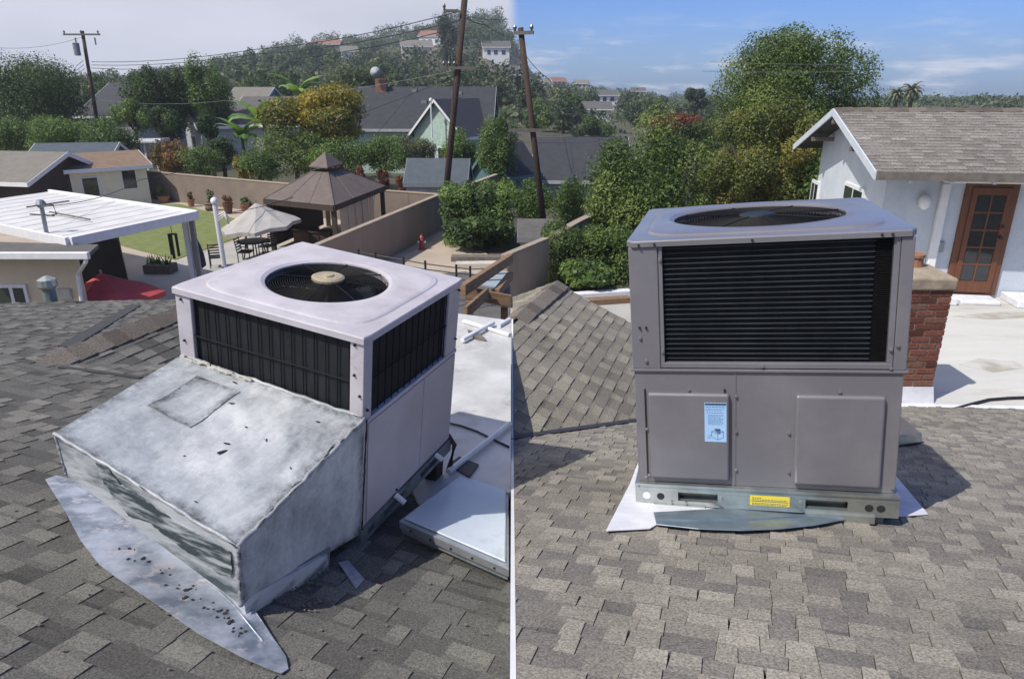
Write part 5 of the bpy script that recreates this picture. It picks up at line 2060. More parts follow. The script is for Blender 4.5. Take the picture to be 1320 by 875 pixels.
# ------------------------------------------------------------------ houses
def gable_house(name, label, loc, rz, w, d, h, rise, wall, roof, over=0.4, trim='white_paint', windows=(), chimney=None, cat='house', door=None, courses=0):
    """local x along the ridge (0..w), y depth (0..d), z up; front is y=0"""
    t = thing(name, label, cat, loc, rz)
    m_ = MB()
    pr = [(0, 0), (d, 0), (d, h), (d / 2, h + rise), (0, h)]
    for x in (0, w):
        m_.add([(x, p[0], p[1]) for p in pr], [(0, 1, 2, 3, 4)])
    m_.quad((0, 0, -2), (w, 0, -2), (w, 0, h), (0, 0, h))
    m_.quad((0, d, -2), (w, d, -2), (w, d, h), (0, d, h))
    m_.quad((0, 0, -2), (0, d, -2), (0, d, 0), (0, 0, 0))
    m_.quad((w, 0, -2), (w, d, -2), (w, d, 0), (w, 0, 0))
    m_.build('wall', M[wall], t)
    tn = rise / (d / 2)
    for s in (0, 1):
        ye = -over if s == 0 else d + over
        ze = h - over * tn
        m_ = MB()
        A_, B_, C_, D_ = (-over, ye, ze), (w + over, ye, ze), (w + over, d / 2, h + rise), (-over, d / 2, h + rise)
        m_.slab([Vector(p) + Vector((0, 0, 0.02)) for p in (A_, B_, C_, D_)], (0, 0, 0.10))
        rs_ = m_.build('roof', M[roof], t)
        m_ = MB()
        m_.box(-over - .01, w + over + .01, ye - 0.03 if s == 0 else ye + .005, ye - .005 if s == 0 else ye + 0.03, ze - 0.08, ze + 0.13)
        m_.build('gutter', M[trim], t)
        for x in (-over - 0.03, w + over + 0.005):
            m_ = MB()
            m_.hexa([(x, ye, ze - .10), (x + .025, ye, ze - .10), (x + .025, d / 2, h + rise - .10), (x, d / 2, h + rise - .10)],
                    [(x, ye, ze + .13), (x + .025, ye, ze + .13), (x + .025, d / 2, h + rise + .13), (x, d / 2, h + rise + .13)])
            m_.build('bargeboard', M[trim], t)
    for (side, a0, a1, z0, z1) in windows:
        m_ = MB()
        g_ = MB()
        if side == 'f':
            m_.box(a0 - .06, a1 + .06, -0.05, 0.02, z0 - .06, z1 + .06)
            g_.box(a0, a1, -0.056, -0.04, z0, z1)
        elif side == 'l':
            m_.box(-0.05, 0.02, a0 - .06, a1 + .06, z0 - .06, z1 + .06)
            g_.box(-0.056, -0.04, a0, a1, z0, z1)
        else:
            m_.box(w - .02, w + 0.05, a0 - .06, a1 + .06, z0 - .06, z1 + .06)
            g_.box(w + .04, w + .056, a0, a1, z0, z1)
        wo = m_.build('window', M[trim], t)
        g_.build('pane', M['glass'], wo)
    if chimney:
        cx, cy, cw, ch = chimney
        m_ = MB()
        m_.box(cx - cw, cx + cw, cy - cw, cy + cw, h, h + rise + ch)
        co = m_.build('chimney', M['roof_clay'], t)
        MB().box(cx - cw * 1.2, cx + cw * 1.2, cy - cw * 1.2, cy + cw * 1.2, h + rise + ch, h + rise + ch + .1).build('chimney_cap', M['stone_cap'], co)
    return t


def ground_at(u, v):
    return at_z(u, v, 0)


# yellow shed
p = at_z(99, 273, 0)
q = at_z(196, 263, 0)
az_ = math.atan2((q - p).y, (q - p).x)
L_ = (q - p).length
shed = gable_house('garden_shed', 'pale yellow shed with tan roof at the back of the lawn', p, az_, L_, 3.4, 2.25, 0.62, 'stucco_yellow', 'roof_tan', 0.28,
                   windows=(('f', 0.55, 1.3, 0.75, 1.75), ('f', L_ - 1.35, L_ - 0.65, 1.0, 2.0)))
dm = MB()
dm.box(-0.04, 0.01, 1.0, 2.3, 0.1, 1.85)
dr_ = dm.build('door', M['wood_grey'], shed)
MB().box(-0.05, -0.035, 1.12, 2.18, 0.3, 1.7).build('door_panel', M['white_paint'], dr_)
m = MB()
m.tube([(-0.05, 1.7, 2.45), (-0.25, 1.7, 2.5)], 0.05, 6)
m.build('wall_lamp', M['iron'], shed)

# far houses, left
p = at_y(150, 172, 66)
gable_house('dark_roofed_house', 'house with charcoal roof right of the transformer pole', (p.x - 3.0, p.y, 0), R(-22), 6.5, 8, 4.3, 2.6, 'stucco_grey', 'roof_slate', windows=(('f', 2, 3.2, 2, 3.2),))
p = at_y(262, 190, 60)
gable_house('grey_house', 'pale grey house with white gable trim behind the shrubs', (p.x, p.y, 0), R(35), 5.2, 6.2, 3.6, 1.7, 'stucco_grey', 'roof_grey', windows=(('l', 2.4, 3.6, 1.5, 2.6),))
p = at_y(300, 190, 62)
gable_house('grey_house', 'grey-roofed house wing beside the banana plants', (p.x, p.y, 0), R(-8), 6.0, 7, 3.7, 2.0, 'stucco_grey', 'roof_grey')
p = at_y(296, 140, 88)
gable_house('blue_house', 'small blue house with a brick chimney in the distance', (p.x, p.y, 0), R(-4), 4.2, 6, 5.2, 1.4, 'stucco_sky', 'roof_dove', windows=(('f', .6, 1.3, 3.3, 4.3), ('f', 2.9, 3.6, 3.3, 4.3)),
            chimney=(2.3, -.4, .45, -2.5))
# green house with long dark roof and front gable
p = at_y(432, 160, 58)
gh = gable_house('green_house', 'mint green house under a long charcoal roof', (p.x, p.y, 0), R(-2), 12.2, 8.5, 3.6, 2.9, 'stucco_green', 'roof_slate', windows=(('f', 9.6, 10.4, 1.8, 2.7),), trim='stucco_grey')
m = MB()
m.box(2.6, 3.5, 3.6, 4.4, 6.0, 7.25)
ch = m.build('chimney', M['roof_clay'], gh)
m = MB()
m.lathe([(0.02, 0.0), (0.28, 0.05), (0.42, 0.14), (0.44, 0.16)], 14)
dish = thing('satellite_dish', 'white satellite dish on the brick chimney of the green house', 'satellite dish', Vector((p.x, p.y, 0)) + Vector((2.9, 3.2, 7.5)))
for i_, v_ in enumerate(m.v):
    x_, y_, z_ = v_
    m.v[i_] = (x_, -z_, y_ + 0.2)
m.build('dish', M['stucco_grey'], dish, smooth=True)
MB().tube([(0, 0.2, -0.3), (0, 0.05, 0.2)], 0.03, 6).build('arm', M['grey_steel'], dish)
MB().tube([(0, 0, 0.0), (0, -0.55, 0.1)], 0.02, 6).build('feed_arm', M['grey_steel'], dish)
for x, y_ in ((1.2, 3.6), (5.8, 3.8), (9.6, 3.5), (6.8, 2.5)):
    MB().box(x - .22, x + .22, y_ - .2, y_ + .2, 3.6 + 2.9 * y_ / 4.25, 3.6 + 2.9 * y_ / 4.25 + .25).build('roof_vent', M['grey_steel'], gh)
p2 = at_y(596, 165, 54)
gable_house('green_gable_wing', 'mint green gable wing with white bargeboard right of the leaning pole', (p2.x, p2.y, 0), R(62), 7.0, 4.4, 3.3, 2.3, 'stucco_green', 'roof_slate',
            windows=(('l', 1.4, 2.2, 1.2, 2.2), ('l', 2.5, 3.2, 1.2, 2.2)))
m = MB()
pv = at_y(556, 150, 54)
m.tube([(pv.x, pv.y, 3.0), (pv.x, pv.y, 5.6)], 0.06, 6)
m.lathe([(0.10, 0), (0.13, .06), (0.1, .2), (0.03, .26)], 8, (pv.x, pv.y, 5.55))
tag(m.build('vent_pipe', M['white_paint']), 'thin white vent pipe in front of the long charcoal roof', 'vent pipe')
# grey shed by the pole
p = at_y(524, 250, 37)
gable_house('tool_shed', 'small grey shed with slate roof left of the leaning pole', (p.x, p.y, 0), R(-3), 3.1, 2.6, 1.75, 1.05, 'stucco_grey', 'roof_blue', over=.12, trim='grey_steel')
p = at_y(674, 310, 27.5)
gable_house('tool_shed', 'small grey-roofed shed behind the tan wall at centre', (p.x - .1, p.y, 0), R(-2), 1.15, 2.2, .75, .5, 'stucco_grey', 'roof_grey', over=.1, trim='grey_steel')
# white lattice pergola far left
p = at_y(176, 208, 55)
pg = thing('white_pergola', 'small white garden pergola behind the yellow shed', 'pergola', (p.x, p.y, 0))
for x in (0, 1.6):
    for y in (0, 1.6):
        MB().box(x - .06, x + .06, y - .06, y + .06, 0, 2.6).build('post', M['white_paint'], pg)
MB().slab([(-.3, -.3, 2.6), (1.9, -.3, 2.6), (1.9, 1.9, 2.6), (-.3, 1.9, 2.6)], (0, 0, .15)).build('roof', M['white_paint'], pg)
for i in range(4):
    MB().box(-.35, 1.95, -.2 + i * .6, -.1 + i * .6, 2.75, 2.85).build('rafter', M['white_paint'], pg)
# neighbour roofs at the left edge
p = at_y(-30, 240, 37)
gable_house('tan_roofed_house', 'low dove-brown roofed house at the left frame edge', (p.x - 1, p.y, 0), R(-12), 4.4, 5, 2.0, 1.1, 'wood_dark', 'roof_dove', over=.4)
p = at_y(40, 222, 43)
gable_house('blue_roofed_house', 'low house with slate blue roof left of the yellow shed', (p.x, p.y, 0), R(12), 4.2, 4.5, 2.3, 0.8, 'stucco_grey', 'roof_blue', over=.3)
# dark roofs, right centre
p = at_y(664, 236, 40)
gable_house('dark_roofed_house', 'charcoal-roofed house with teal gable behind the right-hand pole', (p.x - .4, p.y, 0), R(50), 2.6, 2.6, 1.9, 1.5, 'stucco_teal', 'roof_slate', over=.25, trim='stucco_teal')
p = at_y(694, 232, 44)
gable_house('dark_roofed_house', 'long charcoal roof left of the glossy green tree', (p.x, p.y, 0), R(-3), 5.4, 8, 1.2, 2.1, 'stucco_grey', 'roof_slate', over=.4, trim='stucco_grey')
# hillside houses
for (u, v, y, w, d, h, rise, wl, rf, rz, lb) in HILL_HOUSES:
    p = at_y(u, v, y)
    gz = ground_z(p.x, p.y)
    gable_house('hillside_house', lb, (p.x - w / 2, p.y, gz - .3), R(rz), w, d, h, rise, wl, rf, over=.5, windows=(('f', w * .15, w * .28, 1.5, 3), ('f', w * .4, w * .55, 1.5, 3), ('f', w * .7, w * .85, 1.5, 3)))

# ------------------------------------------------------------------ gazebo
GZ = 2.15
gF, gL, gR = at_z(430, 266, GZ), at_z(340, 257, GZ), at_z(497, 240, GZ)
gB = gL + gR - gF
gc = (gL + gR) / 2
gz_ = thing('gazebo', 'brown two-tier canvas gazebo behind the tan wall', 'gazebo', (gc.x, gc.y, 0))
apex = Vector((gc.x, gc.y, 3.35))
cs = [gF, gR, gB, gL]
for i in range(4):
    a, c = cs[i], cs[(i + 1) % 4]
    ta, tc = a.lerp(apex, 0.78), c.lerp(apex, 0.78)
    m = MB()
    k = 3
    for j in range(k):
        b0, b1 = a.lerp(c, j / k), a.lerp(c, (j + 1) / k)
        t0, t1 = ta.lerp(tc, j / k), ta.lerp(tc, (j + 1) / k)
        nn = (b1 - b0).cross(t0 - b0).normalized()
        m = MB()
        m.slab([b0, b1, t1, t0], nn * 0.03)
        m.build('roof_panel', M['canvas_brown'], gz_, world=True)
        if j:
            MB().beam(b0 + nn * .035, t0 + nn * .035, 0.04, 0.02).build('seam_strip', M['canvas_brown'], gz_, world=True)
    MB().beam(a + Vector((0, 0, .02)), ta + Vector((0, 0, .02)), 0.07, 0.06).build('hip_strip', M['canvas_brown'], gz_, world=True)
    MB().beam(a - Vector((0, 0, .1)), c - Vector((0, 0, .1)), 0.08, 0.18).build('eave_beam', M['wood_dark'], gz_, world=True)
    q0 = a.lerp(apex, 0.72)
    q1 = c.lerp(apex, 0.72)
    up_ = Vector((0, 0, 0.30))
    ap2 = apex + Vector((0, 0, 0.52))
    m = MB()
    m.add([q0 + up_, q1 + up_, ap2, q0 + up_ - Vector((0, 0, .05)), q1 + up_ - Vector((0, 0, .05))], [(0, 1, 2), (0, 3, 4, 1)])
    m.build('upper_roof_panel', M['canvas_brown'], gz_, world=True)
    w_ = a.lerp(gc + Vector((0, 0, GZ)), 0.07)
    m = MB()
    m.box(w_.x - .09, w_.x + .09, w_.y - .09, w_.y + .09, 0, GZ - .1)
    m.build('post', M['wood_dark'], gz_, world=True)
# curtains hanging on the right side
for j in range(9):
    f0, f1 = 0.10 + j * 0.075, 0.10 + (j + 1) * 0.075
    a, c = gF.lerp(gR, f0), gF.lerp(gR, f1)
    o_ = (gc - (a + c) / 2)
    o_.z = 0
    o_ = o_.normalized() * (0.12 + 0.06 * (j % 2))
    m = MB()
    m.slab([Vector((a.x, a.y, 0.15)) + o_, Vector((c.x, c.y, 0.15)) + o_, Vector((c.x, c.y, GZ - .15)) + o_, Vector((a.x, a.y, GZ - .15)) + o_], o_.normalized() * .05)
    m.build('curtain_fold', M['curtain'], gz_, world=True, bevel=0.02)
m = MB()
m.beam(Vector((gL.x, gL.y, 1.0)).lerp(Vector((gB.x, gB.y, 1.0)), 0.1), Vector((gL.x, gL.y, 1.0)).lerp(Vector((gB.x, gB.y, 1.0)), 0.9), .06, 1.7)
m.build('back_screen', M['wood_dark'], gz_, world=True)
for (f, dz, mt, lb) in ((0.35, 0, 'roof_clay', 'brick-red bar cabinet inside the gazebo'), (0.7, 0, 'wood_dark', 'dark wooden cabinet inside the gazebo')):
    c_ = gL.lerp(gF, f).lerp(gc + Vector((0, 0, GZ)), 0.35)
    t = thing('cabinet', lb, 'cabinet', (c_.x, c_.y, 0))
    MB().box(-.45, .45, -.3, .3, 0, .85).build('body', M[mt], t, bevel=.02)
    MB().box(-.5, .5, -.35, .35, .852, .9).build('top', M['wood_dark'], t, bevel=.01)
    for x in (-.22, .22):
        MB().box(x - .2, x + .2, -.33, -.302, .08, .78).build('door', M[mt], t, bevel=.01)


# ------------------------------------------------------------------ parasols
def parasol(label, c, r, n, rise, mat, pole_base=None, tilt=(0, 0), rot=0.0, cat='parasol', vents=True):
    t = thing('parasol', label, cat, (c.x, c.y, 0))
    rim = []
    for k in range(n):
        a = 2 * math.pi * k / n + rot
        x, y = r * math.cos(a), r * math.sin(a)
        rim.append(Vector((c.x + x, c.y + y, c.z + x * tilt[0] + y * tilt[1])))
    ap = Vector((c.x - tilt[0] * rise * .6, c.y - tilt[1] * rise * .6, c.z + rise))
    for k in range(n):
        a, d = rim[k], rim[(k + 1) % n]
        mid = (a + d) / 2
        m_ = MB()
        s1, s2 = a.lerp(ap, .5) - Vector((0, 0, .03)), d.lerp(ap, .5) - Vector((0, 0, .03))
        mm = mid.lerp(ap, .5) - Vector((0, 0, .06))
        md = mid.lerp(ap, .03) + Vector((0, 0, .03))
        lo = Vector((0, 0, -.14))
        m_.add([a, md, d, s1, mm, s2, ap, a + lo, md + lo, d + lo],
               [(0, 1, 4, 3), (1, 2, 5, 4), (3, 4, 6), (4, 5, 6), (0, 7, 8, 1), (1, 8, 9, 2)])
        m_.build('canopy_panel', M[mat], t, world=True)
        MB().tube([a - Vector((0, 0, .02)), ap - Vector((0, 0, .10))], .012, 5).build('rib', M['grey_steel'], t, world=True)
    MB().tube([Vector((c.x, c.y, 0)), ap + Vector((0, 0, .08))], .03, 8).build('pole', M['grey_steel'], t, world=True)
    MB().lathe([(.35, 0), (.35, .06), (.06, .12), (.05, .35)], 14, (c.x, c.y, 0)).build('base', M['iron'], t, world=True)
    return t


cg = at_y(335, 288, 27)
parasol('open light grey parasol left of the gazebo', cg + Vector((0, 0, -.05)), 1.55, 8, .85, 'canvas_grey', tilt=(0.10, 0.05), rot=.2)
cr = at_y(138, 385, 18.8)
parasol('open dark red parasol below the white patio cover', cr, 1.5, 6, .75, 'canvas_red', tilt=(0.04, 0.05), rot=.35)
p = at_z(259, 362, 0)
cp_ = thing('closed_parasol', 'folded navy parasol standing on the patio', 'parasol', p)
MB().lathe([(.12, .45), (.26, .55), (.24, .9), (.17, 1.25), (.08, 1.5), (.02, 1.58)], 10).build('canopy', M['canvas_navy'], cp_)
MB().tube([(0, 0, 0), (0, 0, 1.7)], .025, 6).build('pole', M['iron'], cp_)
MB().lathe([(.25, 0), (.25, .05), (.05, .1), (.04, .2)], 12).build('base', M['iron'], cp_)

# white post with ball top
p = at_z(291, 356, 0)
wp_ = thing('lamp_post', 'white post with a ball top beside the grey parasol', 'post', p)
MB().tube([(0, 0, 0), (-.03, 0, 2.55)], .085, 10).build('pole', M['white_paint'], wp_, smooth=False)
MB().lathe([(.02, -.14), (.10, -.10), (.13, 0), (.10, .10), (.02, .14)], 12, (-.03, 0, 2.68)).build('globe', M['white_paint'], wp_, smooth=True)
m = MB()
for k in range(3):
    m.tube([(0.05, -.05, 2.0 + .1 * k), (.3, -.1, 2.2 + .06 * k), (.42, -.1, 1.9 + .12 * k)], .025, 6)
m.build('insulator', M['white_paint'], wp_, smooth=True)


# patio furniture
def chair(label, p, rz, group=None):
    t = thing('patio_chair', label, 'chair', p, rz, group)
    MB().box(-.26, .26, -.26, .24, .40, .45).build('seat', M['iron'], t, bevel=.01)
    for x in (-.24, .24):
        for y in (-.23, .22):
            MB().tube([(x, y, 0), (x, y, .41)], .02, 6).build('leg', M['iron'], t)
        MB().tube([(x, .23, .44), (x, .30, .98)], .018, 6).build('back_post', M['iron'], t)
        MB().tube([(x, -.22, .44), (x, -.22, .65), (x, .25, .66)], .018, 6).build('armrest', M['iron'], t)
    for k in range(5):
        z = .52 + k * .1
        MB().beam((-.24, .245 + k * .012, z), (.24, .245 + k * .012, z), .015, .05).build('back_slat', M['iron'], t)
    return t


chair('black iron chair just right of the white ball-top post', at_z(281, 345, 0), R(200))
chair('black iron chair at the grey parasol table, left side', at_z(318, 338, 0), R(90))
chair('black iron chair between grey parasol and gazebo', at_z(346, 330, 0), R(250))
p = at_z(330, 334, 0)
tt = thing('patio_table', 'round dark patio table under the light grey parasol', 'table', p)
MB().lathe([(.02, .70), (.62, .70), (.64, .72), (.62, .745), (.02, .745)], 20).build('tabletop', M['iron'], tt)
for k in range(4):
    a = k * math.pi / 2 + .5
    MB().tube([(math.cos(a) * .45, math.sin(a) * .45, 0), (math.cos(a) * .3, math.sin(a) * .3, .71)], .025, 6).build('leg', M['iron'], tt)

# hydrant
p = at_z(544, 322, 0)
hy = thing('fire_hydrant', 'small red garden hydrant on the patio by the tan wall', 'hydrant', p)
MB().lathe([(.17, 0), (.17, .05), (.11, .06), (.10, .38), (.13, .40), (.13, .44), (.11, .46), (.10, .53), (.05, .60), (.03, .66), (.01, .67)], 12).build('barrel', M['red_paint'], hy)
for s in (-1, 1):
    MB().tube([(s * .09, 0, .33), (s * .17, 0, .33)], .045, 8).build('nozzle', M['white_paint'], hy)

# ------------------------------------------------------------------ pots by the back wall
POT = [(212, 262, 'terracotta', .34, .42, 'mid', 'wide red pot with leafy plant nearest the shed'), (247, 267, 'terracotta', .22, .45, 'rust', 'tall clay pot with dry plant second from the shed'),
       (273, 272, 'barrel', .33, .50, 'dark', 'half barrel planter with a short stem'), (295, 276, 'pot_dark', .27, .60, 'red', 'dark red pot with upright reddish plant'),
       (316, 273, 'terracotta', .27, .40, 'mid', 'clay pot behind the grey parasol edge')]
for u, v, mt, r, h, kd, lb in POT:
    p = at_z(u, v, 0)
    t = thing('potted_plant', lb, 'plant pot', p, 0, 'planters along the back wall')
    if mt == 'barrel':
        pr = [(r * .82, 0), (r, h * .5), (r * .9, h), (r * .8, h), (r * .78, h * .85), (.01, h * .85)]
    else:
        pr = [(r * .65, 0), (r * .95, h * .85), (r * 1.05, h * .86), (r * 1.05, h), (r * .92, h), (r * .9, h * .88), (.01, h * .88)]
    po = MB().lathe(pr, 14).build('pot', M[mt], t)
    if mt == 'barrel':
        for z in (.25, .75):
            MB().lathe([(r * .97, h * z - .03), (r * 1.0, h * z - .03), (r * 1.0, h * z + .03), (r * .97, h * z + .03)], 14).build('hoop', M['iron'], po)
        MB().tube([(0, 0, h * .8), (0, 0, h + .35)], .03, 6).build('stem', M['trunk'], t)
    put_mesh('foliage', leaf_mesh('foliage', crown_clusters(r * .9, r * .9, r * 1.3, 6), 350, .06, LEAF[kd], .4), t, (0, 0, h + r * .8))
p = at_z(312, 262, 0)
m = MB()
m.tube([(p.x, p.y, 0), (p.x, p.y, 1.5)], .06, 8)
tag(m.build('bollard', M['iron']), 'short black post by the last clay pot at the back wall', 'post')
p = at_z(319, 322, 0)
m = MB()
m.tube([(p.x, p.y, 0), (p.x, p.y, 1.0)], .05, 8)
tag(m.build('bollard', M['iron']), 'short black post in front of the grey parasol', 'post')

# ------------------------------------------------------------------ white patio cover
CZ = 2.6
c1, c2, c3, c4_, c5 = at_z(90, 312, CZ), at_z(253, 277, CZ), at_z(62, 249, CZ), at_z(-80, 264, CZ), at_z(-80, 274, CZ)
pc = thing('patio_cover', 'large white ribbed patio cover over the left yard', 'patio cover', (c1.x, c1.y, 0))
A_, B_, C_ = c1, c2, c3
D_ = c1 + (c3 - c2)
D2 = D_
NPAN = 12
ex = (A_ - B_).normalized() * 0.0
for i in range(NPAN):
    s0, s1 = i / NPAN, (i + 1) / NPAN
    # panels run from the A-D side to the B-C side
    a0, a1 = A_.lerp(D_, s0), A_.lerp(D_, s1 - 0.008)
    b0, b1 = B_.lerp(C_, s0), B_.lerp(C_, s1 - 0.008)
    m = MB()
    m.slab([a0, b0, b1, a1], (0, 0, 0.045))
    m.build('roof_panel', M['white_cover'], pc, world=True)
    m = MB()
    r0, r1 = A_.lerp(D_, s1 - .006), B_.lerp(C_, s1 - .006)
    r2, r3 = A_.lerp(D_, s1), B_.lerp(C_, s1)
    m.slab([r0, r1, r3, r2], (0, 0, 0.052))
    m.build('roof_rib', M['white_cover'], pc, world=True)
for a, c in ((A_, B_), (B_, C_), (A_, D_)):
    o_ = (a + c) / 2 - (A_ + C_) / 2
    o_.z = 0
    o_ = o_.normalized() * .06
    m = MB()
    m.beam(a + o_ + Vector((0, 0, .0)), c + o_ + Vector((0, 0, .0)), .1, .26)
    m.build('gutter', M['white_paint'], pc, world=True, bevel=.01)
p = at_z(222, 367, 0)
p = B_.lerp((A_ + C_) / 2, .09)
for dx in (0, .22):
    m = MB()
    m.box(p.x - .07 + dx, p.x + .07 + dx, p.y - .07, p.y + .07, 0, CZ - .05)
    m.build('post', M['grey_steel'] if dx else M['white_paint'], pc, world=True)
p = A_.lerp(B_, .5)
# wind chime
p = B_ + Vector((-.55, .0, -.15)) + (A_ - B_).normalized() * .4
wcm = thing('wind_chime', 'black wind chime hanging from the corner of the white cover', 'wind chime', p)
MB().tube([(0, 0, .1), (0, 0, -.35)], .01, 5).build('cord', M['iron'], wcm)
for k, (x, y) in enumerate(((-.1, 0), (.1, .03), (0, -.1))):
    MB().tube([(x, y, -.4), (x, y, -1.05 - .05 * k)], .045, 8).build('chime_tube', M['iron'], wcm)
MB().lathe([(.01, -.36), (.14, -.38), (.14, -.4), (.01, -.41)], 10).build('plate', M['iron'], wcm)
# service mast on the cover
p = at_z(62, 312, CZ - .2)
ms = thing('service_mast', 'bent grey service mast with weatherhead rising by the white cover', 'mast', p)
tp = at_y(53, 264, p.y)
d = tp - p
MB().tube([(0, 0, -.3), tuple(d)], .055, 8).build('pipe', M['grey_steel'], ms)
MB().lathe([(.02, -.1), (.10, -.06), (.13, .02), (.08, .12), (.01, .15)], 10, tuple(d)).build('weatherhead', M['grey_steel'], ms)
m = MB()
m.tube([tuple(d + Vector((.08, 0, 0))), tuple(d + Vector((.32, 0, .0))), tuple(d + Vector((.36, 0, -.25))), tuple(d + Vector((.1, 0, -.3)))], .018, 6)
m.build('service_loop', M['cable'], ms, smooth=True)
MB().tube([tuple(d * .75 + Vector((-.35, 0, 0))), tuple(d * .75 + Vector((.3, 0, -.04)))], .02, 6).build('strut', M['iron'], ms)
for k, (a, c, lb) in enumerate((((34, 267), (89, 259), 'thin dark rod lying along the white cover near its far edge'), ((64, 273), (116, 283), 'thin dark rod lying across the white cover ribs'))):
    m = MB()
    m.tube([at_z(*a, CZ + .13), at_z(*c, CZ + .13)], .025, 6)
    tag(m.build('metal_rod', M['wood_grey']), lb, 'rod')

# black tarp covered stack
p0, p1 = at_z(99, 384, 0), at_z(168, 376, 0)
tb = MB()
dd = (p1 - p0)
L2 = dd.length
nn = Vector((-dd.y, dd.x, 0)).normalized()
hgt = 1.75
base = [p0, p1, p1 + nn * 1.6, p0 + nn * 1.6]
vs, fs = [], []
nxg, nzg = 12, 5
ring = []
for i in range(4):
    for k in range(8):
        ring.append(base[i].lerp(base[(i + 1) % 4], k / 8))
cc = sum(base, Vector()) / 4
for j in range(nzg + 1):
    f = j / nzg
    for p in ring:
        q = p.lerp(cc, .02 + .06 * f + .025 * math.sin(p.x * 7 + p.y * 5) * (1 - f))
        vs.append((q.x, q.y, hgt * f + (.08 * math.sin(p.x * 2.2) if j == nzg else 0)))
N = len(ring)
for j in range(nzg):
    for i in range(N):
        fs.append((j * N + i, j * N + (i + 1) % N, (j + 1) * N + (i + 1) % N, (j + 1) * N + i))
fs.append(tuple(nzg * N + i for i in range(N)))
tb.add(vs, fs)
tag(tb.build('covered_grill', M['tarp_black'], smooth=False), 'bulky object wrapped in a black cover under the white patio cover', 'covered grill')
# planter at the foot of the post
p = at_z(208, 352, 0)
t = thing('succulent_planter', 'low dark planter with spiky succulent by the cover post', 'plant pot', p)
MB().box(-.5, .5, -.3, .3, 0, .35).build('trough', M['wood_grey'], t, bevel=.02)
m = MB()
for k in range(40):
    a = k * 2.4
    x, y = rng.uniform(-.4, .4), rng.uniform(-.2, .2)
    m.tone = rng.random()
    e = Vector((math.cos(a) * .25, math.sin(a) * .25, .35))
    s_ = Vector((-math.sin(a), math.cos(a), 0)) * .04
    bs = Vector((x, y, .33))
    m.add([bs - s_, bs + s_, bs + e], [(0, 1, 2)])
m.build('foliage', LEAF['mid'], t, tone=True)

# ------------------------------------------------------------------ beige house at the left edge
BY = 17.5
hb = thing('beige_house', 'cream stucco house at the left frame edge below the white cover', 'house', at_y(60, 390, BY) * 1.0)
a0, a1 = at_y(-60, 322, BY), at_y(96, 330, BY)
wl_ = MB()
wl_.box(a0.x, a1.x, BY, BY + 0.15, 0, a1.z + .05)
wl_.build('wall', M['stucco_beige'], hb, world=True)
m = MB()
e0, e1 = at_y(-60, 318, BY - .5), at_y(116, 331, BY - .5)
zt_ = e1.z
m.hexa([(e0.x, BY - .5, zt_), (e1.x, BY - .5, zt_), (e1.x - .3, BY + .45, zt_ + .01), (e0.x, BY + .75, zt_ + .02)],
       [(e0.x, BY - .5, zt_ + .1), (e1.x, BY - .5, zt_ + .1), (e1.x - .3, BY + .45, zt_ + .11), (e0.x, BY + .75, zt_ + .12)])
m.build('roof', M['roof_grey'], hb, world=True)
m = MB()
m.box(e0.x, e1.x + .02, BY - .62, BY - .5, zt_ - .05, zt_ + .13)
m.build('gutter', M['white_paint'], hb, world=True, bevel=.02)
m = MB()
m.tube([(e1.x - .08, BY - .55, zt_ - .02), (e1.x - .10, BY - .55, zt_ - .12), (a1.x + .06, BY - .12, zt_ - .55), (a1.x - .06, BY - .12, .1)], .05, 8)
m.build('downspout', M['white_paint'], hb, world=True)
wn0, wn1 = at_y(-30, 398, BY), at_y(34, 366, BY)
m = MB()
m.box(wn0.x, wn1.x, BY - .06, BY + .02, wn0.z, wn1.z)
wfr = m.build('window', M['white_paint'], hb, world=True)
wm_ = at_y(17, 380, BY).x
MB().box(wm_ + .06, wn1.x - .08, BY - .066, BY - .05, wn0.z + .08, wn1.z - .09).build('pane', M['glass_green'], wfr, world=True)
MB().box(wn0.x + .08, wm_ - .04, BY - .066, BY - .05, wn0.z + .08, wn1.z - .09).build('pane', M['glass_green'], wfr, world=True)
q = at_y(85, 378, BY)
MB().box(q.x - .16, q.x + .16, BY - .1, BY, q.z - .14, q.z + .14).build('meter_box', M['stucco_pale'], hb, world=True, bevel=.01)
# galvanized flue rising behind the eave of the near roof
p = on_plane(64, 392, PL)
q = at_y(60, 362, p.y + .3)
m = thing('flue_pipe', 'galvanized flue pipe in front of the cream house wall', 'vent pipe', (q.x, q.y, q.z - 1.2))
MB().tube([(0, 0, 0), (0, 0, 1.12)], .085, 12).build('pipe', M['galv_old'], m)
MB().lathe([(.11, 1.10), (.13, 1.13), (.12, 1.22), (.03, 1.27)], 12).build('cap', M['galv'], m)


# ------------------------------------------------------------------ utility poles and wires
def upole(label, b0, t0, r0, r1, arms, extra=None):
    t = thing('utility_pole', label, 'utility pole', (b0.x, b0.y, 0))
    d = (t0 - b0)
    MB().tube([b0 - d.normalized() * 0.3, b0 + d * .5, t0], [r0, (r0 + r1) / 2, r1], 10).build('pole', M['wood_pole'], t, world=True, smooth=True)
    for (c, half, yaw, ins) in arms:
        ax = Vector((math.cos(yaw), math.sin(yaw), 0))
        cc_ = c - Vector((0, r1 + .06, 0))
        ar = MB().beam(cc_ - ax * half, cc_ + ax * half, .10, .13).build('crossarm', M['wood_grey'], t, world=True)
        for k in ins:
            q_ = cc_ + ax * (half * k)
            MB().lathe([(.02, .06), (.05, .08), (.05, .14), (.075, .17), (.075, .22), (.03, .30), (.01, .31)], 8, tuple(q_)).build('insulator', M['porcelain'], ar, world=True)
    return t


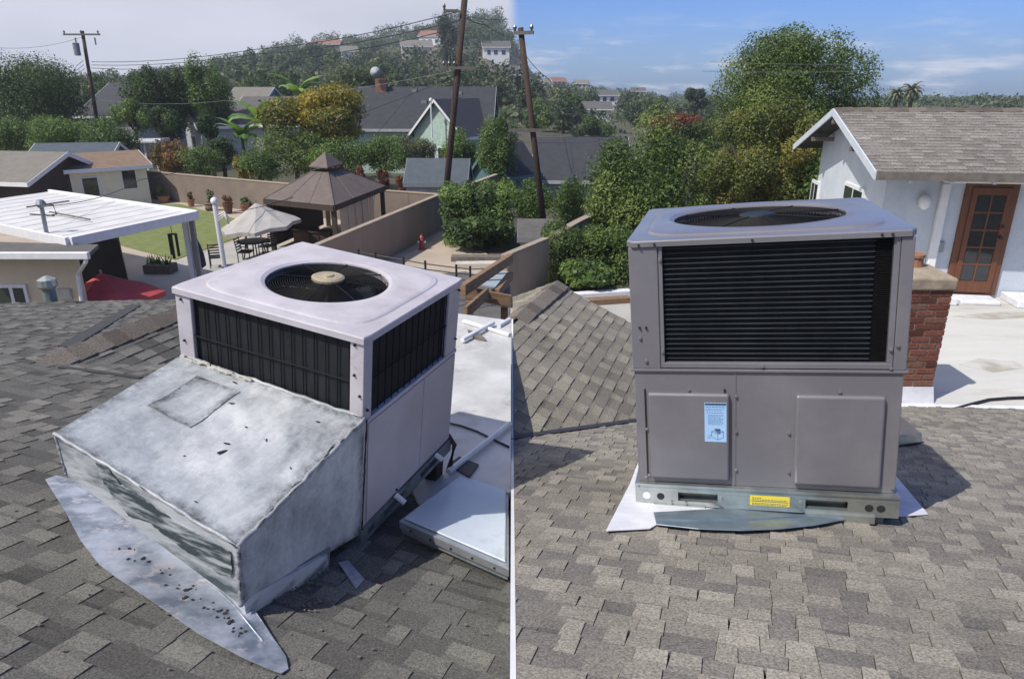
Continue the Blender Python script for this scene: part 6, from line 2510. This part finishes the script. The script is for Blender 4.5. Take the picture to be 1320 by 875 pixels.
def wire(pts, label, r=0.016, mat='cable', sag_=0.4, group='overhead wires'):
    q_ = []
    for a, c in zip(pts[:-1], pts[1:]):
        for i in range(12):
            f = i / 12
            q_.append(a.lerp(c, f) - Vector((0, 0, sag_ * 4 * f * (1 - f))))
    q_.append(pts[-1])
    m_ = MB()
    m_.tube(q_, r, 5)
    return tag(m_.build('overhead_wire', M[mat], smooth=True), label, 'wire', group)


# transformer pole at the left
Y1 = 62
b0, t0 = at_y(133, 200, Y1), at_y(106, 40, Y1)
b0.z, b0.x = 0, at_y(135, 215, Y1).x
arm1 = at_y(107, 45, Y1)
tp1 = upole('leaning utility pole with a grey transformer at the upper left', b0, t0, .17, .13, [(arm1, 1.5, 0.0, (-.93, -.02, .9))])
tz = at_y(104, 64, Y1)
MB().lathe([(.02, -.5), (.24, -.48), (.25, .42), (.27, .44), (.1, .52), (.02, .53)], 12, (tz.x - .12, tz.y - .35, tz.z)).build('transformer', M['grey_steel'], tp1, world=True)
for du in (-10, 15):
    q = at_y(107 + du, 49, Y1)
    MB().tube([q, q - Vector((0, 0, .55))], .06, 8).build('cutout_fuse', M['grey_steel'], tp1, world=True)
m = MB()
for k in range(3):
    q = at_y(112 + k, 82 + k * 5, Y1)
    m.tube([q + Vector((-.1, -.3, .2)), q + Vector((-.8, -.3, -.25))], .025, 5)
m.build('service_bracket', M['grey_steel'], tp1, world=True)
# leaning pole at centre
Y2 = 36
b0 = at_y(574, 262, Y2)
b0.z = 0
b0.x = at_y(572, 300, Y2).x
t0 = at_y(600, -12, Y2)
lowarm = at_y(591, 88, Y2)
hiarm = at_y(593, 15, Y2)
tp2 = upole('leaning brown utility pole right of the gazebo', b0, t0, .165, .15, [(lowarm, .85, .03, (-.8, -.5, -.2)), (hiarm + Vector((-.4, 0, 0)), .35, .1, (-.9,))])
for k in range(9):
    q = b0.lerp(t0, .45 + .055 * k)
    MB().tube([q + Vector((-.32 if k % 2 else -.15, -.12, 0)), q + Vector((.15 if k % 2 else .32, -.12, 0))], .015, 5).build('step_bolt', M['iron'], tp2, world=True)
m = MB()
for k in range(4):
    q = at_y(576 + k * 4, 68, Y2)
    m.tube([q, q - Vector((0, 0, .75))], .02, 5)
m.build('riser_cable', M['cable'], tp2, world=True)
# right-hand pole
Y3 = 31
b0 = at_y(698, 300, Y3)
b0.z = 0
b0.x = at_y(703, 340, Y3).x
t0 = at_y(671, 36, Y3)
tp3 = upole('thin dark utility pole left of the blue sky', b0, t0, .14, .12, [(at_y(675, 43, Y3), .42, -.35, (-.9, .8)), (at_y(677, 168, Y3), .7, .05, ())])
m = MB()
q = at_y(669, 105, Y3)
m.box(q.x - .08, q.x + .08, q.y - .1, q.y + .1, q.z - .3, q.z + .2)
m.build('junction_box', M['iron'], tp3, world=True)

wire([at_y(0, 62, 62), at_y(106, 48, 62)], 'faint wire from the left frame edge to the transformer pole', .012, sag_=.3)
for k, (v0, v1) in enumerate(((62, 15), (68, 27), (78, 36))):
    wire([at_y(118, 80 + k * 4, 62), at_y(330, v0 + 2, 50), at_y(592, v1, 36)], ('topmost', 'middle', 'lowest')[k] + ' of three long wires from transformer pole to leaning pole', .022, sag_=.25)
wire([at_y(0, 148, 60), at_y(125, 128, 61)], 'wire crossing the big dark tree at the far left', .014, sag_=.3)
wire([at_y(120, 128, 61), at_y(290, 130, 52), at_y(592, 90, 36)], 'low wire across the knobbly trees to the leaning pole', .012, 'wire_pale', sag_=.3)
wire([at_y(57, 266, 20), at_y(180, 232, 28), at_y(360, 178, 33), at_y(590, 96, 36)], 'service wire from the bent mast over the gazebo to the leaning pole', .012, sag_=.2)
wire([at_y(288, 275, 25), at_y(420, 235, 30), at_y(470, 190, 33), at_y(585, 40, 36)], 'service wire from the ball-top post past the gazebo peak', .013, 'cable', sag_=.2)
wire([at_y(597, 20, 36), at_y(625, 32, 40), at_y(657, 47, 46)], 'thick wire leaving the leaning pole to the right', .02, sag_=.1)
wire([at_y(597, 20, 36), at_y(655, 25, 46)], 'thin wire above the thick one right of the leaning pole', .012, sag_=.1)
wire([at_y(675, 68, 31), at_y(705, 100, 36), at_y(745, 142, 44)], 'wire sloping down right from the right-hand pole', .014, sag_=.1)
wire([at_y(664, 143, 31), at_y(742, 147, 38), at_y(812, 152, 42)], 'pale level wire across the right-hand pole', .012, 'wire_pale', sag_=.05)
wire([at_y(664, 172, 31), at_y(780, 176, 36)], 'lower pale wire across the right-hand pole', .012, 'wire_pale', sag_=.05)
wire([at_y(664, 183, 31), at_y(772, 182, 36)], 'lowest pale wire above the charcoal roofs', .014, 'wire_pale', sag_=.05)
wire([at_y(915, 80, 34), at_y(1110, 83, 34)], 'upper faint wire in front of the tallest tree', .010, 'wire_pale', sag_=.05)
wire([at_y(905, 92, 34), at_y(1110, 92, 34)], 'lower faint wire in front of the tallest tree', .010, 'wire_pale', sag_=.05)
wire([at_y(1262, 138, 60), at_y(1330, 126, 60)], 'wire rising at the far right above the house ridge', .016, sag_=.1)

# ------------------------------------------------------------------ white deck roof, chimney and blue house (right)
dk = thing('flat_roof_house', 'flat white-coated roof in front of the blue house door', 'house', (7, 10, 0))
dpt = [_dk - _dd * 1.6, _dk + _dd * 3, Vector((16, 11, DECK_Z)), Vector((16, 15.5, DECK_Z)), Vector((3.9, 15.5, DECK_Z)), Vector((3.5, 9.0, DECK_Z))]
b = MB()
b.slab([p - Vector((0, 0, .2)) for p in dpt], (0, 0, .2))
b.build('roof_sheet', M['white_deck'], dk, world=True)
skirt(dpt, 0, 'stucco_blue', dk, inset=.05)
b = MB()
e0, e1 = _dk - _dd * 1.5 + Vector((0, 0, .005)), _dk + _dd * 3 + Vector((0, 0, .005))
b.beam(e0, e1, .10, .03)
b.build('edge_flashing', M['white_membrane'], dk, world=True)
m = MB()
m.tube([at_z(u, v, DECK_Z + .02) for u, v in ((1160, 527), (1185, 528), (1205, 529), (1230, 527), (1255, 520), (1275, 515), (1300, 513), (1330, 512))], .018, 6)
tag(m.build('black_cable', M['cable'], smooth=True), 'thin black cable along the front edge of the white deck roof', 'cable')

for pts_, lb in ((((1160, 391), (1186, 385), (1225, 384), (1268, 387), (1262, 392), (1220, 395), (1180, 396)), 'a'), (((1236, 470), (1262, 462), (1310, 466), (1322, 474), (1280, 480)), 'b'),
                 (((1226, 408), (1290, 402), (1340, 404), (1340, 408), (1280, 412)), 'c')):
    b = MB()
    q = [at_z(u, v, DECK_Z) for u, v in pts_]
    b.slab([p + Vector((0, 0, .001)) for p in q], (0, 0, .003))
    b.build('ponding_stain', M['deck_stain'], dk, world=True)
# brick chimney
CHY = 7.75
cpx = at_z(1207, 520, DECK_Z)
ch = thing('brick_chimney', 'red brick chimney with stone cap right behind the new unit', 'chimney', (cpx.x - .40, cpx.y + .3, DECK_Z))
cw, cd = .33, .28
chh = at_y(1215, 372, cpx.y).z - DECK_Z
MB().box(-cw + .012, cw - .012, -cd + .012, cd - .012, .12, chh).build('mortar_core', M['mortar'], ch)
MB().hexa([(-cw - .02, -cd - .03, -.02), (cw + .04, -cd - .03, -.02), (cw + .04, cd + .03, -.02), (-cw - .02, cd + .03, -.02)],
          [(-cw - .004, -cd - .006, .20), (cw + .006, -cd - .006, .20), (cw + .006, cd + .006, .20), (-cw - .004, cd + .006, .20)]).build('base_flashing', M['white_membrane'], ch)
row = 0
z = .205
crs = .0765
while z + crs < chh + .02:
    for side in range(4):
        L3 = (cw if side % 2 == 0 else cd) * 2
        pos = 0.0
        segs_ = [.2, .2, .2, .2] if row % 2 == 0 else [.1, .2, .2, .2]
        xs = []
        x = 0
        k = 0
        while x < L3 - .02:
            ln = .205 if not (k == 0 and row % 2) else .10
            x2 = min(x + ln + rng.uniform(-.01, .01), L3)
            if L3 - x2 < .05:
                x2 = L3
            xs.append((x, x2))
            x = x2
            k += 1
        for (xa, xb) in xs:
            m = MB()
            m.tone = rng.random()
            g = .008
            pr_o = rng.uniform(-.002, .005)
            za, zb2 = z + .006, z + crs - .005
            if side == 0:
                m.box(-cw + xa + g, -cw + xb - g, -cd - pr_o, -cd + .05, za, zb2)
            elif side == 1:
                m.box(cw - .05, cw + pr_o, -cd + xa + g, -cd + xb - g, za, zb2)
            elif side == 2:
                m.box(-cw + xa + g, -cw + xb - g, cd - .05, cd + pr_o, za, zb2)
            else:
                m.box(-cw - pr_o, -cw + .05, -cd + xa + g, -cd + xb - g, za, zb2)
            m.build('brick', M['brick'], ch, tone=True, bevel=.006)
    z += crs
    row += 1
MB().hexa([(-cw - .03, -cd - .03, z), (cw + .02, -cd - .03, z), (cw + .02, cd + .03, z), (-cw - .03, cd + .03, z)],
          [(-cw - .03, -cd - .03, z + .16), (cw + .015, -cd - .03, z + .14), (cw + .015, cd + .03, z + .17), (-cw - .03, cd + .03, z + .17)]).build('stone_cap', M['stone_cap'], ch, bevel=.025)
m = MB()
m.lathe([(.13, 0), (.115, .14), (.13, .15), (.13, .18), (.10, .18), (.09, .03)], 16, (-.02, .03, z + .17))
m.build('flue_pot', M['terracotta'], ch)
MB().hexa([(-cw, -cd, z + .16), (cw, -cd, z + .14), (cw, cd, z + .165), (-cw, cd, z + .165)], [(-.2, -.16, z + .21), (.18, -.16, z + .21), (.18, .2, z + .21), (-.2, .2, z + .21)]).build('mortar_cap', M['stone_cap'], ch)

# blue house
HYAW = R(-9)
hc = at_z(1118, 377, DECK_Z)
WALLH = at_y(1117, 219, 12.45).z - DECK_Z
bh = thing('blue_house', 'pale blue stucco house with brown shingle roof and wooden door', 'house', (hc.x, hc.y, DECK_Z), HYAW)
HW, HDp = 9.0, 4.4
OV = .80
ridge_z = at_y(1052, 146, hc.y + HDp / 2).z - DECK_Z
rise = ridge_z - WALLH
tn = rise / (HDp / 2 + OV)
wallz = WALLH + OV * tn
m = MB()
m.quad((0, 0, 0), (HW, 0, 0), (HW, 0, wallz), (0, 0, wallz))
m.add([(0, 0, -DECK_Z), (0, HDp, -DECK_Z), (0, HDp, wallz), (0, HDp / 2, ridge_z - .02), (0, 0, wallz)], [(0, 1, 2, 3, 4)])
m.quad((0, HDp, -DECK_Z), (HW, HDp, -DECK_Z), (HW, HDp, wallz), (0, HDp, wallz))
m.add([(HW, 0, -DECK_Z), (HW, HDp, -DECK_Z), (HW, HDp, wallz), (HW, HDp / 2, ridge_z - .02), (HW, 0, wallz)], [(0, 1, 2, 3, 4)])
m.build('wall', M['stucco_blue'], bh)
OVG = .45
for s in (0, 1):
    ye = -OV if s == 0 else HDp + OV
    m = MB()
    A_, B_, C_, D_ = (-OVG, ye, WALLH), (HW + OVG, ye, WALLH), (HW + OVG, HDp / 2, ridge_z), (-OVG, HDp / 2, ridge_z)
    m.slab([Vector(p) for p in (A_, B_, C_, D_)], (0, 0, .07))
    rf = m.build('roof_slope', M['felt'], bh)
    if s == 0:
        e_ = Vector((1, 0, 0))
        w_ = (Vector((0, -1, 0)) * (HDp / 2 + OV) - Vector((0, 0, rise))).normalized()
        reg = [Vector(p) + Vector((0, 0, .072)) for p in (A_, B_, C_, D_)]
        tabs = shingle_tabs(reg[3], e_, w_, reg, rng, exposure=.143, wmin=.16, wmax=.36)
        Mw = WORLD[bh.name]
        m = MB()
        for vs, fs, tone, cen in tabs:
            m.add(vs, fs)
            m.t[-len(tone):] = tone
        m.build('shingle_field', M['shingle_house'], rf, tone=True, kind='stuff')
    m = MB()
    for x in (-OVG - .025,):
        m.hexa([(x, ye, WALLH - .05), (x + .025, ye, WALLH - .05), (x + .025, HDp / 2, ridge_z - .05), (x, HDp / 2, ridge_z - .05)],
               [(x, ye, WALLH + .085), (x + .025, ye, WALLH + .085), (x + .025, HDp / 2, ridge_z + .085), (x, HDp / 2, ridge_z + .085)])
    m.build('bargeboard', M['stucco_blue'], bh)
m = MB()
m.box(-OVG, HW + OVG, -OV - .02, -OV - .002, WALLH - .05, WALLH + .08)
m.build('fascia', M['wood_grey'], bh)
for k in range(14):
    x = .05 + k * .62
    m = MB()
    m.hexa([(x, -OV, WALLH - .09), (x + .05, -OV, WALLH - .09), (x + .05, 0, wallz - .09), (x, 0, wallz - .09)], [(x, -OV, WALLH), (x + .05, -OV, WALLH), (x + .05, 0, wallz), (x, 0, wallz)])
    m.build('rafter_tail', M['stucco_blue'], bh)
for y in (HDp * .18, HDp * .5, HDp * .82):
    zz = wallz + (ridge_z - wallz) * (1 - abs(y - HDp / 2) / (HDp / 2)) - .12
    m = MB()
    m.box(-OVG, 0, y - .05, y + .05, zz - .08, zz)
    m.build('lookout', M['wood_grey'], bh)
m = MB()
for k in range(30):
    x = -OVG + (HW + 2 * OVG) * k / 30
    m.tone = rng.random()
    m.hexa([(x, HDp / 2 - .16, ridge_z + .03), (x + .33, HDp / 2 - .16, ridge_z + .045), (x + .33, HDp / 2 + .16, ridge_z + .045), (x, HDp / 2 + .16, ridge_z + .03)],
           [(x, HDp / 2 - .02, ridge_z + .10), (x + .33, HDp / 2 - .02, ridge_z + .115), (x + .33, HDp / 2 + .02, ridge_z + .115), (x, HDp / 2 + .02, ridge_z + .10)])
m.build('ridge_shingles', M['ridge_cap'], bh, tone=True, kind='stuff')

Minv = WORLD[bh.name].inverted()


def on_front(u, v, y=0.0):
    o_ = Minv @ Vector((0, 0, EYE))
    d_ = Minv.to_3x3() @ ray(u, v)
    return o_ + d_ * ((y - o_.y) / d_.y)


def on_gable(u, v, x=0.0):
    o_ = Minv @ Vector((0, 0, EYE))
    d_ = Minv.to_3x3() @ ray(u, v)
    return o_ + d_ * ((x - o_.x) / d_.x)


# door in its frame
dl, drr = on_front(1240, 300).x, on_front(1291, 300).x
dzt = on_front(1262, 241).z
dzb = .10
MB().box(dl - .10, drr + .10, -.06, .02, dzb - .05, dzt + .08).build('door_frame', M['wood_door'], bh, bevel=.008)
m = MB()
dw = drr - dl
dx0, dx1 = dl, drr
st = .085
m.box(dx0, dx0 + st, -.085, -.062, dzb, dzt)
m.box(dx1 - st, dx1, -.085, -.062, dzb, dzt)
m.box(dx0 + st + .001, dx1 - st - .001, -.085, -.062, dzt - .12, dzt)
m.box(dx0 + st + .001, dx1 - st - .001, -.085, -.062, dzb, dzb + .20)
door = m.build('door', M['wood_door'], bh, bevel=.004)
gx0, gx1, gz0, gz1 = dx0 + st, dx1 - st, dzb + .20, dzt - .12
for i in range(2):
    for j in range(5):
        xa = gx0 + (gx1 - gx0) * i / 2
        xb = gx0 + (gx1 - gx0) * (i + 1) / 2
        za = gz0 + (gz1 - gz0) * j / 5
        zb2 = gz0 + (gz1 - gz0) * (j + 1) / 5
        MB().box(xa + .012, xb - .012, -.071, -.064, za + .012, zb2 - .012).build('pane', M['glass'], door)
m = MB()
xm = (gx0 + gx1) / 2
m.box(xm - .0125, xm + .0125, -.083, -.0635, gz0, gz1)
for j in range(1, 5):
    zz = gz0 + (gz1 - gz0) * j / 5
    m.box(gx0, xm - .013, -.082, -.0635, zz - .0125, zz + .0125)
    m.box(xm + .013, gx1, -.082, -.0635, zz - .0125, zz + .0125)
m.build('muntin', M['wood_door'], door)
MB().tube([(dx1 - .05, -.085, dzb + .98), (dx1 - .05, -.14, dzb + .98)], .03, 8).build('handle', M['iron'], door)
MB().tube([(dx1 - .05, -.085, dzb + 1.16), (dx1 - .05, -.11, dzb + 1.16)], .028, 8).build('deadbolt', M['iron'], door)
# white surround
tl = on_front(1206, 300).x
tzz = on_front(1206, 235).z
MB().box(tl - .07, tl + .07, -.10, -.001, 0, tzz).build('trim_post', M['white_paint'], bh, bevel=.02)
MB().box(tl - .07, HW, -.10, -.001, tzz + .001, tzz + .13).build('trim_beam', M['white_paint'], bh, bevel=.02)
# wall lamp, junction box, patched base
q = on_front(1189, 260)
lp = MB().lathe([(.03, -.12), (.09, -.06), (.10, .06), (.05, .13), (.02, .14)], 10, (q.x, -.10, q.z)).build('wall_lamp', M['white_paint'], bh, smooth=True)
q = on_front(1210, 318)
MB().box(q.x - .07, q.x + .07, -.05, 0, q.z - .09, q.z + .09).build('outlet_box', M['grey_steel'], bh, bevel=.005)
# gable windows
for (ua_, ub_, va_, vb_) in ((1091, 1113, 238, 266), (1049, 1054, 232, 264)):
    p0, p1 = on_gable(ua_, va_), on_gable(ub_, vb_)
    ya, yb2 = sorted((p0.y, p1.y))
    zc_ = (on_gable((ua_ + ub_) / 2, va_).z, on_gable((ua_ + ub_) / 2, vb_).z)
    m = MB()
    m.box(-.04, .0, ya, yb2, zc_[1], zc_[0])
    wnd = m.build('window', M['white_paint'], bh)
    g = .07
    ym = (ya + yb2) / 2
    MB().box(-.046, -.03, ya + g, ym - g / 2, zc_[1] + g, zc_[0] - g).build('pane', M['glass'], wnd)
    MB().box(-.046, -.03, ym + g / 2, yb2 - g, zc_[1] + g, zc_[0] - g).build('pane', M['glass_green'], wnd)
# step slabs by the door
for (ua_, ub_, lb) in ((1196, 1226, 'white step slab left of the wooden door'), (1302, 1345, 'white step slab right of the wooden door')):
    x0, x1 = on_front(ua_, 372, -.3).x, on_front(ub_, 372, -.3).x
    t = thing('step_slab', lb, 'step', WORLD[bh.name] @ Vector((x0, -.5, 0)), HYAW)
    MB().box(0, x1 - x0, -.15, .46, 0, .13).build('slab', M['white_membrane'], t, bevel=.02)
x0, x1 = on_front(1233, 372, -.3).x, on_front(1285, 372, -.3).x
t = thing('door_step', 'low white doorstep below the wooden door', 'step', WORLD[bh.name] @ Vector((x0, -.5, 0)), HYAW)
MB().box(0, x1 - x0, -.05, .38, 0, .07).build('slab', M['white_membrane'], t, bevel=.02)
# ------------------------------------------------------------------ air
m, n, b_, o_ = new_mat('haze')
n.nodes.remove(b_)
vol = n.nodes.new('ShaderNodeVolumePrincipled')
vol.inputs['Color'].default_value = (0.80, 0.87, 1.0, 1)
vol.inputs['Density'].default_value = 0.00055
vol.inputs['Anisotropy'].default_value = 0.2
n.links.new(vol.outputs[0], o_.inputs['Volume'])
hz = MB().box(-1010, 1010, -1010, 1010, -80, 60).build('haze', m)
hz['kind'] = 'stuff'
print('house', hc, WALLH, ridge_z, wallz, 'door', dl, drr, dzt)
print('objects', len(S.objects))
